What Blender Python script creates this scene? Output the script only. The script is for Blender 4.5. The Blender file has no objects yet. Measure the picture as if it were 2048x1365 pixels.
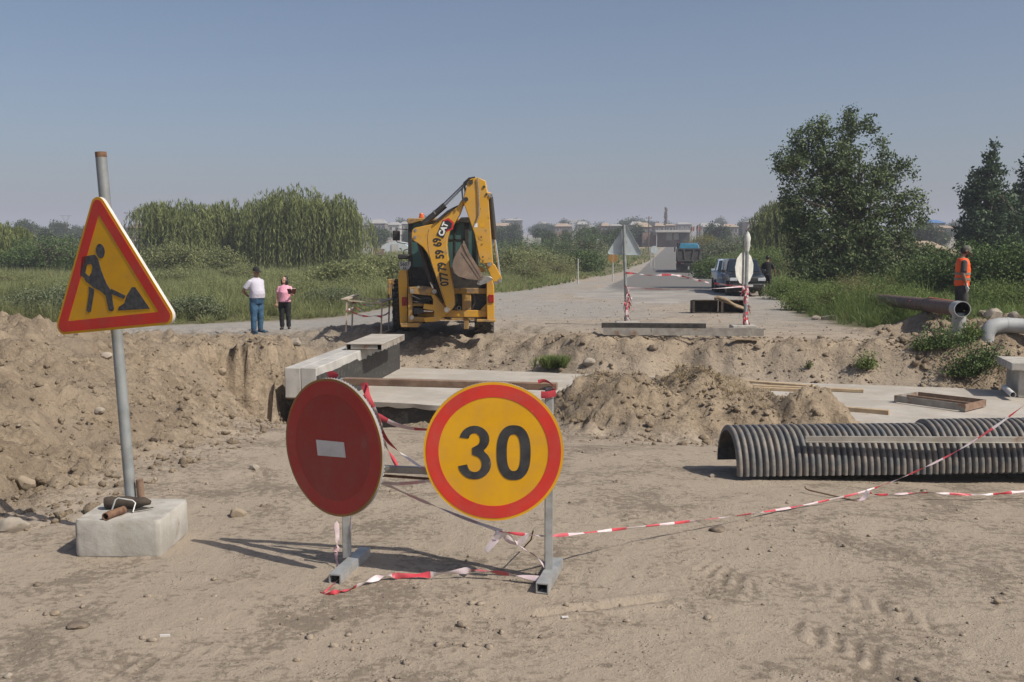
import bpy, bmesh, math, random
import numpy as np
from mathutils import Vector, Matrix, Euler

SC = bpy.context.scene
COL = SC.collection
R = math.radians
# ------------------------------------------------------------------ camera, sky, sun, exposure
CAM_Z = 1.69
PITCH = R(5.52)
cam_d = bpy.data.cameras.new('camera')
cam_d.lens = 35.0
cam_d.sensor_width = 36.0
cam_d.clip_start = 0.1
cam_d.clip_end = 9000
cam = bpy.data.objects.new('camera', cam_d)
cam.location = (0, 0, CAM_Z)
cam.rotation_euler = (R(90) - PITCH, 0, 0)
COL.objects.link(cam)
SC.camera = cam

SUN_DIR = Vector((0.80, -0.48, 1.0)).normalized()      # towards the sun
SUN_EL = math.asin(SUN_DIR.z)
SUN_AZ = math.atan2(SUN_DIR.x, SUN_DIR.y)
world = bpy.data.worlds.new('World')
SC.world = world
world.use_nodes = True
wn = world.node_tree
for n in list(wn.nodes):
    wn.nodes.remove(n)
w_out = wn.nodes.new('ShaderNodeOutputWorld')
w_bg = wn.nodes.new('ShaderNodeBackground')
w_sky = wn.nodes.new('ShaderNodeTexSky')
w_sky.sky_type = 'NISHITA'
w_sky.sun_disc = False
w_sky.sun_elevation = SUN_EL
w_sky.sun_rotation = SUN_AZ
w_sky.altitude = 900
w_sky.air_density = 0.9
w_sky.dust_density = 5.5
w_sky.ozone_density = 1.6
w_bg.inputs['Strength'].default_value = 0.066
wn.links.new(w_sky.outputs[0], w_bg.inputs[0])
wn.links.new(w_bg.outputs[0], w_out.inputs[0])

sun_d = bpy.data.lights.new('sun', 'SUN')
sun_d.energy = 3.05
sun_d.angle = R(0.55)
sun_d.color = (1.0, 0.93, 0.82)
sun = bpy.data.objects.new('sun', sun_d)
sun.rotation_euler = SUN_DIR.to_track_quat('Z', 'Y').to_euler()
sun.location = (30, -20, 40)
COL.objects.link(sun)

SC.view_settings.view_transform = 'Standard'
SC.view_settings.look = 'None'
SC.view_settings.exposure = 0.60
SC.view_settings.gamma = 1.0
SC.view_settings.use_curve_mapping = False
try:
    SC.cycles.use_denoising = True
    SC.cycles.max_bounces = 6
    SC.cycles.volume_bounces = 0
    SC.cycles.transparent_max_bounces = 8
    SC.cycles.sample_clamp_indirect = 6
except Exception:
    pass

# ------------------------------------------------------------------ where things stand (photo survey -> metres)
FPX = 2048 * 35.0 / 36.0
CP, SP = math.cos(PITCH), math.sin(PITCH)
def ray(px, py):
    u = (px - 1024.0) / FPX
    v = -(py - 682.5) / FPX
    return Vector((u, CP + v * SP, -SP + v * CP))
def at(px, py, y):
    "point at survey bearing (px, py) at the depth y metres north of the tripod"
    d = ray(px, py)
    return Vector((0, 0, CAM_Z)) + d * (y / d.y)
def on_z(px, py, z):
    d = ray(px, py)
    return Vector((0, 0, CAM_Z)) + d * ((z - CAM_Z) / d.z)

# ------------------------------------------------------------------ numpy noise
def _hash(ix, iy, seed):
    h = (ix.astype(np.int64) * 374761393 + iy.astype(np.int64) * 668265263 + seed * 1274126177) & 0xffffffff
    h = ((h ^ (h >> 13)) * 1274126177) & 0xffffffff
    return ((h ^ (h >> 16)) & 0xffff) / 65535.0
def pn(x, y, seed=0):
    x = np.asarray(x, float); y = np.asarray(y, float)
    xi = np.floor(x); yi = np.floor(y)
    fx = x - xi; fy = y - yi
    ux = fx * fx * fx * (fx * (fx * 6 - 15) + 10); uy = fy * fy * fy * (fy * (fy * 6 - 15) + 10)
    def g(dx, dy):
        a = _hash(xi + dx, yi + dy, seed) * 2 * np.pi
        return np.cos(a) * (fx - dx) + np.sin(a) * (fy - dy)
    a = g(0, 0) * (1 - ux) + g(1, 0) * ux
    b = g(0, 1) * (1 - ux) + g(1, 1) * ux
    return (a * (1 - uy) + b * uy) * 1.45
def fbm(x, y, seed=0, o=4, gain=.5):
    s = 0; a = 1.0; f = 1.0
    for k in range(o):
        s = s + a * pn(x * f + 17.3 * k, y * f - 9.1 * k, seed + k)
        a *= gain; f *= 2.03
    return s
def billow(x, y, seed=0, o=3, gain=.5):
    s = 0; a = 1.0; f = 1.0
    for k in range(o):
        s = s + a * np.abs(pn(x * f + 5.1 * k, y * f + 3.7 * k, seed + k))
        a *= gain; f *= 2.1
    return s
def sstep(a, b, x):
    t = np.clip((np.asarray(x, float) - a) / (b - a), 0, 1)
    return t * t * (3 - 2 * t)

# ------------------------------------------------------------------ terrain heights
DA = np.array((-3.3, 16.8)); E1 = np.array((.958, -.287)); E2 = np.array((.287, .958))
DECK_Z, DECK_L, DECK_W = -0.91, 12.9, 4.4
def deck_st(x, y):
    return (x - DA[0]) * E1[0] + (y - DA[1]) * E1[1], (x - DA[0]) * E2[0] + (y - DA[1]) * E2[1]
def deck_pt(s, t, z):
    return Vector((DA[0] + s * E1[0] + t * E2[0], DA[1] + s * E1[1] + t * E2[1], z))
ZF_Y = [0, 16, 22, 27, 34, 44, 60, 100, 150, 240, 410, 500, 700, 1500, 4000]
ZF_Z = [-.2, -.2, -.3, -.42, -.48, -.5, -.72, -1.15, -.6, .48, 2.0, 3.6, 4.6, 5, 6]
def road_x(y):
    return 16.3 + (y - 100) * .168
FOOT_Y = [0, 4.5, 6.1, 8.7, 12, 14, 15.05, 15.35, 17, 20, 24]
FOOT_X = [-4.6, -4.1, -3.15, -2.8, -3.15, -3.6, -3.9, -3.5, -3.6, -3.5, -3.6]
HC_Y = [0, 6, 8, 11, 14, 17, 19, 21.5, 24, 26]
HC_Z = [.3, .62, .85, .78, .30, .02, -.15, -.42, -.62, -.75]
FW_Y = [0, 8, 11, 14, 15.05, 15.35, 18, 20, 24]
FW_X = [2.6, 2.5, 2.4, 1.6, .9, .25, .4, 1.2, 2.]
GE_Y = [0, 27, 30.4, 34.5, 48, 94, 150, 240, 410, 4000]       # edge of the green field on the left
GE_X = [-30, -20, -11, -5.6, .2, 9.2, 20.8, 35, 63.5, 660]
RE_Y = [0, 16, 22, 25.4, 31, 41, 52, 94, 200, 410, 4000]          # edge of the green verge on the right
RE_X = [60, 16, 9.6, 8.6, 8.9, 11.0, 12.0, 20.2, 37.5, 73, 680]
def zfar(x, y):
    z = np.interp(y, ZF_Y, ZF_Z)
    z = z - .33 * sstep(-2.5, -7, x) * (1 - sstep(35, 90, y))
    return z
TRACKS = ((1.0, 5.35, 1.55, 3.3, .19), (1.72, 5.75, 3.3, 4.1, .17), (2.25, 5.55, 3.6, 4.3, .15), (1.5, 5.0, 2.3, 3.3, .17), (-1.75, 3.7, -.9, 4.25, .13), (-2.2, 7.2, 1.2, 6.0, .15))
def track_marks(x, y):
    "lugs pressed into the dust by lorry tyres, -1..1"
    out = np.zeros_like(np.asarray(x, float))
    for (x0, y0, x1, y1, w) in TRACKS:
        L = math.hypot(x1 - x0, y1 - y0); ux, uy = (x1 - x0) / L, (y1 - y0) / L
        a = (x - x0) * ux + (y - y0) * uy
        b = -(x - x0) * uy + (y - y0) * ux + .10 * np.sin(a * 1.4 + x0) + .05 * pn(a * 2, y0, 5)
        m = sstep(0, .3, a) * (1 - sstep(L - .4, L, a)) * (1 - sstep(w * .75, w * 1.15, np.abs(b)))
        tread = np.sin((a + np.abs(b) * 1.1 + .03 * pn(x * 4, y * 4, 17)) * 58)
        out = out + m * np.clip(tread * 1.7, -1, 1) * np.clip(.35 + 1.7 * pn(x * 1.7, y * 1.7, 131), 0, 1)
    return np.clip(out, -1, 1)
def terrain(x, y, detail=True):
    x = np.asarray(x, float); y = np.asarray(y, float)
    s, t = deck_st(x, y)
    near = np.interp(t, [-30, -8.6, -6.4, -4.2, -2, -.3, .2, 3, 4.6], [0, 0, -.15, -.50, -.95, -1.15, -1.3, -1.35, -1.1])
    near = near - .16 * sstep(3.4, 2.4, s) * sstep(-5.5, -2.5, t) * (1 - sstep(.5, 2, t))
    right = sstep(3.2, 4.6, s) * sstep(-4, -.5, t)
    near = near + right * np.where(t < .15, .14, 0)
    # the far bank of the cutting
    bw = 1.25 + 2.0 * sstep(3.3, 1.0, s) + .7 * sstep(9.5, 12.5, s)
    wob = .35 * pn(s * .55, 3.1, 5) + .2 * pn(s * 1.6, 8.2, 6)
    up = sstep(0, 1, (t - DECK_W - .05 + wob * .6) / bw)
    zf = zfar(x, y)
    z = near * (1 - up) + zf * up
    rough = up * (1 - sstep(1.0, 2.4, (t - DECK_W) / bw)) * (t > DECK_W - .6)
    # gouged grooves down the bank
    z = z + rough * .1 * pn(s * 2.4, t * .5, 41)
    # the hollow in the bank by the machine
    hol = np.exp(-(((s - 5.55) / .42) ** 2 + ((t - 4.95) / .8) ** 2))
    z = z - .33 * hol
    # the spoil bank on the left
    yc = y + (.11 * pn(x * 6.3 + .8 * pn(x * 2, y * 2, 5), 3.3, 151) + .07 * pn(x * 17, 1.3, 152) + .06 * pn(x * 5, y * 9, 153)) * np.exp(-((y - 15.3) / 1.0) ** 2)
    foot = np.interp(yc, FOOT_Y, FOOT_X) + .22 * pn(y * .8, 2.2, 11) + .1 * pn(y * 2.3, 7.7, 12)
    q = foot - x
    hc = np.interp(y, HC_Y, HC_Z) + .16 * fbm(x * .55, y * .55, 21, 3)
    hc = hc + .12 * sstep(2.5, 5, q) * np.exp(-((y - 7) / 3.) ** 2)
    fw = np.interp(yc, FW_Y, FW_X)
    k = np.clip(q / fw, 0, 1)
    steep = sstep(13.8, 15.2, y) * (1 - sstep(18.5, 20.5, y))
    prof = (1 - steep) * (.55 * k + .45 * sstep(0, 1, k)) + steep * sstep(.0, .9, k)
    shelf = .10 * sstep(.25, .33, k + .12 * pn(x * 1.2, y * 1.2, 31)) * (1 - sstep(.5, .95, k)) * np.exp(-((y - 8.8) / 2.2) ** 2)
    prof = prof + shelf
    left = z + (hc - z) * prof
    fade = 1 - sstep(21.5, 25.5, y)
    z = np.where(q > 0, z * (1 - fade) + left * fade, z)
    spoil = sstep(-.25, .35, q) * fade
    # groove marks in the cut beside the parapet
    z = z - steep * sstep(0, .15, q) * (1 - sstep(.5, 1., q)) * .42 * (.5 + .5 * np.sin(y * 14 + 2.5 * pn(y * 2, 1, 3))) ** 1.6
    # earth heap in front of the slab and its small neighbours
    def heap(cx, cy, rx, ry, h, p=1.25):
        r = np.sqrt(((x - cx) / rx) ** 2 + ((y - cy) / ry) ** 2) + .13 * fbm(x * 1.1, y * 1.1, 51, 3)
        return h * np.clip(1 - r, 0, 1) ** p * (1 - .25 * np.clip(1 - r, 0, 1) ** 2)
    hp = heap(2.35, 13.3, 2.25, 2.2, 1.18, 1.1) + heap(.95, 12.6, 1.1, 1.3, .55) + heap(3.75, 12.2, .8, .95, .5)
    hp2 = heap(4.55, 12.2, .95, .5, .34) + heap(-1.3, 15.2, .8, .5, .30)
    z = z + hp + hp2
    spoil = np.clip(spoil + sstep(.03, .2, hp + hp2) + rough * .8, 0, 1)
    # spoil ridge along the far edge of the trench, by the machine and by the parapet
    rd = np.exp(-((y - 23.3 + .25 * (x + 2.4) - .5) / .75) ** 2) * sstep(.4, -1.2, x) * (1 - sstep(-6.5, -9.5, x))
    z = z + rd * (.03 + .09 * np.abs(pn(x * .9, y * .9, 61)) + .08 * sstep(-2.8, -3.6, x))
    spoil = np.clip(spoil + rd * .8, 0, 1)
    # rough earth on the right bank round the pipes
    rb = sstep(7.4, 8.6, x) * sstep(16.3, 18.2, y) * (1 - sstep(22.5, 25, y)) * (t > DECK_W)
    z = z + rb * (.22 * sstep(8.4, 9.8, x) + .22 * np.abs(fbm(x * .9, y * .9, 71, 3)))
    spoil = np.clip(spoil + rb * .9, 0, 1)
    z = z + .10 * fbm(x * .05, y * .05, 81, 3) * sstep(60, 200, y)
    if detail:
        fade = 1 - sstep(35, 70, y)
        flat = .010 * fbm(x * 1.1, y * 1.1, 91, 3) + .004 * fbm(x * 9, y * 9, 92, 3) + .012 * np.clip(fbm(x * 3.5, y * 3.5, 93, 3) - .55, 0, 1)
        rg = .15 * (billow(x * .9, y * .9, 101, 2) - .4) + .13 * (billow(x * 3.1, y * 3.1, 103, 3) - .35) + .055 * (billow(x * 8, y * 8, 105, 3) - .35) + .02 * (billow(x * 22, y * 22, 107, 2) - .3)
        rg = rg - .16 * np.clip(pn(x * 2.3, y * 2.3, 111) - .4, 0, 1) - .10 * np.clip(pn(x * 5.1, y * 5.1, 112) - .45, 0, 1)
        z = z + fade * ((1 - spoil) * flat + spoil * rg)
        # loose trodden earth round the foot of the banks
        loose = sstep(-1.6, -.1, q) * (1 - sstep(-.1, .3, q)) * (1 - sstep(15, 20, y)) + .6 * sstep(-7.5, -5.5, t) * (t < 0) * sstep(3.5, 2., s)
        z = z + np.clip(loose, 0, 1) * .03 * (billow(x * 5, y * 5, 121, 3) - .3)
        z = z + .009 * track_marks(x, y) 
        gx0, gy0, gx1, gy1 = .10, 4.42, .76, 4.63
        a = ((x - gx0) * (gx1 - gx0) + (y - gy0) * (gy1 - gy0)) / ((gx1 - gx0) ** 2 + (gy1 - gy0) ** 2)
        dd = np.hypot(x - gx0 - a * (gx1 - gx0), y - gy0 - a * (gy1 - gy0))
        z = z - .022 * (a > 0) * (a < 1) * (1 - sstep(.012, .045, dd)) + .012 * (a > 0) * (a < 1) * (1 - sstep(.03, .05, np.abs(dd - .06)))
    z = z - .22 * np.exp(-(((x + 1.1) / 2.0) ** 4 + ((y - 23.6) / 2.2) ** 4))
    return z, spoil
def TZ(x, y):
    return float(terrain(np.array([x]), np.array([y]))[0][0])
def ground(px, py, lo=3.0, hi=600.0):
    "where the bearing (px, py) meets the terrain"
    d = ray(px, py)
    ys = np.geomspace(lo, hi, 1500)
    xs = d.x / d.y * ys
    zs = CAM_Z + d.z / d.y * ys
    h = terrain(xs, ys)[0]
    k = np.nonzero(zs <= h)[0]
    i = k[0] if len(k) else len(ys) - 1
    return Vector((xs[i], ys[i], h[i]))

# ------------------------------------------------------------------ tags and builders
def tag(o, label=None, cat=None, group=None, kind=None):
    if label: o['label'] = label
    if cat: o['category'] = cat
    if group: o['group'] = group
    if kind: o['kind'] = kind
    return o
def thing(name, label, cat, loc=(0, 0, 0), rz=0.0, group=None):
    o = bpy.data.objects.new(name, None)
    o.empty_display_size = .2
    COL.objects.link(o)
    o.location = loc
    o.rotation_euler = (0, 0, rz)
    return tag(o, label, cat, group)
def copy_tree(o, parent=None):
    c = o.copy()
    COL.objects.link(c)
    if parent is not None:
        c.parent = parent
    for ch in list(o.children):
        copy_tree(ch, c)
    return c
def frame(d, up=Vector((0, 0, 1))):
    d = Vector(d).normalized()
    if abs(d.dot(up)) > .98:
        up = Vector((0, 1, 0)) if abs(d.y) < .9 else Vector((1, 0, 0))
    a = d.cross(up).normalized()
    return a, a.cross(d).normalized(), d
class MB:
    def __init__(self):
        self.v = []; self.f = []; self.m = []
    def add(self, vs, fs, mi=0, mx=None):
        b = len(self.v)
        if mx is not None:
            vs = [mx @ Vector(p) for p in vs]
        self.v += [tuple(p) for p in vs]
        self.f += [tuple(b + i for i in f) for f in fs]
        self.m += [mi] * len(fs)
        return self
    def box(self, c, s, mi=0, mx=None, rot=None):
        c = Vector(c)
        h = [k / 2 for k in s]
        vs = [Vector((sx * h[0], sy * h[1], sz * h[2])) for sx in (-1, 1) for sy in (-1, 1) for sz in (-1, 1)]
        if rot is not None:
            rm = Euler(rot).to_matrix()
            vs = [rm @ p for p in vs]
        vs = [p + c for p in vs]
        fs = [(0, 1, 3, 2), (4, 6, 7, 5), (0, 4, 5, 1), (2, 3, 7, 6), (0, 2, 6, 4), (1, 5, 7, 3)]
        return self.add(vs, fs, mi, mx)
    def bar(self, p, q, w, h, mi=0, up=Vector((0, 0, 1)), mx=None):
        "a rectangular bar from p to q, w wide and h high"
        p = Vector(p); q = Vector(q)
        a, b, d = frame(q - p, up)
        vs = [e + a * sa * w / 2 + b * sb * h / 2 for e in (p, q) for sa, sb in ((-1, -1), (1, -1), (1, 1), (-1, 1))]
        return self.add(vs, [(3, 2, 1, 0), (4, 5, 6, 7), (0, 1, 5, 4), (1, 2, 6, 5), (2, 3, 7, 6), (3, 0, 4, 7)], mi, mx)
    def tube(self, pts, r, n=10, mi=0, caps=True, mx=None, flat=None):
        pts = [Vector(p) for p in pts]
        rs = r if isinstance(r, (list, tuple)) else [r] * len(pts)
        vs = []; fs = []
        a = None
        for i, p in enumerate(pts):
            d = (pts[min(i + 1, len(pts) - 1)] - pts[max(i - 1, 0)])
            if d.length < 1e-9: d = Vector((0, 0, 1))
            d.normalize()
            if a is None:
                a, b, _ = frame(d)
            else:
                a = (a - d * a.dot(d))
                a = a.normalized() if a.length > 1e-6 else frame(d)[0]
                b = a.cross(d).normalized()
            for k in range(n):
                t = 2 * math.pi * k / n
                vs.append(p + (a * math.cos(t) + b * math.sin(t) * (flat or 1)) * rs[i])
        for i in range(len(pts) - 1):
            for k in range(n):
                k2 = (k + 1) % n
                fs.append((i * n + k, i * n + k2, (i + 1) * n + k2, (i + 1) * n + k))
        if caps:
            fs.append(tuple(range(n))[::-1] if True else ())
            fs.append(tuple((len(pts) - 1) * n + k for k in range(n)))
        return self.add(vs, fs, mi, mx)
    def pipe(self, pts, ro, ri, n=20, mi=0, mi_in=None, mx=None):
        "open pipe with a wall"
        s = len(self.v)
        self.tube(pts, ro, n, mi, False, mx)
        self.tube([p for p in pts], ri, n, mi if mi_in is None else mi_in, False, mx)
        o = s; i_ = s + n * len(pts); e = (len(pts) - 1) * n
        for k in range(n):
            k2 = (k + 1) % n
            self.f.append((o + k, o + k2, i_ + k2, i_ + k)); self.m.append(mi)
            self.f.append((o + e + k2, o + e + k, i_ + e + k, i_ + e + k2)); self.m.append(mi)
        return self
    def prism(self, poly, y0, y1, mi=0, mx=None):
        "poly of (x, z) extruded along y"
        n = len(poly)
        vs = [(p[0], y0, p[1]) for p in poly] + [(p[0], y1, p[1]) for p in poly]
        fs = [tuple(range(n)), tuple(range(2 * n - 1, n - 1, -1))]
        fs += [(i, i + n, (i + 1) % n + n, (i + 1) % n) for i in range(n)]
        return self.add(vs, fs, mi, mx)
    def ring(self, outer, inner, y0, y1, mi=0, mx=None):
        "closed band between two outlines with the same number of points"
        n = len(outer)
        vs = [(p[0], y0, p[1]) for p in outer] + [(p[0], y0, p[1]) for p in inner] + [(p[0], y1, p[1]) for p in outer] + [(p[0], y1, p[1]) for p in inner]
        fs = []
        for i in range(n):
            j = (i + 1) % n
            fs += [(i, j, n + j, n + i), (2 * n + j, 2 * n + i, 3 * n + i, 3 * n + j), (j, i, 2 * n + i, 2 * n + j), (n + i, n + j, 3 * n + j, 3 * n + i)]
        return self.add(vs, fs, mi, mx)
    def lathe(self, prof, n=20, mi=0, mx=None):
        "(r, z) profile round the z axis"
        vs = []; fs = []
        for r, z in prof:
            for k in range(n):
                t = 2 * math.pi * k / n
                vs.append((r * math.cos(t), r * math.sin(t), z))
        for i in range(len(prof) - 1):
            for k in range(n):
                k2 = (k + 1) % n
                fs.append((i * n + k, i * n + k2, (i + 1) * n + k2, (i + 1) * n + k))
        return self.add(vs, fs, mi, mx)
    def ball(self, c, r, n=10, mi=0, sc=(1, 1, 1), mx=None):
        prof = [(math.sin(math.pi * i / n), -math.cos(math.pi * i / n)) for i in range(n + 1)]
        m = Matrix.Translation(Vector(c)) @ Matrix.Diagonal((r * sc[0], r * sc[1], r * sc[2], 1))
        return self.lathe(prof, n * 2, mi, (mx @ m) if mx is not None else m)
    def mesh(self, name, mats, smooth=30, weld=False):
        me = bpy.data.meshes.new(name)
        me.from_pydata(self.v, [], self.f)
        for m in (mats if isinstance(mats, (list, tuple)) else [mats]):
            me.materials.append(m)
        if len(me.polygons) == len(self.m):
            me.polygons.foreach_set('material_index', self.m)
        bm = bmesh.new(); bm.from_mesh(me)
        if weld:
            bmesh.ops.remove_doubles(bm, verts=bm.verts, dist=1e-5)
        bmesh.ops.recalc_face_normals(bm, faces=bm.faces)
        bm.to_mesh(me); bm.free()
        if smooth:
            me.shade_smooth()
            me.set_sharp_from_angle(angle=R(smooth))
        me.update()
        return me
    def build(self, name, mats, parent=None, smooth=30, bevel=0, loc=None, rot=None, weld=False):
        o = bpy.data.objects.new(name, self.mesh(name, mats, smooth, weld))
        COL.objects.link(o)
        if parent is not None: o.parent = parent
        if loc is not None: o.location = loc
        if rot is not None: o.rotation_euler = rot
        if bevel:
            b = o.modifiers.new('bevel', 'BEVEL')
            b.width = bevel; b.segments = 2; b.limit_method = 'ANGLE'; b.angle_limit = R(40)
            b.harden_normals = False
        return o
def np_mesh(name, V, F, mat, parent=None, tint=None, smooth=False):
    "V (n,3), F (m,3 or 4) as one mesh; tint = one value per vertex"
    me = bpy.data.meshes.new(name)
    V = np.ascontiguousarray(V, np.float32); F = np.ascontiguousarray(F, np.int32)
    k = F.shape[1]
    me.vertices.add(len(V)); me.vertices.foreach_set('co', V.ravel())
    me.loops.add(F.size); me.loops.foreach_set('vertex_index', F.ravel())
    me.polygons.add(len(F))
    me.polygons.foreach_set('loop_start', np.arange(0, F.size, k, dtype=np.int32))
    try: me.polygons.foreach_set('loop_total', np.full(len(F), k, np.int32))
    except Exception: pass
    if tint is not None:
        a = me.attributes.new('tint', 'FLOAT', 'POINT')
        a.data.foreach_set('value', np.ascontiguousarray(tint, np.float32))
    for m in (mat if isinstance(mat, (list, tuple)) else [mat]):
        me.materials.append(m)
    me.update(calc_edges=True)
    if smooth: me.shade_smooth()
    o = bpy.data.objects.new(name, me)
    COL.objects.link(o)
    if parent is not None: o.parent = parent
    return o

# ------------------------------------------------------------------ materials
def _nt(name):
    m = bpy.data.materials.new(name)
    m.use_nodes = True
    t = m.node_tree
    b = t.nodes['Principled BSDF']
    return m, t, b
def _noise(t, vec, scale, detail=5, rough=.55, dist=0):
    n = t.nodes.new('ShaderNodeTexNoise')
    n.inputs['Scale'].default_value = scale
    n.inputs['Detail'].default_value = detail
    n.inputs['Roughness'].default_value = rough
    n.inputs['Distortion'].default_value = dist
    t.links.new(vec, n.inputs['Vector'])
    return n.outputs['Fac']
def _ramp(t, fac, lo, hi):
    n = t.nodes.new('ShaderNodeMapRange')
    n.interpolation_type = 'SMOOTHSTEP'
    n.inputs['From Min'].default_value = lo; n.inputs['From Max'].default_value = hi
    t.links.new(fac, n.inputs['Value'])
    return n.outputs['Result']
def _mix(t, fac, a, b):
    n = t.nodes.new('ShaderNodeMix'); n.data_type = 'RGBA'
    for i, v in ((0, fac), (6, a), (7, b)):
        if isinstance(v, (tuple, list)): n.inputs[i].default_value = tuple(v) + ((1,) if len(v) == 3 else ())
        elif isinstance(v, (int, float)): n.inputs[i].default_value = v
        else: t.links.new(v, n.inputs[i])
    return n.outputs[2]
def _math(t, op, a, b):
    n = t.nodes.new('ShaderNodeMath'); n.operation = op
    for i, v in ((0, a), (1, b)):
        if isinstance(v, (int, float)): n.inputs[i].default_value = v
        else: t.links.new(v, n.inputs[i])
    return n.outputs[0]
def _bump(t, h, strength, dist=.02, nrm=None):
    n = t.nodes.new('ShaderNodeBump')
    n.inputs['Strength'].default_value = strength
    n.inputs['Distance'].default_value = dist
    t.links.new(h, n.inputs['Height'])
    if nrm is not None: t.links.new(nrm, n.inputs['Normal'])
    return n.outputs[0]
def mat(name, c1, c2=None, scale=4., rough=.7, metal=0., lo=.35, hi=.65, spots=None, bump=0., bscale=30., dust=0., spec=None, coat=0., emit=None):
    m, t, b = _nt(name)
    tc = t.nodes.new('ShaderNodeTexCoord').outputs['Object']
    c2 = c2 or tuple(k * .78 for k in c1)
    col = _mix(t, _ramp(t, _noise(t, tc, scale), lo, hi), c1, c2)
    if spots:                                    # (colour, scale, lo, hi): rust, stains
        col = _mix(t, _ramp(t, _noise(t, tc, spots[1], 7, .62, .3), spots[2], spots[3]), col, spots[0])
    if dust:
        col = _mix(t, _math(t, 'MULTIPLY', _ramp(t, _noise(t, tc, scale * 1.7 + 1, 8, .65), .35, .75), dust), col, (.36, .29, .22))
    t.links.new(col, b.inputs['Base Color'])
    b.inputs['Roughness'].default_value = rough
    b.inputs['Metallic'].default_value = metal
    if spec is not None: b.inputs['Specular IOR Level'].default_value = spec
    if coat: b.inputs['Coat Weight'].default_value = coat
    if bump:
        t.links.new(_bump(t, _noise(t, tc, bscale, 6, .6), bump, .01), b.inputs['Normal'])
    if emit:
        b.inputs['Emission Color'].default_value = tuple(emit[0]) + (1,); b.inputs['Emission Strength'].default_value = emit[1]
    return m
def leaf_mat(name, dark, light, dry=None, trans=.25):
    m, t, b = _nt(name)
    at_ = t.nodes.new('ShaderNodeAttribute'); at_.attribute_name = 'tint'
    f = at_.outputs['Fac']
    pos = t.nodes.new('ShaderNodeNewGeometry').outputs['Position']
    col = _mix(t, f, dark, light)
    if dry:
        col = _mix(t, _ramp(t, _noise(t, pos, dry[1], 3), dry[2], dry[3]), col, dry[0])
    t.links.new(col, b.inputs['Base Color'])
    b.inputs['Roughness'].default_value = .6
    b.inputs['Specular IOR Level'].default_value = .25
    tr = t.nodes.new('ShaderNodeBsdfTranslucent')
    t.links.new(col, tr.inputs['Color'])
    mx = t.nodes.new('ShaderNodeMixShader'); mx.inputs[0].default_value = trans
    t.links.new(b.outputs[0], mx.inputs[1]); t.links.new(tr.outputs[0], mx.inputs[2])
    t.links.new(mx.outputs[0], t.nodes['Material Output'].inputs[0])
    return m
# ================================================================== LAND
rng = np.random.default_rng(7)
def earth_material():
    m, t, b = _nt('earth')
    pos = t.nodes.new('ShaderNodeNewGeometry').outputs['Position']
    def attr(n):
        a = t.nodes.new('ShaderNodeAttribute'); a.attribute_name = n
        return a.outputs['Fac']
    spoil, grey, soil, gravel = attr('spoil'), attr('grey'), attr('soil'), attr('gravel')
    big = _noise(t, pos, .9, 7, .68, .6)
    mid = _noise(t, pos, 2.6, 6, .65, .5)
    fine = _noise(t, pos, 22, 6, .7)
    grain = _noise(t, pos, 95, 4, .75)
    patch = _math(t, 'ADD', _math(t, 'MULTIPLY', big, .6), _math(t, 'MULTIPLY', mid, .4))
    patch = _math(t, 'ADD', patch, _math(t, 'MULTIPLY', _math(t, 'SUBTRACT', fine, .5), .62))
    patch = _math(t, 'ADD', patch, _math(t, 'MULTIPLY', gravel, .012))
    patch = _math(t, 'SUBTRACT', patch, _math(t, 'MULTIPLY', attr('track'), .06))
    dusty = _mix(t, _ramp(t, patch, .485, .60), (.365, .304, .238), (.222, .184, .142))
    sp = _mix(t, _ramp(t, _math(t, 'ADD', _math(t, 'MULTIPLY', mid, .6), _math(t, 'MULTIPLY', fine, .4)), .38, .62), (.395, .315, .225), (.225, .176, .124))
    sp = _mix(t, _ramp(t, _noise(t, pos, .8, 4), .45, .7), sp, (.305, .245, .18))
    col = _mix(t, spoil, dusty, sp)
    gr = _mix(t, _ramp(t, _math(t, 'ADD', _math(t, 'MULTIPLY', mid, .4), _math(t, 'MULTIPLY', fine, .6)), .38, .62), (.345, .325, .298), (.25, .235, .212))
    col = _mix(t, grey, col, gr)
    so = _mix(t, _ramp(t, mid, .35, .65), (.10, .115, .05), (.17, .145, .09))
    so = _mix(t, _ramp(t, _noise(t, pos, .02, 3), .52, .6), so, (.30, .235, .15))
    col = _mix(t, soil, col, so)
    # pebbles and grit
    vo = t.nodes.new('ShaderNodeTexVoronoi'); vo.inputs['Scale'].default_value = 38
    t.links.new(pos, vo.inputs['Vector'])
    peb = _math(t, 'MULTIPLY', _ramp(t, vo.outputs['Distance'], .30, .12), _ramp(t, _noise(t, pos, 5, 4), .5, .68))
    col = _mix(t, _math(t, 'MULTIPLY', peb, .35), col, (.42, .37, .31))
    col = _mix(t, _math(t, 'MULTIPLY', _ramp(t, grain, .55, .8), .35), col, (.16, .125, .095))
    t.links.new(col, b.inputs['Base Color'])
    b.inputs['Roughness'].default_value = .92
    b.inputs['Specular IOR Level'].default_value = .15
    h = _math(t, 'ADD', _math(t, 'MULTIPLY', fine, .7), _math(t, 'MULTIPLY', grain, .35))
    h = _math(t, 'ADD', h, _math(t, 'MULTIPLY', peb, .5))
    n0 = _bump(t, _math(t, 'MULTIPLY', spoil, _math(t, 'ADD', _noise(t, pos, 6, 8, .7, .4), _math(t, 'MULTIPLY', _ramp(t, _noise(t, pos, 3.1, 5, .6), .52, .60), -.35))), .7, .13)
    n1 = _bump(t, h, .85, .026, n0)
    t.links.new(n1, b.inputs['Normal'])
    return m
EARTH = earth_material()

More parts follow.
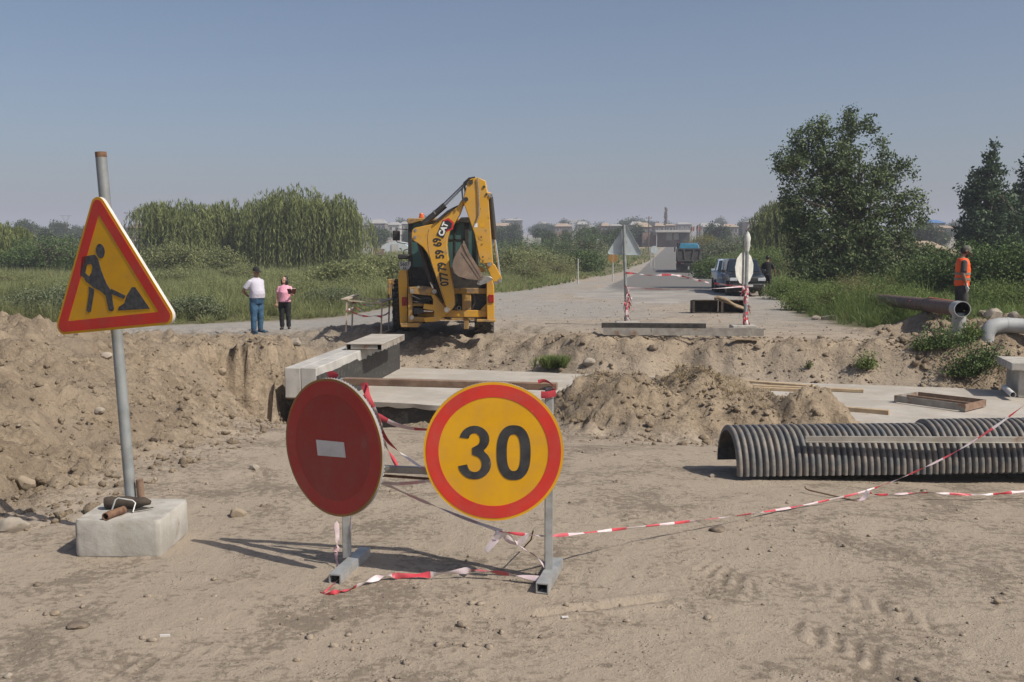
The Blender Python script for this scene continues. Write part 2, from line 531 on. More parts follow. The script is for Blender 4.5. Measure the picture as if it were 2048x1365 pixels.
def land_mesh():
    D = np.concatenate([np.linspace(-2.5, 1.9, 8), np.geomspace(2.0, 32, 500), np.geomspace(32.8, 300, 110), np.geomspace(310, 2600, 34)])
    A = np.tan(np.linspace(R(-41), R(41), 520))
    oy = -4.0
    X = np.outer(D - oy, A); Y = np.repeat(D[:, None], len(A), 1)
    Z, S = terrain(X.ravel(), Y.ravel())
    V = np.stack([X.ravel(), Y.ravel(), Z], 1)
    nr, nc = X.shape
    i = (np.arange(nr - 1)[:, None] * nc + np.arange(nc - 1)[None]).ravel()
    F = np.stack([i, i + 1, i + nc + 1, i + nc], 1)
    o = np_mesh('ground', V, F, EARTH, smooth=True)
    x, y = V[:, 0], V[:, 1]
    ge = np.interp(y, GE_Y, GE_X) + .5 * pn(y * .3, 4.4, 3) + .25 * pn(y * 1.1, x * .6, 4)
    re_ = np.interp(y, RE_Y, RE_X) + .4 * pn(y * .5, 2.4, 8) + .2 * pn(y * 1.6, x, 9)
    soil = np.maximum(sstep(-.4, .6, ge - x) * (y > 20), sstep(-.3, .5, x - re_) * sstep(19, 24, y))
    grey = sstep(21, 30, y) * (1 - soil) * np.clip(.65 + .7 * fbm(x * .25, y * .12, 15, 3) + sstep(5, 0, x) * .4, 0, 1)
    gravel = np.clip(sstep(.2, 1.8, x * .55 + (5.6 - y) * .25 + .9 * fbm(x * .5, y * .5, 19, 3)) * (1 - sstep(6.5, 8.5, y)) - .25, 0, 1) * 1.1
    gravel = gravel + .6 * sstep(6, 7.2, y) * (1 - sstep(9, 11, y)) * sstep(-1.5, 0, x)
    for n, a in (('spoil', S), ('grey', grey), ('soil', soil), ('gravel', gravel), ('track', track_marks(x, y))):
        at_ = o.data.attributes.new(n, 'FLOAT', 'POINT')
        at_.data.foreach_set('value', np.ascontiguousarray(a, np.float32))
    return tag(o, 'dusty trampled earth of the construction site with banks and fields beyond', 'ground', kind='structure')
land = land_mesh()

def road_mesh():
    m, t, b = _nt('asphalt')
    pos = t.nodes.new('ShaderNodeNewGeometry').outputs['Position']
    a = t.nodes.new('ShaderNodeAttribute'); a.attribute_name = 'tint'
    n1 = _noise(t, pos, .5, 5, .65); n2 = _noise(t, pos, 30, 5, .7)
    asp = _mix(t, _ramp(t, n2, .35, .65), (.125, .12, .112), (.165, .158, .146))
    dirt = _mix(t, _ramp(t, n1, .4, .62), (.335, .31, .278), (.25, .23, .205))
    f = _ramp(t, _math(t, 'ADD', a.outputs['Fac'], _math(t, 'MULTIPLY', _math(t, 'SUBTRACT', n1, .5), .9)), .35, .75)
    t.links.new(_mix(t, f, dirt, asp), b.inputs['Base Color'])
    b.inputs['Roughness'].default_value = .85
    t.links.new(_bump(t, n2, .4, .01), b.inputs['Normal'])
    ys = np.concatenate([np.linspace(31, 120, 70), np.linspace(125, 470, 50)])
    us = np.linspace(-1, 1, 13)
    V = []; T = []
    for y in ys:
        for u in us:
            x = road_x(y) + u * 3.65 - .6 * sstep(60, 30, y) * (u < 0) * abs(u) + (.12 * float(pn(y * .35, u * 3., 77)) if abs(u) == 1 else 0)
            z = TZ(x, y) - .07 + .10 * float(sstep(32, 46, y)) + .02 * (1 - abs(u)) + (.04 * float(fbm(np.array([x * .35]), np.array([y * .2]), 78, 3)[0]) if y < 46 else 0)
            V.append((x, y, z)); 
            T.append(float(np.clip(1.15 * sstep(33, 64, y) - .5 * sstep(.72, 1.0, abs(u)), 0, 1)))
    nc = len(us)
    F = [(i * nc + k, i * nc + k + 1, (i + 1) * nc + k + 1, (i + 1) * nc + k) for i in range(len(ys) - 1) for k in range(nc - 1)]
    o = np_mesh('road', np.array(V), np.array(F), m, tint=np.array(T), smooth=True)
    tag(o, 'grey dusty asphalt road running straight to the village', 'road', kind='structure')
road_mesh()

# ------------------------------------------------------------------ plants
M_WEED = leaf_mat('weed_green', (.13, .155, .062), (.37, .39, .18), ((.22, .20, .10), .09, .55, .72), .42)
M_VERGE = leaf_mat('verge_green', (.085, .13, .035), (.25, .32, .11), ((.25, .21, .10), .35, .56, .72), .42)
M_BUSH = leaf_mat('bush_leaf', (0.045, 0.083, 0.027), (0.150, 0.210, 0.075), None, .2)
M_GREYBUSH = leaf_mat('dusty_bush_leaf', (0.072, 0.098, 0.052), (0.208, 0.234, 0.137), None, .2)
M_TREE = leaf_mat('tree_leaf', (.042, .070, .026), (.17, .215, .095), None, .18)
M_POPLAR = leaf_mat('poplar_leaf', (0.032, 0.061, 0.032), (0.123, 0.174, 0.094), None, .18)
M_WILLOW = leaf_mat('willow_leaf', (.070, .095, .032), (.29, .325, .12), None, .3)
M_YELLOW = leaf_mat('yellow_leaf', (.14, .15, .03), (.28, .26, .05), None, .3)
M_DRY = leaf_mat('dry_stalk', (.22, .165, .095), (.42, .34, .21), None, .1)
M_DEADTREE = leaf_mat('dry_crown', (.17, .13, .09), (.27, .22, .16), None, .1)
M_BARK = mat('bark', (.13, .105, .08), (.075, .06, .045), 6, .9, bump=.6, bscale=14)

def blades(base, h, w, spread, per, r, curve=.35, tint0=None, simple=False):
    "clumps of bent blades: base (n,3), h (n,), returns V, F, tint"
    n = len(base)
    B = np.repeat(base, per, 0); H = np.repeat(h, per) * r.uniform(.55, 1.1, n * per)
    W = np.repeat(w, per) if np.ndim(w) else np.full(n * per, w)
    N = n * per
    az = r.uniform(0, 2 * np.pi, N); lean = np.abs(r.normal(0, spread, N))
    d = np.stack([np.cos(az), np.sin(az)], 1)
    off = d * (r.uniform(0, .22, N) * H)[:, None]
    p0 = B.copy(); p0[:, :2] += off * .5
    mid = p0.copy(); mid[:, :2] += d * (lean * H * .45)[:, None]; mid[:, 2] += H * .55
    tip = p0.copy(); tip[:, :2] += d * (lean * H * (1 + curve))[:, None]; tip[:, 2] += H * (1 - .25 * lean)
    pa = az + np.pi / 2 + r.uniform(-.9, .9, N)
    s = np.stack([np.cos(pa), np.sin(pa), np.zeros(N)], 1) * (W * .5)[:, None]
    if simple:
        V = np.stack([p0 - s, p0 + s, tip], 1).reshape(-1, 3)
        base_t = np.repeat(tint0 if tint0 is not None else r.uniform(0, 1, n), per)
        T = np.clip(.65 * base_t + .35 * r.uniform(0, 1, N), 0, 1)
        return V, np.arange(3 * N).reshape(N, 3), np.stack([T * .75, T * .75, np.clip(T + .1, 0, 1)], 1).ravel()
    V = np.stack([p0 - s * .6, p0 + s * .6, mid + s, mid - s, tip], 1).reshape(-1, 3)
    k = np.arange(N)[:, None] * 5
    F3 = np.concatenate([k + np.array([[0, 1, 2]]), k + np.array([[0, 2, 3]]), k + np.array([[3, 2, 4]])], 0)
    base_t = np.repeat(tint0 if tint0 is not None else r.uniform(0, 1, n), per)
    T = np.clip(.65 * base_t + .35 * r.uniform(0, 1, N), 0, 1)
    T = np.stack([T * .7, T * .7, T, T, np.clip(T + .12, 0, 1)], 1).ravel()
    return V, F3, T
def leaves(c, size, r, aspect=.5, tint0=None, up=.3, hang=0.):
    "one diamond leaf at each point"
    N = len(c)
    a = r.normal(0, 1, (N, 3)); a[:, 2] -= hang; a /= np.linalg.norm(a, axis=1)[:, None]
    nn = r.normal(0, 1, (N, 3)); nn[:, 2] += up
    b = np.cross(a, nn); b /= np.linalg.norm(b, axis=1)[:, None] + 1e-9
    s = (size * r.uniform(.6, 1.3, N))[:, None]
    V = np.stack([c - a * s * .5, c + b * s * .5 * aspect, c + a * s * .5, c - b * s * .5 * aspect], 1).reshape(-1, 3)
    F = np.arange(4 * N).reshape(N, 4)
    t = (tint0 if tint0 is not None else r.uniform(0, 1, N))
    T = np.repeat(np.clip(.6 * t + .4 * r.uniform(0, 1, N), 0, 1), 4)
    return V, F, T

def field(name, n, per, y0, y1, xfun, hfun, m, label, cat, seed, wpx=.85, spread=.5, simple=False):
    r = np.random.default_rng(seed)
    y = np.exp(r.uniform(np.log(y0), np.log(y1), n))
    lo, hi = xfun(y)
    ok = hi > lo; y, lo, hi = y[ok], lo[ok], hi[ok]
    x = r.uniform(lo, hi)
    keep = r.uniform(0, 1, len(x)) < np.clip((hi - lo) / (1.15 * y), .05, 1)
    x, y = x[keep], y[keep]
    h = hfun(x, y) * r.uniform(.7, 1.15, len(x))
    keep = h > .06
    x, y, h = x[keep], y[keep], h[keep]
    z = terrain(x, y)[0] - .03
    w = np.clip(.028 * y / 30, .012, .3) * wpx
    tint = np.clip(.5 + .45 * fbm(x * .16, y * .11, seed, 3) + .25 * fbm(x * .9, y * .6, seed + 3, 2), 0, 1)
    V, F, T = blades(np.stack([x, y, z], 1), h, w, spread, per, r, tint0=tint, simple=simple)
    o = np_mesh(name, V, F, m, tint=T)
    return tag(o, label, cat, kind='stuff')
def gx(y): return np.interp(y, GE_Y, GE_X)
def rx_(y): return np.interp(y, RE_Y, RE_X)
def weed_h(x, y): return np.clip((.32 + .55 * sstep(0, 3.5, gx(y) - x)) * (1 + .75 * fbm(x * .2, y * .13, 33, 3)) * (1 - .45 * sstep(45, 90, y) * sstep(-14, 0, x)), .15, 1.5)
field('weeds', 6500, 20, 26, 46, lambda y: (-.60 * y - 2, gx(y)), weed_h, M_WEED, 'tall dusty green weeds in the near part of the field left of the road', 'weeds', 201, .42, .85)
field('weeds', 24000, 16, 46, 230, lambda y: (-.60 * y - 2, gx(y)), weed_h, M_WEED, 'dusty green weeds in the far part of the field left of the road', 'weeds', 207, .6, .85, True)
M_RUSTWEED = leaf_mat('reddish_weed', (.16, .085, .05), (.28, .16, .09), None, .3)
field('reddish_weeds', 500, 16, 62, 76, lambda y: (-.60 * y, -.45 * y), lambda x, y: .95 + 0 * x, M_RUSTWEED, 'patch of reddish brown weeds at the left edge of the field', 'weeds', 208, .6, .6, True)
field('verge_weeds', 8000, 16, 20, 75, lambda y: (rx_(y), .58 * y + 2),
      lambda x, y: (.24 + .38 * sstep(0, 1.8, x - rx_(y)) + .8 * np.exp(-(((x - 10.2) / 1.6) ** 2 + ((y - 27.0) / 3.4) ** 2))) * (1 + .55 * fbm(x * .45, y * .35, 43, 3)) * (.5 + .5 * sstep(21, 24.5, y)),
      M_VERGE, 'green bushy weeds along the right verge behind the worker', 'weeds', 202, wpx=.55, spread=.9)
field('roadside_grass', 6500, 9, 44, 170, lambda y: (gx(y) - 5 - .13 * y, gx(y) + .3), lambda x, y: .22 + .36 * sstep(0, 5, gx(y) - x) + .25 * np.clip(fbm(x * .3, y * .2, 47, 2), 0, 1),
      M_VERGE, 'bright green grass strip along the left edge of the road', 'grass', 206)
field('verge_grass', 4200, 10, 75, 420, lambda y: (rx_(y) - .8, rx_(y) + 14 + y * .05),
      lambda x, y: .5 + .5 * sstep(0, 4, x - rx_(y)), M_VERGE, 'green grass beside the far part of the road on its right', 'grass', 203)
field('far_grass', 3500, 8, 150, 430, lambda y: (gx(y) - 60, gx(y)),
      lambda x, y: .35 + .3 * sstep(0, 6, gx(y) - x), M_WEED, 'low green grass beside the far part of the road on its left', 'grass', 204)

def limbs(mb, base, tops, r0, r):
    for p in tops:
        p = Vector(p); b = Vector(base)
        m1 = b.lerp(p, .4) + Vector((r.normal(0, .12), r.normal(0, .12), .1 * (p - b).length))
        mb.tube([b, m1, p], [r0 * .55, r0 * .36, r0 * .1], 6)
def crown_pts(lobes, n_cl, per, spread, r, shell=.5):
    wts = np.array([l[3] * l[4] * l[5] for l in lobes]) ** .75; wts = wts / wts.sum()
    idx = r.choice(len(lobes), n_cl, p=wts)
    L = np.array(lobes)[idx]
    d = r.normal(0, 1, (n_cl, 3)); d /= np.linalg.norm(d, axis=1)[:, None]
    rad = shell + (1 - shell) * r.uniform(0, 1, n_cl) ** .7
    c = L[:, :3] + d * L[:, 3:6] * rad[:, None]
    t = r.uniform(0, 1, n_cl)
    P = np.repeat(c, per, 0) + r.normal(0, 1, (n_cl * per, 3)) * np.array([spread, spread, spread * .8])
    return P, np.repeat(t, per), c
def tree(name, label, loc, lobes, leaf_m, n_cl, per, spread, size, seed, group=None, trunk_r=.2, trunk_h=None, shell=.45, aspect=.55, stems=1, cat='tree', crown='crown'):
    "lobes (cx, cy, cz, rx, ry, rz) relative to the foot of the trunk"
    r = np.random.default_rng(seed)
    o = thing(name, label, cat, loc, 0, group)
    P, t, c = crown_pts(lobes, n_cl, per, spread, r, shell)
    keep = P[:, 2] > .05
    V, F, T = leaves(P[keep], size, r, aspect, t[keep])
    np_mesh(crown, V, F, leaf_m, o, T)
    mb = MB()
    zc = np.mean([l[2] for l in lobes])
    for s in range(stems):
        bx, by = (0, 0) if stems == 1 else (r.normal(0, .3), r.normal(0, .3))
        top = Vector((r.normal(0, .15), r.normal(0, .15), trunk_h or zc))
        mb.tube([(bx, by, -.15), (bx * .9, by * .9, top.z * .4), tuple(top)], [trunk_r, trunk_r * .75, trunk_r * .4], 8)
        limbs(mb, (top.x, top.y, top.z * .75), c[r.choice(len(c), min(14, len(c)), replace=False)], trunk_r, r)
    mb.build('trunk', M_BARK, o)
    return o

# --- the big tree to the right of the parked cars
def base_at(px, y):
    d = ray(px, 500); x = d.x / d.y * y
    return Vector((x, y, TZ(x, y) - .02))
YB = 50.0
b0 = base_at(1700, YB)
def loc_lobe(b, px, py, rx, ry, rz, dy=0):
    p = at(px, py, b.y + dy)
    return (p.x - b.x, dy, p.z - b.z, rx, ry, rz)
big = [loc_lobe(b0, *a) for a in (
    (1605, 300, 1.15, 1.2, 1.2, .4), (1640, 268, .8, .8, .9, 0), (1700, 262, .75, .8, 1.0, .3), (1735, 265, .45, .5, .95, 0), (1680, 330, 1.7, 1.6, 1.5, 0),
    (1580, 330, .9, .9, .9, -.3), (1620, 390, 1.5, 1.5, 1.4, -.4), (1720, 390, 1.8, 1.7, 1.5, -.3), (1775, 345, 1.0, 1.0, 1.0, .2), (1805, 325, .45, .5, .7, 0), (1800, 420, 1.1, 1.1, 1.2, 0),
    (1640, 465, 1.6, 1.5, 1.5, -.5), (1730, 475, 2.0, 1.8, 1.5, -.6), (1805, 490, 1.2, 1.2, 1.4, -.2), (1590, 440, .9, .9, 1.0, 0), (1700, 530, 1.9, 1.5, .9, -.8), (1640, 535, 1.1, 1.1, .8, -.6), (1845, 440, .35, .4, .8, 0), (1800, 540, 1.1, 1.1, .8, -.5), (1700, 238, .28, .3, .75, .2), (1737, 240, .2, .25, .7, 0), (1655, 245, .3, .3, .6, .1), (1618, 270, .35, .35, .6, 0), (1760, 300, .4, .4, .7, 0), (1828, 350, .22, .3, .5, 0), (1838, 400, .3, .3, .6, 0), (1560, 345, .5, .5, .5, 0), (1848, 520, .7, .8, .9, 0), (1600, 505, .8, .8, 1.0, -.3), (1570, 395, .4, .5, .6, 0), (1690, 545, 1.9, 1.2, .6, -1.2), (1620, 540, 1.0, 1.0, .7, -1), (1780, 545, 1.3, 1.0, .7, -1), (1740, 520, 1.6, 1.2, .8, -1), (1660, 515, 1.3, 1.2, .8, -1))]
tree('broadleaf_tree', 'large dark green bushy tree standing right of the parked cars', b0, [l[:3] + tuple(k * .93 for k in l[3:]) for l in big], M_TREE, 1600, 34, .165, .155, 301, trunk_r=.24, trunk_h=4.0, shell=.15, stems=5)
def poplar(px, y, top_py, hw, label, seed):
    b = base_at(px, y); top = at(px, top_py, y).z - b.z
    lob = []
    r = np.random.default_rng(seed)
    for k in range(9):
        f = k / 8
        w = hw * (.5 + 1.0 * math.sin(math.pi * min(1, .18 + f * .82)) * .62)
        lob.append((r.normal(0, .2), r.normal(0, .2), 1.6 + (top - 2.2) * f, w * (1 - .62 * f ** 2.2), w * .9 * (1 - .6 * f ** 2), .95))
    lob.append((0, 0, top - .55, .28, .28, .55))
    return tree('poplar_tree', label, b, lob, M_POPLAR, 620, 20, .18, .27, seed, 'poplars behind the worker', .2, top * .9, .35)
poplar(1972, 66, 287, 2.1, 'dark green poplar with its whole crown showing above the worker', 311)
poplar(2052, 70, 300, 2.0, 'dark green poplar cut off by the right picture edge', 312)
# --- shrubs on the right
def shrub(name, label, px, y, top_py, w, m, seed, n_cl=260, per=16, spread=.16, size=.17, group=None, cat='bush', sub=None):
    b = base_at(px, y); h = max(.4, at(px, top_py, y).z - b.z)
    r = np.random.default_rng(seed)
    lob = []
    nl = max(3, int(w / h * 2.2))
    for k in range(nl):
        f = (k + .5) / nl * 2 - 1
        hh = h * (1 - .38 * f * f) * r.uniform(.8, 1.02)
        lob.append((f * w * .42, r.normal(0, w * .06), hh * .52, w / nl * .85 + .15 * h, w * .28, hh * .48))
    return tree(name, label, b, lob, m, int(n_cl * 1.5), per, spread, size * .62, seed, group, .05 + .015 * h, h * .5, .4, cat=cat, stems=3, crown='foliage')
G_R = 'shrubs behind the worker'
shrub('tall_shrub', 'dark green tamarisk shrub right behind the worker in orange', 1935, 40, 470, 4.0, M_BUSH, 321, 520, 18, group=G_R)
shrub('tall_shrub', 'tall dark green shrub at the right edge beneath the poplars', 2030, 38, 452, 3.4, M_BUSH, 322, 520, 18, group=G_R)
shrub('tall_shrub', 'green shrub between the big tree and the worker', 1858, 42, 512, 2.6, M_VERGE, 323, 300, 16, group=G_R)
shrub('tall_shrub', 'dark shrub below the tan roofed hut', 1895, 60, 500, 4.6, M_BUSH, 324, 300, 16, size=.22, group=G_R)
# --- bushes between the lorry and the big tree
G_V = 'bushes along the right side of the road'
for (px, y, tp, w, m, lab, sd) in (
    (1440, 120, 478, 5, M_GREYBUSH, 'grey green bush just right of the lorry tray', 331), (1480, 150, 458, 11, M_GREYBUSH, 'wide grey green bushes below the village roofs right of the flagpoles', 332),
    (1408, 190, 464, 5, M_YELLOW, 'yellow green bush beside the flagpoles', 333), (1500, 85, 490, 7, M_VERGE, 'green reed bush behind the grey faced round sign', 334),
    (1550, 80, 488, 5.5, M_VERGE, 'green reed bush left of the big tree trunk', 335), (1430, 75, 518, 3, M_BUSH, 'dark low bush right of the lorry wheels', 336),
    (1520, 130, 452, 6, M_BUSH, 'dark round bush right of the grey green bushes', 337), (1460, 90, 502, 4, M_GREYBUSH, 'dusty bush above the pale blue pickup', 338)):
    shrub('roadside_bush', lab, px, y, tp, w, m, sd, 330, 15, .25, .30 if y > 100 else .22, G_V)
# --- willows
def willow(px, y, top_py, hw, label, seed, dense=760):
    b = base_at(px, y); h = at(px, top_py, y).z - b.z
    r = np.random.default_rng(seed)
    o = thing('willow_tree', label, 'tree', b, 0, 'willows at the far edge of the field')
    lobes = [(r.uniform(-.6, .6) * hw, r.normal(0, .3 * hw), h * r.uniform(.50, .84), hw * r.uniform(.2, .46), hw * r.uniform(.25, .45), h * r.uniform(.12, .2)) for _ in range(11)] + [(0, 0, h * .72, hw * .62, hw * .6, h * .28)]
    dense = int(dense * 1.7)
    L = np.array(lobes)[r.integers(0, len(lobes), dense)]
    az = r.uniform(0, 2 * np.pi, dense); el = np.arcsin(r.uniform(-.1, 1, dense) ** 1)
    d = np.stack([np.cos(az) * np.cos(el), np.sin(az) * np.cos(el), np.sin(el)], 1)
    st = L[:, :3] + d * L[:, 3:6]
    st = st + r.normal(0, .16, st.shape)
    ln = np.minimum(st[:, 2] - .3, r.uniform(.3, 1.0, dense) * h * .72)
    k = 17
    f = np.linspace(0, 1, k)[None, :, None]
    out = r.uniform(.35, 1.5, dense)
    P = st[:, None, :] + np.stack([d[:, 0] * out, d[:, 1] * out, np.zeros(dense)], 1)[:, None, :] * (1 - (1 - f) ** 2.2)
    drop = r.uniform(.15, .55, dense)[:, None, None] * 4 * f * (1 - f) * (f < .5) + 0
    P = P + np.concatenate([np.zeros((dense, k, 2)), drop - ln[:, None, None] * f ** 1.35], 2)
    P = P.reshape(-1, 3) + r.normal(0, .045, (dense * k, 3))
    t = np.repeat(r.uniform(0, 1, dense), k)
    V, F, T = leaves(P, .56, r, .15, t, hang=2.8)
    np_mesh('crown', V, F, M_WILLOW, o, T)
    mb = MB()
    mb.tube([(0, 0, -.2), (.1, 0, h * .25), (0, .1, h * .5)], [.4, .32, .2], 8)
    limbs(mb, (0, 0, h * .3), [l[:3] for l in lobes], .4, r)
    mb.build('trunk', M_BARK, o)
willow(365, 102, 402, 4.2, 'weeping willow left of the widest one, its lower part behind a round bush', 341)
willow(462, 106, 402, 4.0, 'weeping willow in the gap between the wide willow and the left one', 342, 820)
willow(590, 100, 374, 5.8, 'widest weeping willow in the middle of the row behind the man', 343, 1100)
willow(676, 99, 396, 3.0, 'narrow weeping willow at the right end of the row', 344, 480)
willow(1562, 95, 400, 2.6, 'small weeping willow half hidden by the left side of the big tree', 345, 460)
willow(6, 95, 452, 2.9, 'weeping willow cut off by the left picture edge', 346, 460)
G_L = 'bushes at the far edge of the left field'
for (px, y, tp, w, m, lab, sd) in (
    (105, 88, 447, 6.0, M_BUSH, 'large dark bush left of the roadworks triangle', 351), (40, 90, 486, 3.6, M_BUSH, 'dark bush in front of the willow at the left edge', 352),
    (345, 84, 478, 4.4, M_WEED, 'round light green bush in front of the left willow', 353), (430, 92, 492, 5, M_WEED, 'low bush at the foot of the middle willow', 354),
    (765, 64, 500, 5.5, M_WEED, 'green shrub just left of the digger cab', 355), (690, 60, 520, 4., M_WEED, 'shrub in front of the right end of the willows', 356),
    (160, 90, 470, 3.4, M_BUSH, 'dark bush just behind the left edge of the roadworks triangle', 357), (1040, 130, 468, 9, M_BUSH, 'dark green bushes right of the digger arm', 358),
    (1105, 150, 468, 9, M_BUSH, 'tall dark bushes below the village houses', 359), (1175, 140, 446, 7, M_BUSH, 'round green tree like bush left of the grey triangle sign', 360),
    (1070, 95, 490, 8, M_WEED, 'dusty green bush in front of the dark bushes', 361), (1165, 100, 492, 3.2, M_BUSH, 'small dark bush by the pale sandy bank', 362), (1020, 85, 500, 5, M_WEED, 'pale green bush next to the digger stick', 363)):
    shrub('field_bush', lab, px, y, tp, w, m, sd, 330, 15, .26, .28, G_L)
# near shrubs at the left edge of the field
G_N = 'grey green tamarisk shrubs by the track'
for (px, y, tp, w, lab, sd) in ((60, 32, 572, 2.6, 'grey green shrub at the left edge behind the earth bank', 371), (225, 31, 600, 2.4, 'grey green shrub under the right corner of the roadworks triangle', 372),
                                (385, 33, 590, 2.0, 'grey green shrub left of the man', 373), (660, 38, 572, 2.4, 'grey green shrub left of the wooden trestle', 374), (150, 36, 565, 2.4, 'grey green shrub behind the lower edge of the roadworks triangle', 375)):
    shrub('tamarisk_shrub', lab, px, y, tp, w, M_GREYBUSH, sd, 240, 18, .13, .12, G_N)
G_RV = 'low bushy shrubs along the right verge'
for (px, y, tp, w, lab, sd) in ((1582, 40, 556, 1.9, 'low shrub at the verge corner right of the parked cars', 391), (1625, 33, 576, 1.9, 'yellow green shrub at the front of the verge above the rubble', 392), (1690, 31, 562, 2.0, 'low shrub below the trunk of the big tree', 393),
                                (1760, 30, 562, 1.9, 'bushy shrub left of the rusty pipe', 394), (1815, 32, 572, 1.5, 'shrub hiding the far part of the rusty pipe', 395), (1990, 30, 555, 2.2, 'low shrub right of the worker', 396), (2040, 29, 560, 2.0, 'low shrub at the right edge above the boulders', 397), (1730, 42, 545, 3.0, 'pale shrub against the foot of the big tree', 398)):
    shrub('verge_shrub', lab, px, y, tp, w, M_VERGE, sd, 260, 20, .14, .10, G_RV)
for k, (px, y, tp, w) in enumerate(((30, 60, 540, 4), (150, 55, 548, 3.4), (330, 62, 534, 4.2), (420, 48, 560, 3), (480, 70, 528, 4), (560, 55, 545, 3.4), (610, 44, 565, 2.6), (640, 75, 525, 4), (300, 44, 570, 2.6), (720, 48, 548, 3), (90, 45, 560, 2.8), (1050, 70, 520, 4), (1110, 85, 515, 4))):
    shrub('soft_bush', 'soft low grey green bush in the weedy field', px, y, tp, w, M_WEED, 420 + k, 260, 18, .17, .13, 'soft low bushes in the weedy field')
# plants on the far bank
def bank_plant(name, label, px, py, w, h, m, seed, n=420, leaf=.05, cat='plant', blade=False):
    b = ground(px, py)
    o = thing(name, label, cat, b)
    r = np.random.default_rng(seed)
    if blade:
        P = np.stack([r.normal(0, w * .28, 60), r.normal(0, w * .14, 60), np.zeros(60)], 1)
        V, F, T = blades(P, np.full(60, h), .018, .55, 14, r)
        np_mesh('blades', V, F, m, o, T)
    else:
        P = np.abs(r.normal(0, .5, (n, 3))) * np.array([1, 1, 1]); P[:, 0] *= np.sign(r.normal(0, 1, n)); P[:, 1] *= np.sign(r.normal(0, 1, n))
        P = P * np.array([w * .42, w * .3, h * .62])
        P[:, 2] += .03 + .12 * h * r.uniform(0, 1, n)
        V, F, T = leaves(P, leaf, r, .5)
        np_mesh('foliage', V, F, m, o, T)
        mb = MB()
        for k in range(9):
            a = r.uniform(0, 6.28); mb.tube([(0, 0, -.03), (math.cos(a) * w * .2, math.sin(a) * w * .15, h * .4), (math.cos(a) * w * .36, math.sin(a) * w * .25, h * .8)], [.012, .008, .003], 5)
        mb.build('stem', M_BARK, o)
    return o
bank_plant('grass_tuft', 'bright green grass tuft on the far bank left of the earth heap', 1112, 738, .6, .30, M_VERGE, 381, blade=True)
bank_plant('leafy_plant', 'round leafy green plant on the far bank above the planks', 1733, 745, .52, .42, M_VERGE, 382, 620, .055)
bank_plant('weed_tuft', 'thin green weed on the far bank behind the plank ends', 1618, 745, .18, .22, M_VERGE, 383, 90, .04)
G_P = 'bushes hanging down the bank below the pipes'
for (px, py, w, h, n, lab, sd, mm) in ((1890, 700, 1.05, .55, 1500, 'leafy bush under the rusty pipe', 384, M_BUSH), (1965, 745, .95, .62, 1400, 'leafy bush under the bend of the grey pipe', 385, M_BUSH),
                                   (1925, 765, .9, .5, 1100, 'lowest leafy bush on the bank beside the slab', 386, M_BUSH), (1850, 705, .6, .3, 500, 'small leafy bush at the left end of the bank greenery', 387, M_VERGE), (1940, 690, .55, .5, 700, 'yellowish bush round the short grey pipe leg', 388, M_VERGE)):
    tag(bank_plant('bank_bush', lab, px, py, w, h, mm, sd, n, .06, 'bush'), group=G_P)
# straw and roots on the heap
r = np.random.default_rng(391)
P = np.stack([r.normal(2.5, .42, 190), r.normal(12.9, .3, 190), np.zeros(190)], 1); P[:, 2] = terrain(P[:, 0], P[:, 1])[0] - .01
V, F, T = blades(P, np.full(190, .085), .010, 1.3, 7, r, .6)
tag(np_mesh('straw', V, F, M_DRY, tint=T * .8), 'tangle of dry straw and roots on top of the earth heap', 'straw', kind='stuff')
P = np.stack([r.normal(.95, .28, 90), r.normal(12.5, .25, 90), np.zeros(90)], 1); P[:, 2] = terrain(P[:, 0], P[:, 1])[0] - .01
V, F, T = blades(P[:40], np.full(40, .12), .007, .7, 8, r, .4)
tag(np_mesh('dry_grass', V, F, M_DRY, tint=T), 'pale dry grass at the left end of the earth heap', 'grass', kind='stuff')

# ------------------------------------------------------------------ clods and stones
M_CLOD = mat('clod', (.33, .265, .19), (.22, .175, .125), 3, .95, bump=.5, bscale=30)
M_STONE = mat('stone', (.36, .315, .255), (.25, .215, .175), 5, .9, bump=.5, bscale=25)
M_DARKSTONE = mat('dark_stone', (.13, .10, .075), (.2, .16, .12), 9, .9, bump=.5, bscale=30)
_ico = bmesh.new(); bmesh.ops.create_icosphere(_ico, subdivisions=1, radius=1)
ICO_V = np.array([v.co[:] for v in _ico.verts]); ICO_F = np.array([[v.index for v in f.verts] for f in _ico.faces]); _ico.free()
_ico = bmesh.new(); bmesh.ops.create_icosphere(_ico, subdivisions=3, radius=1)
ICO3_V = np.array([v.co[:] for v in _ico.verts]); ICO3_F = np.array([[v.index for v in f.verts] for f in _ico.faces]); _ico.free()
def clods(n, seed, pick, smin, smax):
    r = np.random.default_rng(seed)
    x, y = pick(r, n)
    n = len(x)
    z = terrain(x, y)[0]
    s = smin * (smax / smin) ** (r.uniform(0, 1, n) ** 3.2)
    k = len(ICO_V)
    jit = 1 + r.uniform(-.45, .45, (n, k, 1))
    V = ICO_V[None] * jit * (s[:, None, None] * r.uniform(.6, 1.2, (n, 1, 3)))
    V[:, :, 2] *= .75
    V += np.stack([x, y, z + s * .18], 1)[:, None, :]
    F = (ICO_F[None] + (np.arange(n) * k)[:, None, None]).reshape(-1, 3)
    return V.reshape(-1, 3), F
def p_left(r, n):
    y = r.uniform(5.0, 17, n); f = np.interp(y, FOOT_Y, FOOT_X)
    x = f + .5 - np.abs(r.normal(0, 1.35, n)) ** 1.0
    return x, y
def p_flat(r, n):
    y = np.exp(r.uniform(np.log(3.2), np.log(11), n)); x = r.uniform(-.58, .58, n) * y
    keep = fbm(x * .8, y * .8, 55, 3) > r.uniform(-.2, .75, n)
    return x[keep], y[keep]
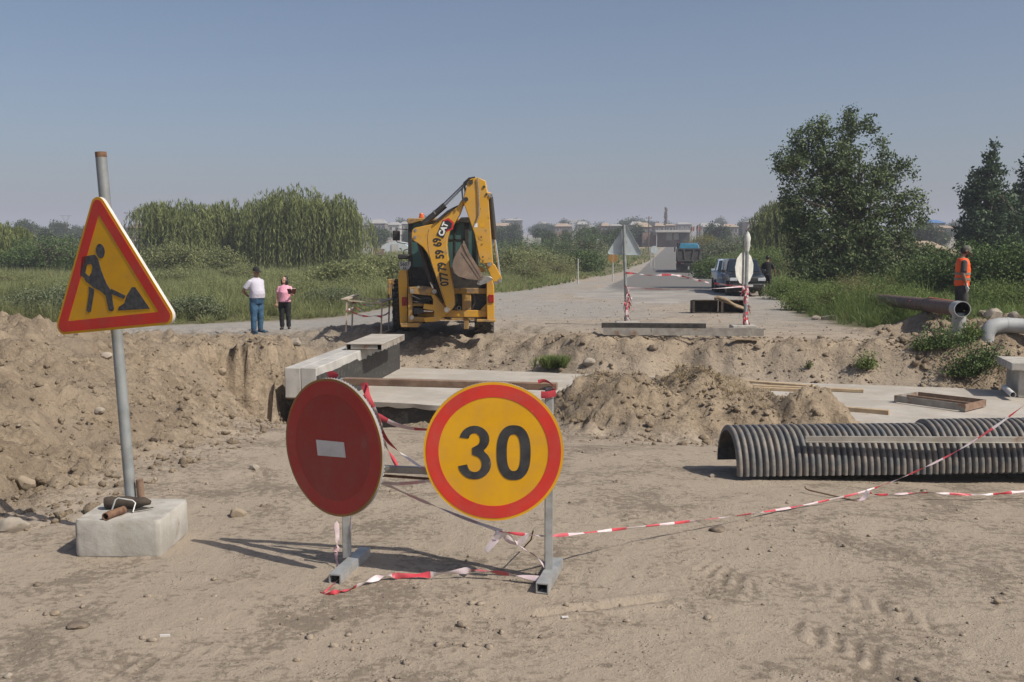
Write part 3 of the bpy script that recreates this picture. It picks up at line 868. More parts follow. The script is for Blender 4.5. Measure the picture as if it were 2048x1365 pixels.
def p_bank(r, n):
    s = r.uniform(-1, 12.5, n); t = DECK_W + .15 + r.uniform(0, 1, n) ** 1.4 * 2.4
    return DA[0] + s * E1[0] + t * E2[0], DA[1] + s * E1[1] + t * E2[1]
def p_heap(r, n):
    return r.normal(2.3, 1.0, n), r.normal(12.4, .9, n)
def p_right(r, n):
    return r.uniform(7.4, 11.5, n), r.uniform(16.3, 22, n)
def p_road(r, n):
    y = np.exp(r.uniform(np.log(22), np.log(40), n)); x = r.uniform(-2, 8, n)
    return x, y
for nm, args, lab in (('earth_clods', (4200, 401, p_left, .008, .045), 'crumbled clods over the spoil bank on the left'), ('pebbles', (4800, 402, p_flat, .004, .022), 'pebbles strewn over the trodden ground'),
                      ('bank_clods', (1700, 403, p_bank, .012, .07), 'clods on the bank beyond the concrete slab'), ('heap_clods', (1500, 404, p_heap, .010, .06), 'clods over the earth heap in front of the slab'),
                      ('rough_clods', (420, 405, p_right, .02, .13), 'clods and stones round the pipes on the right bank'), ('road_gravel', (900, 406, p_road, .012, .05), 'gravel on the dirt road end')):
    V, F = clods(*args)
    o = np_mesh(nm, V, F, EARTH)
    q = o.data.attributes.new('spoil', 'FLOAT', 'POINT'); q.data.foreach_set('value', np.full(len(V), 0. if nm in ('pebbles', 'road_gravel') else 1., np.float32))
    tag(o, lab, 'clods' if 'clod' in nm else 'gravel', kind='stuff')
def rock(name, label, px, py, w_px, h_ratio, m, seed, cat='stone', group=None):
    g = ground(px, py)
    s = w_px * g.y / FPX / 2
    r = np.random.default_rng(seed)
    V = ICO3_V.copy()
    for q in range(3):
        f = 1.3 * 1.9 ** q
        nn = fbm(V[:, 0] * f + seed, V[:, 1] * f + V[:, 2] * f * 1.3, seed + q, 2)
        V = V * (1 + .18 / (q + 1) * nn)[:, None]
    for q in range(7):                                    # chipped faces
        d = r.normal(0, 1, 3); d /= np.linalg.norm(d)
        lim = r.uniform(.62, .9); dd = V @ d
        V = V - np.outer(np.clip(dd - lim, 0, 1), d)
    V = V * np.array([s, s * .85, s * h_ratio])
    o = np_mesh(name, V, ICO3_F, m, smooth=True)
    o.data.set_sharp_from_angle(angle=R(38))
    o.location = (g.x, g.y, g.z + s * h_ratio * .35)
    return tag(o, label, cat, group)
for k, (px, py, w, hr, m, lab) in enumerate((
    (25, 1062, 66, .62, M_STONE, 'large pale boulder left of the concrete block'), (475, 1033, 36, .7, M_CLOD, 'round earth lump right of the concrete block'), (508, 940, 22, .7, M_STONE, 'pale stone right of the lump by the concrete block'),
    (157, 1255, 46, .4, M_DARKSTONE, 'flat dark clod in the lower left foreground'), (75, 1172, 17, .7, M_DARKSTONE, 'small black stone left of the concrete block'), (110, 1230, 20, .6, M_CLOD, 'small clod near the flat dark one'),
    (1436, 1064, 36, .45, M_DARKSTONE, 'dark clod lying below the warning tape'), (198, 826, 24, .6, M_STONE, 'pale flat stone on the spoil bank'), (213, 716, 26, .7, M_STONE, 'pale stone left of the sign post high on the bank'),
    (50, 975, 44, .8, M_CLOD, 'pale earth block at the foot of the spoil bank'), (1178, 733, 26, .8, M_STONE, 'pale rock on the far bank beside the grass tuft'), (15, 1355, 20, .7, M_STONE, 'stone at the lower left picture corner'),
    (1995, 1210, 18, .8, M_CLOD, 'clod in the right foreground'), (1425, 955, 16, .7, M_STONE, 'stone just left of the corrugated pipe mouth'), (1986, 640, 40, .8, M_STONE, 'boulder on the bank behind the grey pipe bend'),
    (1965, 636, 22, .8, M_STONE, 'small boulder beside the worker on the bank'), (2030, 640, 30, .8, M_STONE, 'boulder at the right edge above the grey pipe'), (1658, 640, 34, .5, M_STONE, 'rubble slab at the verge beside the weeds'), (1632, 640, 22, .6, M_STONE, 'rubble lump left of the rubble slab'),
    (590, 690, 30, .6, M_STONE, 'grey rubble lump behind the concrete parapet'), (445, 760, 20, .7, M_CLOD, 'clod midway up the spoil bank'), (310, 885, 18, .8, M_DARKSTONE, 'dark lump in the hollow of the spoil bank'),
    (1306, 700, 22, .7, M_DARKSTONE, 'dark lump low on the far bank'), (1515, 700, 16, .7, M_DARKSTONE, 'dark stones high on the far bank'))):
    rock('stone', lab, px, py, w, hr, m, 500 + k, group='loose stones and clods')
# ================================================================== FOREGROUND
M_CONC = mat('concrete', (.46, .44, .40), (.33, .32, .29), 5, .9, spots=((.24, .225, .2), 9, .56, .72), bump=.5, bscale=22, dust=.3)
M_CONC_D = mat('dusty_concrete', (.44, .41, .365), (.35, .325, .285), 1.6, .92, spots=((.34, .30, .25), 3, .55, .72), bump=.5, bscale=30, dust=.4)
M_PARAPET = mat('cast_concrete', (.47, .455, .425), (.36, .35, .33), 3.5, .85, spots=((.36, .33, .28), 6, .58, .7), bump=.2, bscale=25)
M_BITUMEN = mat('bitumen', (.035, .034, .032), (.10, .09, .078), 9, .7, lo=.5, hi=.75, bump=.6, bscale=30)
M_GALV = mat('galvanised_steel', (.42, .43, .43), (.30, .315, .32), 14, .45, .35, bump=.1, bscale=60, dust=.3)
M_POST = mat('grey_pipe', (.30, .325, .33), (.235, .255, .26), 10, .5, .25, spots=((.20, .11, .06), 7, .64, .72), bump=.1, bscale=50, dust=.2)
M_RUST = mat('rust', (.15, .08, .05), (.21, .12, .07), 18, .85, .1, spots=((.09, .045, .03), 10, .55, .7), bump=.4, bscale=60)
M_RUSTBROWN = mat('brown_rust', (.24, .15, .10), (.17, .105, .07), 10, .8, .1, dust=.4, bump=.2)
M_STEELBAR = mat('weathered_steel', (.36, .34, .30), (.25, .23, .205), 6, .6, .2, spots=((.21, .12, .07), 5, .55, .68), dust=.3, bump=.2)
M_BLACK = mat('plain_black', (.022, .021, .02), (.04, .037, .034), 8, .75, bump=.4, bscale=30, dust=.15)
M_TARWOOD = mat('tarred_wood', (.035, .028, .022), (.075, .055, .04), 12, .9, bump=.8, bscale=25)
M_YEL = mat('sign_yellow', (.69, .355, .004), (.62, .31, .005), 5, .38, spots=((.52, .30, .05), 12, .68, .76), dust=.12)
M_RED = mat('sign_red', (.60, .035, .022), (.50, .03, .022), 5, .42, spots=((.60, .16, .13), 14, .66, .74), dust=.12)
M_DRED = mat('faded_sign_red', (.42, .020, .024), (.36, .018, .02), 4, .32, spots=((.36, .07, .07), 9, .62, .78), dust=.10)
M_DRED2 = mat('faded_sign_red_centre', (.33, .018, .022), (.28, .016, .02), 3, .32, spots=((.30, .06, .06), 7, .60, .80), dust=.10)
M_OLIVE = mat('faded_sign_border', (.33, .17, .03), (.25, .13, .03), 8, .5, dust=.2)
M_BLK = mat('sign_black', (.022, .022, .024), (.045, .045, .047), 12, .5, spots=((.14, .14, .14), 16, .60, .68))
M_SYMB = mat('sign_symbol_grey', (.045, .045, .048), (.085, .085, .088), 40, .5)
M_WHITE = mat('sign_white', (.66, .64, .62), (.55, .53, .51), 8, .5)
M_TAPE_R = mat('tape_red', (.58, .055, .075), (.48, .10, .12), 5, .45)
M_TAPE_W = mat('tape_white', (.68, .62, .62), (.56, .44, .46), 5, .45)
M_TAPE_P = mat('tape_sun_bleached', (.60, .33, .36), (.52, .44, .46), 7, .5)
M_WOOD = mat('weathered_wood', (.36, .27, .175), (.26, .19, .125), 7, .85, bump=.3, bscale=18)
M_WOOD2 = mat('fresh_plank', (.46, .35, .22), (.36, .26, .16), 7, .8, bump=.3, bscale=18)
M_PIPE = mat('grey_plastic', (.115, .120, .125), (.085, .088, .092), 6, .6, spots=((.17, .165, .155), 7, .55, .75), bump=.1, bscale=20, dust=.5)

# --- concrete slab over the culvert
def slab():
    r = np.random.default_rng(3)
    n = 90
    edge = []
    for i in range(n + 1):
        s = -.5 + (DECK_L + .5) * i / n
        edge.append((s, (.06 * float(pn(s * 2.2, 1.5, 9)) + .03 * float(pn(s * 7, 1.5, 10))) - .02))
    V = []; F = []
    rows = [0, .06, .5, 1, 1.6, 2.2, 2.8, 3.4, 4.0, DECK_W]
    for j, t in enumerate(rows):
        for (s, e) in edge:
            tt = t + e * (1 - t / DECK_W)
            z = DECK_Z + .012 * float(pn(s * 1.2, t * 1.2, 14)) - (.02 if j == 0 else 0)
            V.append(deck_pt(s, tt, z))
    for j in range(len(rows) - 1):
        for i in range(n):
            a = j * (n + 1) + i
            F.append((a, a + 1, a + n + 2, a + n + 1))
    b = len(V)
    for (s, e) in edge: V.append(deck_pt(s, e + .01, DECK_Z - .10 + .03 * float(pn(s * 5, 3, 15))))
    for i in range(n): F.append((i + 1, i, b + i, b + i + 1))
    o = MB().add(V, F).build('concrete_slab', M_CONC_D, smooth=40)
    m2 = MB()
    m2.add([deck_pt(-.5, .05, DECK_Z - .08), deck_pt(DECK_L, .05, DECK_Z - .08), deck_pt(DECK_L, .05, -1.7), deck_pt(-.5, .05, -1.7)], [(0, 1, 2, 3)])
    m2.build('bitumen_face', M_BITUMEN, o, smooth=0)
    tag(o, 'pale dusty concrete slab lying across the excavated culvert', 'concrete slab')
slab()
# --- parapet on the left end of the slab
def parapet():
    p = Vector((-3.0, 15.15, 0)); q = Vector((-2.37, 20.9, 0)); d = (q - p).normalized(); L = (q - p).length
    rz = math.atan2(d.y, d.x) - math.pi / 2
    o = thing('concrete_parapet', 'long pale concrete parapet block with black coated side left of the slab', 'parapet', (p.x, p.y, 0), rz)
    top = -.19
    m = MB(); m.box((-.125, L / 2, top - .235), (.25, L, .47)); m.build('block', M_PARAPET, o, bevel=.012)
    m = MB(); m.box((-.378, L / 2, top - .237), (.25, L, .47)); m.build('block', M_PARAPET, o, bevel=.012)
    m = MB(); m.box((-.24, L / 2 + .15, top - .80), (.40, L - .1, .64)); m.build('footing', M_BITUMEN, o, bevel=.01)
    m = MB(); m.box((-.25, L / 2 + .04, top - .482), (.50, L, .03)); m.build('joint', M_RUSTBROWN, o)
    r = random.Random(4)
    top_e = []; n = 60
    for i in range(n + 1):
        f = i / n
        z = -.12 - .02 * f if f < .10 else (-.15 + .04 * f if f < .42 else -.20 + .04 * f)
        if f > .5: z += r.uniform(-.035, .035)
        else: z += r.uniform(-.006, .006)
        top_e.append((f * L, top + z))
    vs = []; fs = []
    for (y, z) in top_e:
        vs += [(.003, y, z), (.003, y, -1.15)]
    for i in range(n):
        fs.append((2 * i, 2 * i + 1, 2 * i + 3, 2 * i + 2))
    MB().add(vs, fs).build('bitumen_coat', M_BITUMEN, o, smooth=0)
parapet()
def form_box():
    p = Vector((-2.98, 17.75, -.185)); rz = -.10
    o = thing('formwork_box', 'flat steel formwork box lying on the concrete parapet', 'formwork box', p, rz)
    W, L, H = .66, 1.95, .115
    m = MB(); m.box((W / 2, L / 2, H - .008), (W, L, .016)); m.build('lid', M_CONC_D, o, bevel=.003)
    m = MB(); m.box((.006, L / 2, H / 2 - .012), (.012, L, H - .02)); m.box((W - .006, L / 2, H / 2 - .012), (.012, L, H - .02)); m.box((W / 2, L - .01, H / 2 - .012), (W - .03, .012, H - .02))
    m.build('side_plate', M_STEELBAR, o)
    m = MB(); m.box((W / 2, .03, H / 2 - .012), (W - .17, .012, H - .025)); m.build('end_plate', M_STEELBAR, o)
    m = MB(); m.box((W / 2, L / 2, .006), (W - .03, L - .03, .010)); m.build('bottom_plate', M_BLACK, o)
form_box()
def right_parapet():
    p = at(2026, 775, 17.0)
    o = thing('concrete_parapet', 'dark concrete parapet end at the right edge of the slab', 'parapet', (p.x, p.y, DECK_Z), R(-14))
    m = MB(); m.box((.55, .3, .235), (1.0, .9, .47)); m.build('block', M_CONC, o, bevel=.015)
    m = MB(); m.box((.50, .28, .54), (1.2, 1.1, .13)); m.build('cap', M_CONC, o, bevel=.012)
    m = MB(); m.pipe([(-.12, .1, .14), (-.12, -.55, .10)], .05, .042, 14); m.build('drain_pipe', M_WHITE, o)
right_parapet()

# --- roadworks triangle on its leaning post in the concrete block
def rounded_poly(pts, rad, n=6):
    out = []
    N = len(pts)
    for i in range(N):
        p = Vector(pts[i]); a = Vector(pts[i - 1]) - p; b = Vector(pts[(i + 1) % N]) - p
        a.normalize(); b.normalize()
        ang = a.angle(b); l = rad / math.tan(ang / 2)
        c = p + (a + b).normalized() * (rad / math.sin(ang / 2))
        s = p + a * l - c; e = p + b * l - c
        a0 = math.atan2(s.y, s.x); a1 = math.atan2(e.y, e.x)
        da = (a1 - a0 + math.pi) % (2 * math.pi) - math.pi
        for k in range(n + 1):
            t = a0 + da * k / n
            out.append((c.x + rad * math.cos(t), c.y + rad * math.sin(t)))
    return out
def circle(r, n=64, cx=0, cz=0, a0=0):
    return [(cx + r * math.cos(a0 + 2 * math.pi * k / n), cz + r * math.sin(a0 + 2 * math.pi * k / n)) for k in range(n)]
def tri(side, rad):
    h = side * math.sqrt(3) / 2
    return rounded_poly([(0, h * 2 / 3), (side / 2, -h / 3), (-side / 2, -h / 3)], rad)
def triangle_sign():
    base = Vector((-2.205, 5.66, .2))
    o = thing('roadworks_sign', 'yellow roadworks triangle with red border on a leaning pipe set in a concrete block', 'road sign', (-2.11, 5.61, 0))
    off = -Vector((-2.11, 5.61, 0))
    top = Vector((-2.315, 5.68, 2.21))
    m = MB(); m.pipe([base + off - Vector((0, 0, .1)), base.lerp(top, .5) + off, top + off - (top - base).normalized() * .03], .031, .026, 22)
    m.build('post', M_POST, o)
    m = MB(); m.pipe([top + off - (top - base).normalized() * .03, top + off], .0312, .026, 22); m.build('post_tip', M_RUST, o)
    # block
    m = MB()
    prof = rounded_poly([(-.235, -.24), (.235, -.24), (.235, .24), (-.235, .24)], .03, 4)
    def lay(s, z): return [(x * s, y * s, z) for x, y in prof]
    n = len(prof); vs = lay(.985, 0) + lay(1.0, .02) + lay(1.0, .18) + lay(.97, .20); fs = []
    for j in range(3):
        for i in range(n): fs.append((j * n + i, j * n + (i + 1) % n, (j + 1) * n + (i + 1) % n, (j + 1) * n + i))
    fs += [tuple(range(n))[::-1], tuple(3 * n + i for i in range(n))]
    bl = m.add(vs, fs).build('concrete_base', M_CONC, o, smooth=25)
    bl.location = (-.035, -.09, 0)
    # rebar beside the post
    m = MB(); pts = []; rs = []
    for k in range(47):
        f = k / 46; pts.append(base.lerp(top, .075 * f) + off + Vector((.058, -.005, -.01))); rs.append(.019 + .0035 * (k % 2))
    m.tube(pts, rs, 12); m.build('rebar', M_RUSTBROWN, o)
    # sign plate
    c = at(216, 566, 5.50)
    pl = bpy.data.objects.new('sign_plate', None); pl = MB()
    rot = Matrix.Rotation(R(-6.5), 4, 'Y') @ Matrix.Rotation(R(-22), 4, 'Z') @ Matrix.Rotation(R(-1.5), 4, 'X')
    S = .905
    pl.prism(tri(S, .05), 0, .004, 0)
    ou = tri(S, .05); inn = [(x * .978, z * .978) for x, z in ou]
    pl.ring(ou, inn, .004, .024, 1)
    plate = pl.build('sign_plate', [M_YEL, M_WHITE], o, smooth=25)
    plate.matrix_local = Matrix.Translation(c + off) @ rot
    bo = MB(); a = tri(S * .945, .036); b = tri(S * .72, .004)
    bo.ring(a, b, -.002, .001); bo.build('red_border', M_RED, plate, smooth=0)
    sy = MB()
    def blob(pts): sy.prism(pts, -.002, .001)
    def pxz(px, py):                                   # survey of the pictogram in its own plane
        u = (px - 231) / 232.0 * S * 1.0; v = (566 - py) / 268.0 * S * .872
        return (u, v - u * .045)
    hd = pxz(225, 506); sy.prism([(hd[0] + .031 * math.cos(t), hd[1] + .040 * math.sin(t)) for t in [2 * math.pi * k / 20 for k in range(20)]], -.002, .001)
    for poly in ([(190, 514), (214, 512), (219, 520), (222, 542), (228, 566), (235, 582), (236, 616), (232, 620), (226, 618), (224, 590), (215, 580), (204, 574), (193, 562), (198, 552), (204, 545), (207, 534), (205, 529)],
                 [(190, 514), (205, 529), (197, 530), (192, 545), (198, 552), (192, 563), (188, 553), (182, 549), (183, 543)],
                 [(204, 576), (203, 584), (193, 618), (188, 620), (185, 616), (194, 583), (195, 571)],
                 [(235, 577), (260, 592), (256, 598), (236, 588)],
                 [(243, 619), (245, 612), (256, 606), (262, 592), (273, 577), (279, 577), (300, 618)]):
        blob([pxz(*p) for p in poly])
    sy.build('worker_symbol', M_SYMB, plate, smooth=0)
triangle_sign()
def block_litter():
    m = MB(); a = Vector((-2.300, 5.520, .235)); b = Vector((-2.050, 5.535, .238))
    pts = [a.lerp(b, k / 8) + Vector((0, 0, .004 * math.sin(k * 2.1))) for k in range(9)]
    m.tube(pts, [.034, .036, .035, .035, .034, .033, .03, .024, .012], 14)
    o = m.build('tarred_log', M_TARWOOD); tag(o, 'short black log lying on the concrete block', 'log')
    m = MB(); m.pipe([(-2.160, 5.425, .222), (-2.195, 5.335, .222), (-2.207, 5.285, .221)], .0215, .017, 16)
    o = m.build('rusty_pipe_stub', M_RUST); tag(o, 'rusty pipe stub poking over the front edge of the concrete block', 'pipe')
    m = MB(); m.tube([(-2.225, 5.395, .20), (-2.210, 5.435, .275), (-2.200, 5.450, .282), (-2.125, 5.465, .265), (-2.110, 5.465, .25), (-2.115, 5.435, .205)], .0045, 8)
    o = m.build('wire_loop', M_GALV); tag(o, 'bent grey wire loop standing over the black log on the block', 'wire')
    m = MB(); m.tube([(-2.165, 5.425, .212), (-2.095, 5.455, .214), (-2.025, 5.505, .214)], [.007, .006, .003], 7)
    o = m.build('stick', M_TARWOOD); tag(o, 'thin dark stick beside the black log on the block', 'stick')
block_litter()

# --- the portable frame with the two round signs
FR_L = Vector((-.872, 5.13, 0)); FR_R = Vector((.186, 4.93, 0))
def sign_frame():
    o = thing('sign_frame', 'grey steel frame on two feet that carries the two round signs', 'sign stand', (FR_L + FR_R) / 2)
    off = -(FR_L + FR_R) / 2
    def P(p, z): return Vector((p.x, p.y, z)) + off
    for p, h in ((FR_L, 1.0), (FR_R, .985)):
        m = MB(); m.bar(P(p, .045), P(p, h), .042, .042, up=Vector((0, 1, 0))); m.build('post', M_GALV, o, bevel=.004)
    for p, (nx, ny), (fx, fy) in ((FR_L, (-.885, 4.83), (-.80, 5.28)), (FR_R, (.146, 4.70), (.238, 5.10))):
        m = MB()
        a = Vector((nx, ny, .028)) + off; b = Vector((fx, fy, .028)) + off
        m.bar(a + Vector((0, 0, .022)), b + Vector((0, 0, .022)), .062, .006)
        d = (b - a).normalized(); sd = Vector((d.y, -d.x, 0))
        for s in (-1, 1):
            m.bar(a + sd * s * .028 + Vector((0, 0, -.004)), b + sd * s * .028 + Vector((0, 0, -.004)), .006, .046)
        m.bar(a + Vector((0, 0, -.024)), b + Vector((0, 0, -.024)), .05, .004)
        m.build('foot', M_GALV, o)
    m = MB(); m.bar(P(FR_L, .985) + Vector((-.0, .0, 0)), P(FR_R, .985) + Vector((.04, 0, 0)), .045, .036)
    m.build('top_rail', M_RUSTBROWN, o, bevel=.003)
    m = MB(); m.bar(P(FR_L, .53), P(FR_R, .53), .03, .036); m.build('lower_rail', M_GALV, o, bevel=.003)
    m = MB(); m.bar(P(FR_L, .50), P(FR_R, .47), .012, .012); m.build('brace', M_RUST, o)
sign_frame()
def toothed(r0, r1, n=110):
    return [((r1 if k % 2 else r0) * math.cos(math.pi * k / n), (r1 if k % 2 else r0) * math.sin(math.pi * k / n)) for k in range(2 * n)]
def disc_plate(rad, mats, o):
    m = MB()
    m.prism(circle(rad, 96), 0, .004, 0)
    ou = circle(rad, 220); inn = circle(rad - .006, 220)
    m.ring(ou, inn, .004, .018, 1)
    m.ring(toothed(rad + .002, rad - .008), circle(rad - .03, 220), .018, .023, 1)
    return m.build('plate', mats, o, smooth=25)
def digit_3(h):
    "bold 3 as a closed outline, height h, centred"
    out = []
    def arc(cx, cz, rx, rz, a0, a1, n=14):
        return [(cx + rx * math.cos(R(a0 + (a1 - a0) * k / n)), cz + rz * math.sin(R(a0 + (a1 - a0) * k / n))) for k in range(n + 1)]
    out += arc(0, .245, .275, .255, 172, -52)           # top bowl outside
    out += arc(0, -.215, .305, .285, 52, -172)          # bottom bowl outside
    out += [(-.14, -.222)]
    out += arc(0, -.215, .135, .15, -168, 62, 14)
    out += [(-.045, -.035), (-.045, .085)]
    out += arc(0, .245, .105, .12, -60, 168, 12)
    out += [(-.115, .262)]
    return [(x * h, z * h) for x, z in out]
def speed_sign():
    c = at(987, 904, 4.845)
    o = thing('speed_limit_sign', 'round yellow sign with red ring and black 30 on the frame', 'road sign', c)
    o.rotation_euler = Euler((R(-1.0), 0, R(-1)))
    disc_plate(.347, [M_YEL, M_GALV], o)
    m = MB(); m.ring(circle(.334, 96), circle(.272, 96), -.002, .001); m.build('red_ring', M_RED, o, smooth=0)
    m = MB(); h = .268
    m.prism([(x - .0935, z - .004) for x, z in digit_3(h)], -.0025, .001)
    m.build('digit', M_BLK, o, smooth=0)
    m = MB(); ou = [(.108 + .079 * math.cos(t), -.002 + .136 * math.sin(t)) for t in [2 * math.pi * k / 48 for k in range(48)]]
    def sup(a, b, cx, cz, e): return [(cx + a * abs(math.cos(t)) ** e * (1 if math.cos(t) > 0 else -1), cz + b * abs(math.sin(t)) ** e * (1 if math.sin(t) > 0 else -1)) for t in [2 * math.pi * (k + .5) / 48 for k in range(48)]]
    m.ring(sup(.084, .137, .1, -.004, .82), sup(.034, .092, .1, -.004, .8), -.0025, .001)
    m.build('digit', M_BLK, o, smooth=0)
    m = MB(); m.box((0, .045, .078), (.5, .05, .03)); m.build('bracket', M_GALV, o)
speed_sign()
def no_entry_sign():
    c = at(664, 896, 5.02)
    o = thing('no_entry_sign', 'round dark red no entry sign with small white bar on the frame', 'road sign', c)
    o.matrix_world = Matrix.Translation(c) @ Matrix.Rotation(R(-4.5), 4, 'Y') @ Matrix.Rotation(R(-37), 4, 'Z') @ Matrix.Rotation(R(-2), 4, 'X')
    disc_plate(.357, [M_OLIVE, M_GALV], o)
    m = MB(); m.ring(circle(.345, 96), circle(.275, 96), -.002, .001); m.build('outer_red', M_DRED, o, smooth=0)
    m = MB(); m.prism(circle(.2745, 96), -.002, .001); m.build('inner_red', M_DRED2, o, smooth=0)
    m = MB(); m.prism([(-.112, .036), (.095, .034), (.100, -.044), (-.108, -.046)], -.0045, -.0025); m.build('white_bar', M_WHITE, o, smooth=0)
no_entry_sign()

# --- warning tapes
def ribbon(mb, pts, w=.05, twist=0., up=Vector((0, 0, 1)), stripe=.14, n=60, phase=0., pale=False, seed=0, wob=.0):
    "a tape along a smooth path; red, white (or bleached) stretches alternate"
    P = [Vector(p) for p in pts]
    def cr(t):
        i = min(int(t), len(P) - 2); f = t - i
        p0 = P[max(i - 1, 0)]; p1 = P[i]; p2 = P[i + 1]; p3 = P[min(i + 2, len(P) - 1)]
        return .5 * ((2 * p1) + (p2 - p0) * f + (2 * p0 - 5 * p1 + 4 * p2 - p3) * f * f + (3 * p1 - p0 - 3 * p2 + p3) * f ** 3)
    r = random.Random(seed)
    C_ = [cr((len(P) - 1) * k / n) for k in range(n + 1)]
    L = 0; prev = None
    ph = r.uniform(0, 6)
    for k in range(n + 1):
        d = (C_[min(k + 1, n)] - C_[max(k - 1, 0)]).normalized()
        a, b, _ = frame(d, up)
        t = twist * k / n + wob * math.sin(k * .37 + ph)
        v = (b * math.cos(t) + a * math.sin(t)) * w / 2 * (1 - .35 * abs(math.sin(k * .23 + ph)) * (1 if wob else 0))
        cur = (C_[k] - v, C_[k], C_[k] + v)
        cur = (cur[0], cur[1] + a * .004, cur[2])
        if prev:
            L += (C_[k] - C_[k - 1]).length
            q = int((L + phase) / stripe) % 2
            mi = (2 if q else 1) if pale else q
            mb.add(prev + cur, [(0, 1, 4, 3), (1, 2, 5, 4)], mi)
        prev = cur
TM = [M_TAPE_R, M_TAPE_W, M_TAPE_P]
def tape(name, label, specs, parent=None, seed=0):
    m = MB()
    for k, (pts, kw) in enumerate(specs):
        ribbon(m, pts, seed=seed + k, **kw)
    o = m.build(name, TM, parent, smooth=60)
    if label: tag(o, label, 'barrier tape')
    return o
tape('barrier_tape', 'long red and white tape running from the 30 sign across the ribbed pipe', [
    ([at(1001, 1064, 4.90), at(1080, 1072, 4.93), at(1130, 1070, 5.0), at(1300, 1052, 5.5), at(1480, 1031, 5.95), at(1600, 1012, 6.3), at(1736, 981, 6.62), at(1850, 935, 6.66), at(1945, 884, 6.66), at(2048, 811, 6.64), at(2200, 690, 6.6)],
     dict(w=.019, twist=11, stripe=.13, n=190, wob=.8))], seed=1)
tape('barrier_tape', 'red and white tape lying on the ground towards the right edge below the ribbed pipe', [
    ([at(1736, 984, 6.62), at(1760, 990, 6.62), at(1850, 986, 6.66), at(1960, 990, 6.68), at(2048, 983, 6.75), at(2150, 976, 6.8)], dict(w=.023, twist=4, stripe=.15, n=90, wob=.9)),
    ([at(1736, 982, 6.60), at(1728, 996, 6.6), at(1715, 1003, 6.58)], dict(w=.03, twist=2, n=10, pale=True))], seed=5)
def frame_tape():
    o = thing('barrier_tape', 'tangled red and white tape wound round the frame of the two signs', 'barrier tape', (-.2, 5.0, 0))
    off = Vector((.2, -5.0, 0))
    def S(*pp): return [at(p[0], p[1], p[2] * (.982 if p[1] > 1139 else 1)) + off for p in pp]
    zz = [
        (S((728, 766, 5.06), (735, 790, 5.06), (752, 830, 5.08), (769, 873, 5.08), (793, 899, 5.06), (845, 936, 5.02), (900, 960, 5.0)), dict(w=.042, twist=1.5, n=40, wob=.4)),
        (S((751, 829, 5.10), (764, 877, 5.1), (788, 921, 5.1), (800, 946, 5.08)), dict(w=.045, twist=2.0, n=26, wob=.5, phase=.08)),
        (S((755, 831, 5.12), (786, 847, 5.12), (821, 857, 5.1), (860, 860, 5.08)), dict(w=.026, twist=1.0, n=26, phase=.07)),
        (S((770, 968, 5.10), (821, 992, 5.04), (874, 1014, 4.99), (927, 1036, 4.95), (980, 1055, 4.92), (1004, 1064, 4.90)), dict(w=.030, twist=3, n=40, pale=True, wob=.3)),
        (S((760, 966, 5.1), (800, 968, 5.05), (862, 962, 5.0)), dict(w=.018, twist=.4, n=16, pale=True)),
        (S((1006, 1066, 4.90), (1020, 1082, 4.90), (1045, 1096, 4.91), (1070, 1112, 4.92), (1094, 1134, 4.92)), dict(w=.034, twist=2.2, n=34, pale=True, wob=.5)),
        (S((1000, 1064, 4.89), (990, 1080, 4.88), (972, 1102, 4.87)), dict(w=.038, twist=1.2, n=12, pale=True)),
        (S((990, 1078, 4.88), (1015, 1068, 4.87), (1035, 1088, 4.88)), dict(w=.032, twist=2.0, n=14, pale=True)),
        (S((1035, 1090, 4.89), (1052, 1074, 4.88), (1062, 1068, 4.89)), dict(w=.03, twist=1.0, n=10, pale=True)),
        (S((648, 1190, 4.80), (668, 1187, 4.78), (694, 1180, 4.83), (735, 1164, 4.92), (769, 1152, 4.98), (804, 1152, 5.0), (856, 1150, 5.0), (918, 1143, 5.0), (958, 1141, 5.0), (1024, 1150, 4.97), (1092, 1160, 4.92)), dict(w=.034, twist=5, n=110, wob=.8, stripe=.2)),
        (S((648, 1190, 4.80), (655, 1180, 4.82), (680, 1156, 4.98), (696, 1142, 5.06), (690, 1146, 5.09), (676, 1154, 5.09)), dict(w=.026, twist=2, n=34, wob=.4)),
        (S((640, 1189, 4.80), (655, 1193, 4.78), (670, 1190, 4.78)), dict(w=.03, twist=1, n=14)),
        (S((672, 1042, 5.10), (675, 1075, 5.10), (672, 1110, 5.10), (678, 1150, 5.09)), dict(w=.034, twist=3, n=30, pale=True, wob=.6)),
        (S((697, 1042, 5.12), (700, 1060, 5.12), (693, 1085, 5.12)), dict(w=.024, twist=2, n=14, pale=True)),
        (S((1076, 764, 4.90), (1090, 762, 4.90), (1104, 770, 4.90), (1108, 785, 4.90)), dict(w=.02, twist=2, n=16)),
        (S((1082, 790, 4.90), (1096, 790, 4.895), (1112, 786, 4.90)), dict(w=.036, twist=.3, n=8, stripe=2)),
        (S((656, 752, 5.09), (666, 750, 5.08), (676, 756, 5.08)), dict(w=.04, twist=.6, n=8, stripe=.06)),
        (S((731, 770, 5.05), (728, 790, 5.06), (730, 812, 5.07)), dict(w=.03, twist=.8, n=10)),
    ]
    for k, (pts, kw) in enumerate(zz):
        m = MB(); ribbon(m, pts, seed=40 + k, **kw); m.build('strand', TM, o, smooth=60)
frame_tape()
m = MB(); m.tube([at(1610, 973, 6.85), at(1612, 978, 6.84), at(1619, 981, 6.8), at(1650, 988, 6.72), at(1714, 1003, 6.56)], [.006] * 5, 8)
tag(m.build('rusty_rod', M_RUSTBROWN), 'thin bent rusty rod lying below the ribbed pipe', 'rod')
m = MB(); m.tube([on_z(1045, 1098, .02), at(1062, 1080, 4.97), at(1066, 1062, 5.0)], [.004] * 3, 6)
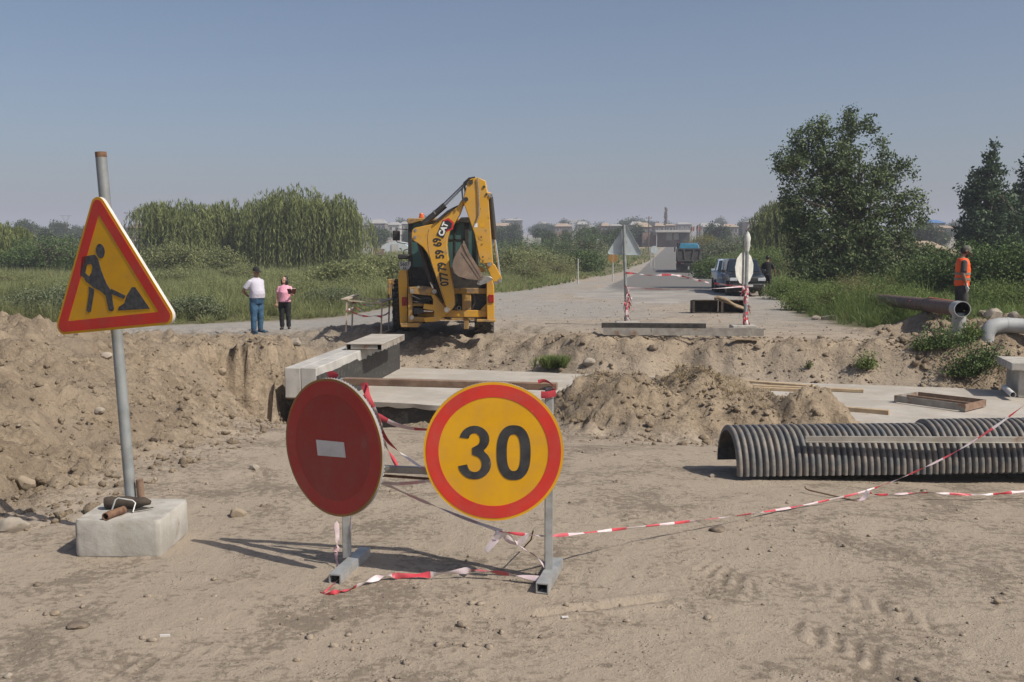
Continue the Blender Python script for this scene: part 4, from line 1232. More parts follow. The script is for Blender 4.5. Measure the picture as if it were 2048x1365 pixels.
tag(m.build('wire_stake', M_RUST), 'thin wire stake by the tape knot under the 30 sign', 'wire')
# cigarette-sized litter and a scrap of wood
m = MB(); g = ground(330, 1274); m.box((g.x, g.y, g.z + .004), (.042, .010, .008), rot=(0, 0, .1)); tag(m.build('paper_scrap', M_WHITE), 'white paper scrap in the left foreground', 'litter')
m = MB(); g = ground(1130, 1241); m.box((g.x, g.y, g.z + .004), (.03, .010, .006), rot=(0, 0, .2)); tag(m.build('paper_scrap', M_WHITE), 'white paper scrap in front of the right frame foot', 'litter')

# --- ribbed half pipes
def half_pipe(name, label, x0, y0, z0, length, slope, rad, period, loose=0., lift=0.):
    m = MB(); nA = 30
    per = 8
    N = int(length / period * per)
    V = []; F = []
    wave = [0, .72, .95, 1, 1, .95, .72, 0]
    for i in range(N + 1):
        u = i / per * period
        r_ = rad - .026 + .028 * wave[i % per]
        for k in range(nA + 1):
            a = math.pi * (1.04 * k / nA - .02)
            V.append((u, -r_ * math.cos(a), r_ * math.sin(a) * 1.0))
    for i in range(N):
        for k in range(nA):
            p = i * (nA + 1) + k
            F.append((p, p + 1, p + nA + 2, p + nA + 1))
    m.add(V, F)
    b = len(m.v); ri = rad - .040
    for u in (0, length):
        for k in range(nA + 1):
            a = math.pi * (1.04 * k / nA - .02)
            m.v.append((u, -ri * math.cos(a), ri * math.sin(a)))
    for k in range(nA):
        m.f.append((b + k, b + k + 1, b + nA + 2 + k, b + nA + 1 + k)); m.m.append(0)
        m.f.append((k, k + 1, b + k + 1, b + k)); m.m.append(0)
    o = m.build(name, M_PIPE, smooth=50)
    o.location = (x0, y0, z0); o.rotation_euler = (0, -lift, slope)
    tag(o, label, 'half pipe', 'ribbed half pipes')
    return o
half_pipe('ribbed_half_pipe', 'long dark grey ribbed half pipe with its open mouth facing left', 1.667, 7.60, -.012, 2.9, .055, .312, .050)
half_pipe('ribbed_half_pipe', 'right ribbed half pipe lapping over the end of the long one', 3.22, 7.69, .0, 2.4, .01, .330, .050, lift=.010)
m = MB(); m.bar((2.19, 7.335, .245), (4.9, 7.36, .232), .02, .045); m.bar((2.19, 7.322, .226), (4.9, 7.347, .213), .035, .006)
tag(m.build('steel_bar', M_STEELBAR, bevel=.002), 'long rust spotted steel bar leaning against the ribbed pipe', 'steel bar')

# --- planks and forms on the slab
def plank(name, label, p, q, w, h, m_, cat='plank', group=None, dz=0):
    a = on_z(p[0], p[1], DECK_Z + .01 + dz); b = on_z(q[0], q[1], DECK_Z + .01 + dz)
    mb = MB(); mb.bar(a + Vector((0, 0, h / 2 - .006)), b + Vector((0, 0, h / 2 - .006)), w, h)
    return tag(mb.build(name, m_, bevel=.004), label, cat, group)
G_PL = 'planks on the slab'
plank('plank', 'rear plank of the three beside the earth heap', (1480, 764), (1628, 775), .16, .045, M_WOOD2, group=G_PL)
plank('plank', 'longest plank of the three, reaching furthest right', (1495, 774), (1727, 784), .14, .05, M_WOOD2, group=G_PL)
plank('plank', 'front plank of the three, shortest, by the earth heap', (1490, 778), (1606, 783), .11, .05, M_WOOD2, group=G_PL)
plank('wood_block', 'short wooden beam piece alone on the slab', (1692, 822), (1778, 829), .10, .07, M_WOOD2, 'wood block')
def form_frame():
    z = DECK_Z + .015
    c = [on_z(1790, 804, z), on_z(1930, 823, z), on_z(1970, 813, z), on_z(1836, 797, z)]
    mid = sum(c, Vector()) / 4
    o = thing('steel_formwork', 'rusty open steel formwork frame lying on the slab', 'formwork', mid)
    c = [p - mid for p in c]
    H = Vector((0, 0, .11))
    for a, b, wd in ((0, 1, .02), (1, 2, .02), (2, 3, .02), (3, 0, .02)):
        m = MB(); p = c[a]; q = c[b]; d = (q - p).normalized() * .012
        m.bar(p + H / 2 + (d if a % 2 else -d), q + H / 2 - (d if a % 2 else -d), wd, .11); m.build('side', M_RUSTBROWN if a in (1, 2) else M_STEELBAR, o)
    m = MB(); m.bar(c[0].lerp(c[3], .5) + H * .55 + Vector((.012, 0, 0)), c[1].lerp(c[2], .5) + H * .55 - Vector((.012, 0, 0)), .05, .06); m.build('middle_rail', M_RUSTBROWN, o)
form_frame()
# ================================================================== BACKHOE
M_CAT = mat('machine_yellow', (.60, .315, .022), (.55, .285, .025), 2.2, .45, spots=((.33, .20, .07), 5, .58, .74), dust=.34)
M_CATD = mat('machine_dirty_yellow', (.45, .25, .035), (.32, .185, .05), 4, .65, spots=((.15, .10, .06), 6, .48, .62), dust=.4)
M_MBLK = mat('machine_black', (.018, .018, .018), (.03, .03, .03), 6, .5, dust=.10)
M_TYRE = mat('tyre', (.022, .023, .026), (.04, .038, .035), 8, .85, dust=.35, bump=.3)
M_CHROME = mat('chrome', (.75, .75, .76), (.68, .68, .70), 5, .12, 1.)
M_PIN = mat('pin_steel', (.42, .40, .37), (.28, .26, .24), 20, .4, .6)
M_BUCKET = mat('worn_bucket', (.235, .165, .12), (.175, .125, .095), 5, .55, .15, spots=((.32, .25, .19), 6, .58, .72), bump=.15, dust=.3)
M_GLASS = mat('tinted_glass', (.05, .12, .115), (.06, .13, .125), 2, .08, spec=.8)
M_ORANGE = mat('orange_lamp', (.70, .13, .02), (.6, .1, .02), 4, .25)
M_TAIL = mat('tail_lamp', (.32, .012, .015), (.22, .01, .012), 10, .25)
M_PLATE = mat('plate_white', (.60, .60, .57), (.5, .5, .47), 8, .45)
M_PRINT = mat('print_black', (.02, .02, .02), (.025, .025, .025), 8, .5)
M_PRINTW = mat('print_white', (.75, .75, .74), (.7, .7, .7), 8, .5)
M_PRINTR = mat('print_red', (.55, .02, .03), (.5, .02, .03), 8, .5)
def text_poly(body, h, bold=.02, squeeze=1.0):
    "flat lettering as verts (x, z) and faces, centred, capital height h"
    cu = bpy.data.curves.new('lettering', 'FONT')
    cu.body = body; cu.size = 1; cu.offset = bold; cu.align_x = 'CENTER'; cu.align_y = 'CENTER'; cu.resolution_u = 4
    o = bpy.data.objects.new('lettering', cu); COL.objects.link(o)
    dg = bpy.context.evaluated_depsgraph_get(); dg.update()
    me = bpy.data.meshes.new_from_object(o.evaluated_get(dg))
    v = [tuple(p.co) for p in me.vertices]; f = [tuple(p.vertices) for p in me.polygons]
    bpy.data.objects.remove(o); bpy.data.curves.remove(cu); bpy.data.meshes.remove(me)
    zs = [p[1] for p in v]; xs = [p[0] for p in v]
    k = h / (max(zs) - min(zs)); cx = (max(xs) + min(xs)) / 2; cz = (max(zs) + min(zs)) / 2
    return [((p[0] - cx) * k * squeeze, (p[1] - cz) * k) for p in v], f
def lettering(name, body, pos, h, ang, m, parent, bold=.02, squeeze=1.0, mxr=None):
    v, f = text_poly(body, h, bold, squeeze)
    ca, sa = math.cos(ang), math.sin(ang)
    vs = [(x * ca - z * sa, 0, x * sa + z * ca) for x, z in v]
    mb = MB(); mb.add(vs, f)
    o = mb.build(name, m, parent, smooth=0, loc=pos)
    if mxr is not None: o.rotation_euler = mxr
    return o
BD = 24.0
BB = at(895, 668, BD); BB.z = TZ(BB.x, BB.y)
def digger():
    o = thing('backhoe_loader', 'yellow digger seen from behind with folded arm and brown bucket', 'digger', BB)
    def Q(px, py, dy): return at(px, py, BD + dy) - BB
    def Q2(pts, dy): return [(Q(x, y, dy).x, Q(x, y, dy).z) for x, y in pts]
    def pr(name, pts, dy0, dy1, m, parent=o, bevel=.012, smooth=35):
        mb = MB(); mb.prism(Q2(pts, dy0), dy0, dy1); return mb.build(name, m, parent, smooth=smooth, bevel=bevel)
    def rect(name, x0, y0, x1, y1, dy0, dy1, m, parent=o, bevel=.012):
        return pr(name, [(x0, y0), (x1, y0), (x1, y1), (x0, y1)], dy0, dy1, m, parent, bevel)
    def cyl(name, p, q, dy, r, m, parent=o, n=14):
        mb = MB(); mb.tube([Q(*p, dy), Q(*q, dy)], r, n); return mb.build(name, m, parent)
    # boom
    boom_pts = [(823, 467), (824.5, 460), (830, 456), (848, 452), (867, 448), (880, 439), (892, 429), (901, 422), (914, 415), (923, 400), (932, 401), (926, 412), (920, 428), (906.5, 451), (899, 464), (895, 478), (894, 490), (896, 512), (900, 540), (904, 563), (908, 586), (909.5, 611), (904, 619), (897, 624), (891, 612), (884, 592), (877, 570), (866, 538), (860, 519), (854, 506), (846, 495), (836, 487), (827, 482), (823, 476)]
    boom = pr('boom', boom_pts, -1.62, -1.28, M_CAT, bevel=.014)
    mb = MB(); ln = [(858, 459), (855, 475), (856.5, 490), (859, 508), (865, 530), (873, 553), (882, 580), (891, 606)]
    mb.tube([Q(x, y, -1.622) for x, y in ln], .007, 6); mb.build('weld_seam', M_CATD, boom)
    for x, y in ((831, 461), (830, 475)):
        mb = MB(); p = Q(x, y, -1.63); mb.tube([p, p + Vector((0, .02, 0))], .035, 14); mb.build('bolt', M_PIN, boom)
    # stick
    st = pr('stick', [(926, 399), (936, 363), (942, 358), (955, 355), (971, 362), (975, 384), (984, 387), (984, 394), (977, 399), (981, 460), (986, 528), (960, 527), (949, 469), (928, 409)], -1.70, -1.36, M_CAT, bevel=.014)
    for x, y, r_ in ((942, 365, .045), (932, 399, .05), (981, 391, .045), (968, 374, .03), (973, 389, .025), (979, 529, .05)):
        mb = MB(); p = Q(x, y, -1.725); mb.tube([p, p + Vector((0, .03, 0))], r_, 14); mb.build('pin', M_PIN if r_ > .044 and y != 365 and y != 399 else M_MBLK, st)
    for x, y in ((963, 474), (966, 514)):
        mb = MB(); p = Q(x, y, -1.708); mb.tube([p, p + Vector((0, .01, 0))], .07, 18); mb.build('boss', M_CAT, st)
        mb = MB(); p = Q(x, y, -1.716); mb.tube([p, p + Vector((0, .01, 0))], .018, 10); mb.build('bolt', M_RUST, st)
    for x, y, r_ in ((964, 489, .016), (966, 523, .018), (961, 418, .010), (972, 461, .010)):
        mb = MB(); p = Q(x, y, -1.712); mb.tube([p, p + Vector((0, .014, 0))], r_, 8); mb.build('bolt', M_RUST, st)
    mb = MB(); mb.tube([Q(955, 356, -1.73), Q(957, 380, -1.73), Q(958.5, 428, -1.73), Q(955, 438, -1.73), Q(952, 447, -1.73)], .014, 8); mb.build('steel_line', M_PIN, st)
    rect('warning_label', 948, 447, 955, 455, -1.703, -1.700, M_PRINTW, st, 0); rect('warning_label', 959, 447.5, 968, 454.5, -1.703, -1.700, M_YEL, st, 0)
    # hoses
    for k, (pts, r_) in enumerate((([(893, 425), (905, 418), (918, 412), (928, 402), (931, 385), (929, 372), (936, 361), (948, 356)], .022), ([(897, 428), (912, 422), (926, 410), (938, 396), (948, 377), (953, 362), (955, 356)], .022),
                                  ([(872, 444), (884, 434), (896, 424), (905, 419)], .03), ([(926, 403), (924, 382), (928, 366), (938, 357), (950, 355)], .018))):
        mb = MB(); mb.tube([Q(x, y, -1.5 - .08 * k) for x, y in pts], r_, 8); mb.build('hose', M_MBLK, o)
    # cylinders
    b1 = cyl('stick_cylinder', (846, 449), (890, 411), -1.46, .070, M_MBLK); cyl('rod', (889, 412), (934, 367), -1.46, .022, M_CHROME, b1)
    mb = MB(); mb.tube([Q(869, 427.5, -1.46), Q(871, 426, -1.46)], .075, 14); mb.build('band', M_PIN, b1)
    cyl('hose', (886, 409), (930, 366), -1.52, .014, M_MBLK)
    b2 = cyl('boom_cylinder', (838, 486), (862, 565), -1.36, .055, M_MBLK); cyl('rod', (861, 563), (868, 583), -1.36, .032, M_CHROME, b2)
    cyl('hose', (845, 488), (868, 560), -1.30, .03, M_MBLK)
    b3 = cyl('bucket_cylinder', (981, 394), (990, 480), -1.52, .056, M_MBLK); cyl('rod', (990, 479), (1001, 561), -1.52, .026, M_CHROME, b3)
    cyl('hose', (980, 420), (985.5, 478), -1.46, .018, M_MBLK, b3)
    # bucket
    curve = [(927, 482), (915, 503), (907, 518), (904, 533), (908, 546), (917, 553.6), (934, 558.5), (956, 561), (966, 557)]
    side = curve + [(967, 552), (957, 541), (948, 527), (938, 505), (931, 489)]
    d0, d1 = -1.95, -1.25
    bk = pr('bucket', side, d0, d0 + .03, M_BUCKET, bevel=.006)
    pr('side_plate', side, d1 - .03, d1, M_BUCKET, bk, .006)
    mb = MB(); P = Q2(curve, d0); inn = []
    cxy = Q2([(936, 530)], d0)[0]
    for (x, z) in P:
        v = Vector((cxy[0] - x, cxy[1] - z)).normalized() * .03; inn.append((x + v.x, z + v.y))
    mb.prism(P + inn[::-1], d0 + .03, d1 - .03); mb.build('shell', M_BUCKET, bk)
    pr('wear_edge', [(922.5, 505.5), (926, 503), (961, 555), (957.5, 558)], d0 - .012, d0, M_BUCKET, bk, 0)
    pr('side_cutter', [(927, 482), (931, 489), (938, 505), (967, 552), (961, 555), (933, 508), (925, 490)], d0 - .02, d0 - .001, M_BUCKET, bk, 0)
    for k in range(4):
        dy = d0 + .05 + .19 * k
        pr('tooth', [(958, 556), (966, 552), (980, 553), (986, 558), (976, 566), (961, 571), (953, 569)], dy, dy + .075, M_PIN, bk, .008)
    lk = pr('bucket_link', [(969, 527), (981, 524), (990, 530), (1004, 556), (1003, 565), (990, 569), (984, 560), (978, 545)], -1.60, -1.54, M_CAT)
    pr('link_plate', [(956, 531), (966, 536), (972, 541), (966, 546), (956, 541)], -1.5, -1.44, M_CAT, lk)
    mb = MB(); p = Q(1000, 562, -1.63); mb.tube([p, p + Vector((0, .12, 0))], .045, 14); mb.build('pin', M_PIN, lk)
    mb = MB(); p = Q(992, 566, -1.63); mb.tube([p, p + Vector((0, .12, 0))], .04, 14); mb.build('pin', M_PIN, lk)
    # cab
    cab = rect('cab', 818, 446, 952, 577, -.72, -.66, M_MBLK, bevel=0)
    bpy.data.objects.remove(cab)
    cab = bpy.data.objects.new('cab', None); COL.objects.link(cab); cab.parent = o
    def cb(name, x0, y0, x1, y1, dy0, dy1, m, bev=.012): return rect(name, x0, y0, x1, y1, dy0, dy1, m, cab, bev)
    cb('rear_post', 816, 444, 824, 578, -.74, -.60, M_MBLK); cb('rear_post', 929, 440, 938, 575, -.74, -.60, M_MBLK); cb('rear_post', 951, 444, 957, 575, -.74, -.60, M_MBLK)
    cb('rear_window', 824, 446, 929, 566, -.68, -.665, M_GLASS, 0); cb('rear_window', 938, 446, 951, 566, -.68, -.665, M_GLASS, 0)
    cb('window_bar', 824, 478, 929, 481, -.70, -.66, M_MBLK, 0); cb('window_bar', 908, 446, 911, 566, -.70, -.66, M_MBLK, 0)
    cb('lower_panel', 820, 535, 955, 580, -.715, -.66, M_MBLK)
    mb = MB(); a = Q(816, 444, -.7); b = Q(816, 580, -.7)
    mb.box((a.x + .03, .25, (a.z + b.z) / 2), (.04, 1.9, abs(a.z - b.z))); mb.build('side_window', M_GLASS, cab)
    a = Q(957, 444, -.7); mb = MB(); mb.box((a.x - .04, .25, (a.z + b.z) / 2), (.04, 1.9, abs(a.z - b.z))); mb.build('side_window', M_GLASS, cab)
    mb = MB(); a = Q(814, 443, -.8); b = Q(959, 443, -.8); mb.box(((a.x + b.x) / 2, .35, a.z + .03), (b.x - a.x, 2.3, .085)); mb.build('roof', M_CATD, cab, bevel=.035)
    pr('roof_visor', [(813, 444), (816, 440), (838, 437), (860, 437), (860, 444), (840, 443), (818, 449)], -.86, -.5, M_CATD, cab)
    pr('roof_visor', [(918, 440), (922, 435), (938, 434.5), (948, 440), (948, 446), (918, 446)], -.82, -.5, M_MBLK, cab)
    mb = MB(); p = Q(843, 438, -.6); mb.lathe([(0, 0), (.062, 0), (.062, .03), (.052, .035), (.05, .09), (.04, .108), (0, .11)], 18, 0, Matrix.Translation(p + Vector((0, 0, .02)))); mb.build('beacon', M_ORANGE, cab)
    # mirrors and lamps on the left
    mi = rect('mirror', 785, 461.5, 799.5, 481.5, -.5, -.42, M_MBLK, o, .02)
    mb = MB(); mb.tube([Q(793, 462, -.46), Q(794, 458, -.46), Q(817, 460, -.46)], .011, 6); mb.build('mirror_arm', M_MBLK, mi)
    mb = MB(); mb.tube([Q(792, 481, -.46), Q(795, 485, -.46), Q(817, 489, -.46)], .011, 6); mb.build('mirror_arm', M_MBLK, mi)
    mi = rect('work_lamp', 795.5, 509, 819, 519, -.8, -.60, M_MBLK, o, .03)
    mb = MB(); mb.tube([Q(807, 509, -.7), Q(808, 501, -.7), Q(818, 498, -.7)], .011, 6); mb.build('lamp_arm', M_MBLK, mi)
    pl = pr('number_plate', [(798, 524), (821.5, 524), (822, 531), (818, 538), (811, 541.5), (806, 541), (800, 536), (798, 530)], -.86, -.85, M_PLATE, o, 0)
    p = Q(809.7, 528.5, -.863); lettering('plate_number', '5607', p, .085, 0, M_PRINT, pl, .015, .95); p = Q(810.5, 536.5, -.863); lettering('plate_letters', 'LL', p, .06, 0, M_PRINT, pl, .015, 1.1)
    # fenders, stabilisers
    lf = pr('stabiliser', [(799, 541), (812, 541), (814, 560), (815.5, 648), (800, 650), (798, 600), (796, 560)], -1.15, -.80, M_CAT)
    rect('inner_leg', 815, 574, 823, 646, -1.10, -.85, M_CATD, lf); pr('foot_pad', [(800, 647), (838, 646), (841, 650), (836, 655), (802, 655)], -1.3, -.75, M_CATD, lf)
    rect('tail_lamp', 804, 595, 814.5, 612, -1.18, -1.14, M_TAIL, lf)
    rf = pr('stabiliser', [(973, 556), (984, 556), (988, 575), (988.5, 640), (974, 640), (973, 600)], -1.12, -.80, M_CAT)
    rect('foot_pad', 953, 640, 991, 644.5, -1.25, -.75, M_CATD, rf)
    rect('tail_lamp', 977, 590, 987.5, 606, -1.15, -1.11, M_TAIL, rf)
    # fender behind
    rect('rear_fender', 799, 541, 820, 590, -.6, 1.4, M_CAT)
    rect('rear_fender', 958, 568, 984, 592, -.6, 1.4, M_CATD)
    # rear frame
    fr = rect('rear_frame', 896, 577, 977, 588, -1.0, -.85, M_CATD)
    rect('lower_beam', 835, 621, 988, 635, -1.0, -.85, M_CAT, fr); rect('upright', 924, 588, 942, 621, -.98, -.86, M_CATD, fr)
    pr('gusset', [(960, 621), (974, 606), (988, 606), (988, 621)], -.99, -.86, M_CAT, fr)
    rect('dark_fill', 820, 560, 975, 636, -.80, -.74, M_MBLK, fr, 0)  # black sheet standing in for the shade in the opening between the beams
    mb = MB(); p = Q(918, 617, -.95); mb.pipe([p, p + Vector((0, .1, 0))], .05, .035, 16); mb.build('hose_port', M_PIN, fr)
    mb = MB(); mb.tube([Q(889, 637, -1.0), Q(902, 638, -1.0)], .02, 8); mb.build('latch_bar', M_MBLK, fr)
    # side-shift carriage and swing post
    ca = pr('swing_post', [(861, 588), (870, 590), (880, 603), (891, 614), (899, 622), (889, 632), (876, 643), (850, 645), (846, 636), (868, 634), (868, 622), (846, 618), (848, 608), (866, 610), (866, 600)], -1.42, -1.12, M_CAT)
    pr('top_arm', [(818, 575), (842, 573), (858, 575), (868, 578), (874, 588), (866, 592), (842, 590), (820, 588)], -1.4, -1.1, M_CATD, ca)
    rect('carriage_plate', 816, 576, 825, 645, -1.30, -1.0, M_CATD, ca); rect('carriage_bar', 824, 607, 850, 613, -1.25, -1.05, M_CATD, ca); rect('carriage_bar', 824, 634, 852, 644, -1.25, -1.02, M_CATD, ca)
    pr('swing_cylinder', [(826, 616), (846, 617), (848, 628), (828, 629)], -1.32, -1.15, M_MBLK, ca); rect('swing_cylinder', 828, 590, 860, 606, -1.2, -1.02, M_MBLK, ca)
    cyl('rod', (846, 622), (866, 623), -1.25, .035, M_CHROME, ca)
    for x, y, r_ in ((893.5, 620, .06), (868.5, 583.5, .05), (824, 583, .045), (823, 636, .045), (836, 575, .03)):
        mb = MB(); p = Q(x, y, -1.66); mb.tube([p, p + Vector((0, .12, 0))], r_, 14); mb.build('pin', M_PIN, ca)
    for k, pts in enumerate(([(826, 580), (838, 584), (852, 582), (866, 588)], [(824, 592), (840, 599), (856, 596), (866, 602)], [(862, 566), (872, 572), (880, 586), (886, 606)], [(866, 545), (872, 558), (874, 575), (870, 590)], [(827, 604), (842, 606), (858, 612), (862, 620)], [(910, 588), (914, 600), (908, 612), (912, 622)], [(946, 588), (950, 604), (944, 618)])):
        mb = MB(); mb.tube([Q(x, y, -1.34 - .03 * (k % 3)) for x, y in pts], .018, 7); mb.build('hose', M_MBLK, o)
    # wheels
    def wheel(x, dy, rad, wid, side):
        w = MB(); prof = [(rad * .58, -wid / 2), (rad * .9, -wid / 2), (rad * .985, -wid * .4), (rad, 0), (rad * .985, wid * .4), (rad * .9, wid / 2), (rad * .58, wid / 2)]
        mx = Matrix.Translation((x, dy, rad - .03)) @ Matrix.Rotation(R(90), 4, 'Y')
        w.lathe(prof, 36, 0, mx)
        for k in range(24):
            a = 2 * math.pi * k / 24
            for s in (-1, 1):
                w.add([(math.cos(a + t) * rr, math.sin(a + t) * rr, zz) for rr in (rad * .97, rad * 1.035) for t, zz in ((0, 0), (.09, 0), (.28 + .09, s * wid * .5), (.28, s * wid * .5))], [(4, 5, 6, 7), (0, 1, 5, 4), (1, 2, 6, 5), (2, 3, 7, 6), (3, 0, 4, 7)], 0, mx)
        ob = w.build('wheel', M_TYRE, o, smooth=30)
        h = MB(); h.lathe([(0, -wid * .2), (rad * .5, -wid * .3), (rad * .58, -wid * .48), (rad * .58, wid * .48), (rad * .5, wid * .3), (0, wid * .2)], 24, 0, mx); h.build('rim', M_CATD, ob)
    wheel(-1.16, 1.0, .72, .42, -1); wheel(.87, 1.0, .72, .46, 1); wheel(-.95, 3.2, .5, .32, -1); wheel(.72, 3.2, .5, .32, 1)
    mb = MB(); mb.bar((-1.1, 1.0, .66), (.85, 1.0, .66), .2, .2); mb.build('rear_axle', M_CATD, o)
    mb = MB(); mb.box((-.14, 1.9, .95), (.75, 3.4, .6)); mb.build('chassis', M_MBLK, o, bevel=.03)
    mb = MB(); mb.box((-.14, 2.7, 1.45), (.85, 1.6, .65)); mb.build('engine_hood', M_CAT, o, bevel=.06)
    rect('shaft_guard', 927, 634, 937, 659, -.3, -.1, M_CATD)
    # front loader, seen past the left wheel
    ar = rect('loader_arm', 776, 559, 797, 585, 2.6, 2.8, M_CATD); rect('lift_arm', 775, 560, 779, 600, 2.4, 2.6, M_CATD, ar, .006); cyl('rod', (783, 566), (784, 596), 2.5, .028, M_CHROME, ar)
    mb = MB(); mb.add([(x, 4.1 + dy, z) for x in (-1.2, .95) for dy, z in ((0, .12), (0, .75), (.12, .95), (.75, .15), (.1, .1))], [(0, 5, 6, 1), (1, 6, 7, 2), (0, 3, 8, 5), (0, 1, 2, 3), (5, 8, 7, 6)]); mb.build('front_bucket', M_CATD, o)
    # lettering on the boom
    for body, x, y, ang in (('69', 874.5, 485, 98), ('59', 879.5, 509, 96), ('79', 884, 534, 95), ('077', 888, 558.5, 95)):
        lettering('phone_number', body, Q(x, y, -1.626), .20, R(ang), M_PRINT, boom, .034, .80)
    hx = Q(895, 452, -1.62)
    def hexa(k, dx, dz): return [(hx.x + dx + k * math.cos(R(60 * i + 22)), hx.z + dz + k * math.sin(R(60 * i + 22))) for i in range(6)]
    mb = MB(); mb.prism(hexa(.155, 0, .02), -1.624, -1.621); mb.build('emblem_red', M_PRINTR, boom, smooth=0)
    mb = MB(); mb.prism(hexa(.115, -.005, .015), -1.627, -1.624); mb.build('emblem_black', M_PRINT, boom, smooth=0)
    c = Q(886.5, 458.5, -1.62); u = Vector((math.cos(R(66)), math.sin(R(66)))); w_ = Vector((-u.y, u.x))
    mb = MB(); mb.prism([tuple(Vector((c.x, c.z)) + u * a + w_ * b) for a, b in ((-.19, -.085), (.17, -.085), (.17, .085), (-.19, .085))], -1.630, -1.627); mb.build('emblem_ground', M_PRINT, boom, smooth=0)
    lettering('emblem_letters', 'CAT', Vector((c.x, -1.632, c.z)), .135, R(66), M_PRINTW, boom, .05, .92)
digger()
M_PALEWOOD = mat('pale_wood', (.50, .43, .34), (.40, .33, .25), 7, .85)
def trestle():
    legs = [(694, 600, 660, 0), (706, 598, 652, 1.0), (764, 605, 668, -.05), (779, 600, 660, .9)]
    g = ground(735, 668); g = Vector((g.x, 23.6, TZ(g.x, 23.6)))
    o = thing('wooden_trestle', 'thin wooden trestle with tape round it left of the digger', 'trestle', g)
    def W(px, py, dy): return at(px, py, g.y + dy) - g
    for (px, t, b, dy) in legs:
        m = MB(); m.bar(W(px - 2, b + 3, dy), W(px, t, dy), .035, .035, up=Vector((0, 1, 0))); m.build('leg', M_PALEWOOD, o)
    m = MB(); m.bar(W(689, 599, -.12), W(712, 591, 1.1), .16, .03); m.build('top_board', M_PALEWOOD, o)
    m = MB(); m.bar(W(756, 606, -.16), W(784, 598, 1.05), .16, .03); m.build('top_board', M_PALEWOOD, o)
    m = MB(); m.bar(W(694, 601, -.02), W(764, 608, -.07), .03, .03); m.build('rail', M_PALEWOOD, o)
    m = MB(); m.bar(W(706, 597, 1.02), W(779, 600, .92), .03, .03); m.build('rail', M_PALEWOOD, o)
    m = MB(); m.bar(W(760, 668, -.1), W(782, 660, .95), .04, .03); m.build('rail', M_PALEWOOD, o)
    for k, (pts, ph) in enumerate(([((694, 614, -.03), (707, 606, .98), (740, 612, .9), (779, 612, .88)), 0], [((694, 622, -.03), (710, 616, .1), (735, 628, -.04), (764, 634, -.08)), .1], [((694, 620, -.04), (725, 632, -.06), (764, 632, -.09), (779, 624, .88)), .2], [((764, 612, -.08), (779, 606, .86)), .1])):
        m = MB(); ribbon(m, [W(*p) for p in pts], w=.055, twist=2.5, n=30, stripe=.16, phase=ph, seed=80 + k, wob=.5); m.build('tape_strand', TM, o, smooth=60)
trestle()
# ================================================================== FAR SIDE OF THE CUTTING
M_SIGNBACK = mat('sign_back_grey', (.50, .56, .58), (.44, .50, .52), 3, .6, 0., dust=.15)
M_CLOTH_W = mat('white_wrap', (.60, .60, .56), (.48, .48, .45), 6, .8, bump=.4, bscale=14)
M_DARKIN = mat('dark_old_wood', (.045, .035, .027), (.08, .062, .046), 6, .9, bump=.3)
def wraps(o, P, pts, seed, n=16, w=.05):
    "tape wound round a post plus loose ends"
    r = random.Random(seed)
    for k in range(n):
        z = r.choice(pts); a = r.uniform(0, 6.28)
        m = MB()
        if k % 3:
            ribbon(m, [P + Vector((.055 * math.cos(a + t), .055 * math.sin(a + t), z + .03 * t * r.uniform(-1, 1))) for t in (0, 1.2, 2.4, 3.6, 4.8)], w=w, twist=.6, n=14, stripe=.12, seed=k, phase=r.random())
        else:
            e = Vector((.18 * math.cos(a), .12 * math.sin(a), -r.uniform(.05, .3)))
            ribbon(m, [P + Vector((.05 * math.cos(a), .05 * math.sin(a), z)), P + Vector((.09 * math.cos(a), .09 * math.sin(a), z - .02)), P + Vector((0, 0, z)) + e], w=w, twist=2, n=12, stripe=.12, seed=k, phase=r.random())
        m.build('tape_strand', TM, o, smooth=60)
def far_triangle():
    g = ground(1253, 652); g.z = TZ(g.x, g.y)
    o = thing('warning_sign', 'grey back of a triangular road sign on a post with concrete foot beyond the cutting', 'road sign', g)
    m = MB(); m.box((.02, 0, .05), (.60, .42, .13)); m.build('concrete_foot', M_CONC, o, bevel=.015)
    top = at(1247.5, 450, g.y) - g; foot = Vector((0, 0, .1))
    m = MB(); m.pipe([foot, top], .04, .034, 16); m.build('post', M_POST, o)
    c = at(1250, 489, g.y + .06) - g
    S = .93; pl = MB(); pl.prism(tri(S, .05), 0, .004); ou = tri(S, .05); pl.ring(ou, [(x * .985, z * .985) for x, z in ou], -.03, 0)
    p = pl.build('sign_plate', M_SIGNBACK, o, smooth=25); p.matrix_local = Matrix.Translation(c) @ Matrix.Rotation(R(-10), 4, 'Z') @ Matrix.Rotation(R(1.5), 4, 'Y')
    m = MB(); m.box((0, -.03, .1), (.16, .03, .03)); m.build('bracket', M_SIGNBACK, p)
    wraps(o, Vector((.0, 0, 0)), [.2, .25, .3, .35, .5, .6, .62, .8, .95], 5, 28)
    return g
G1 = far_triangle()
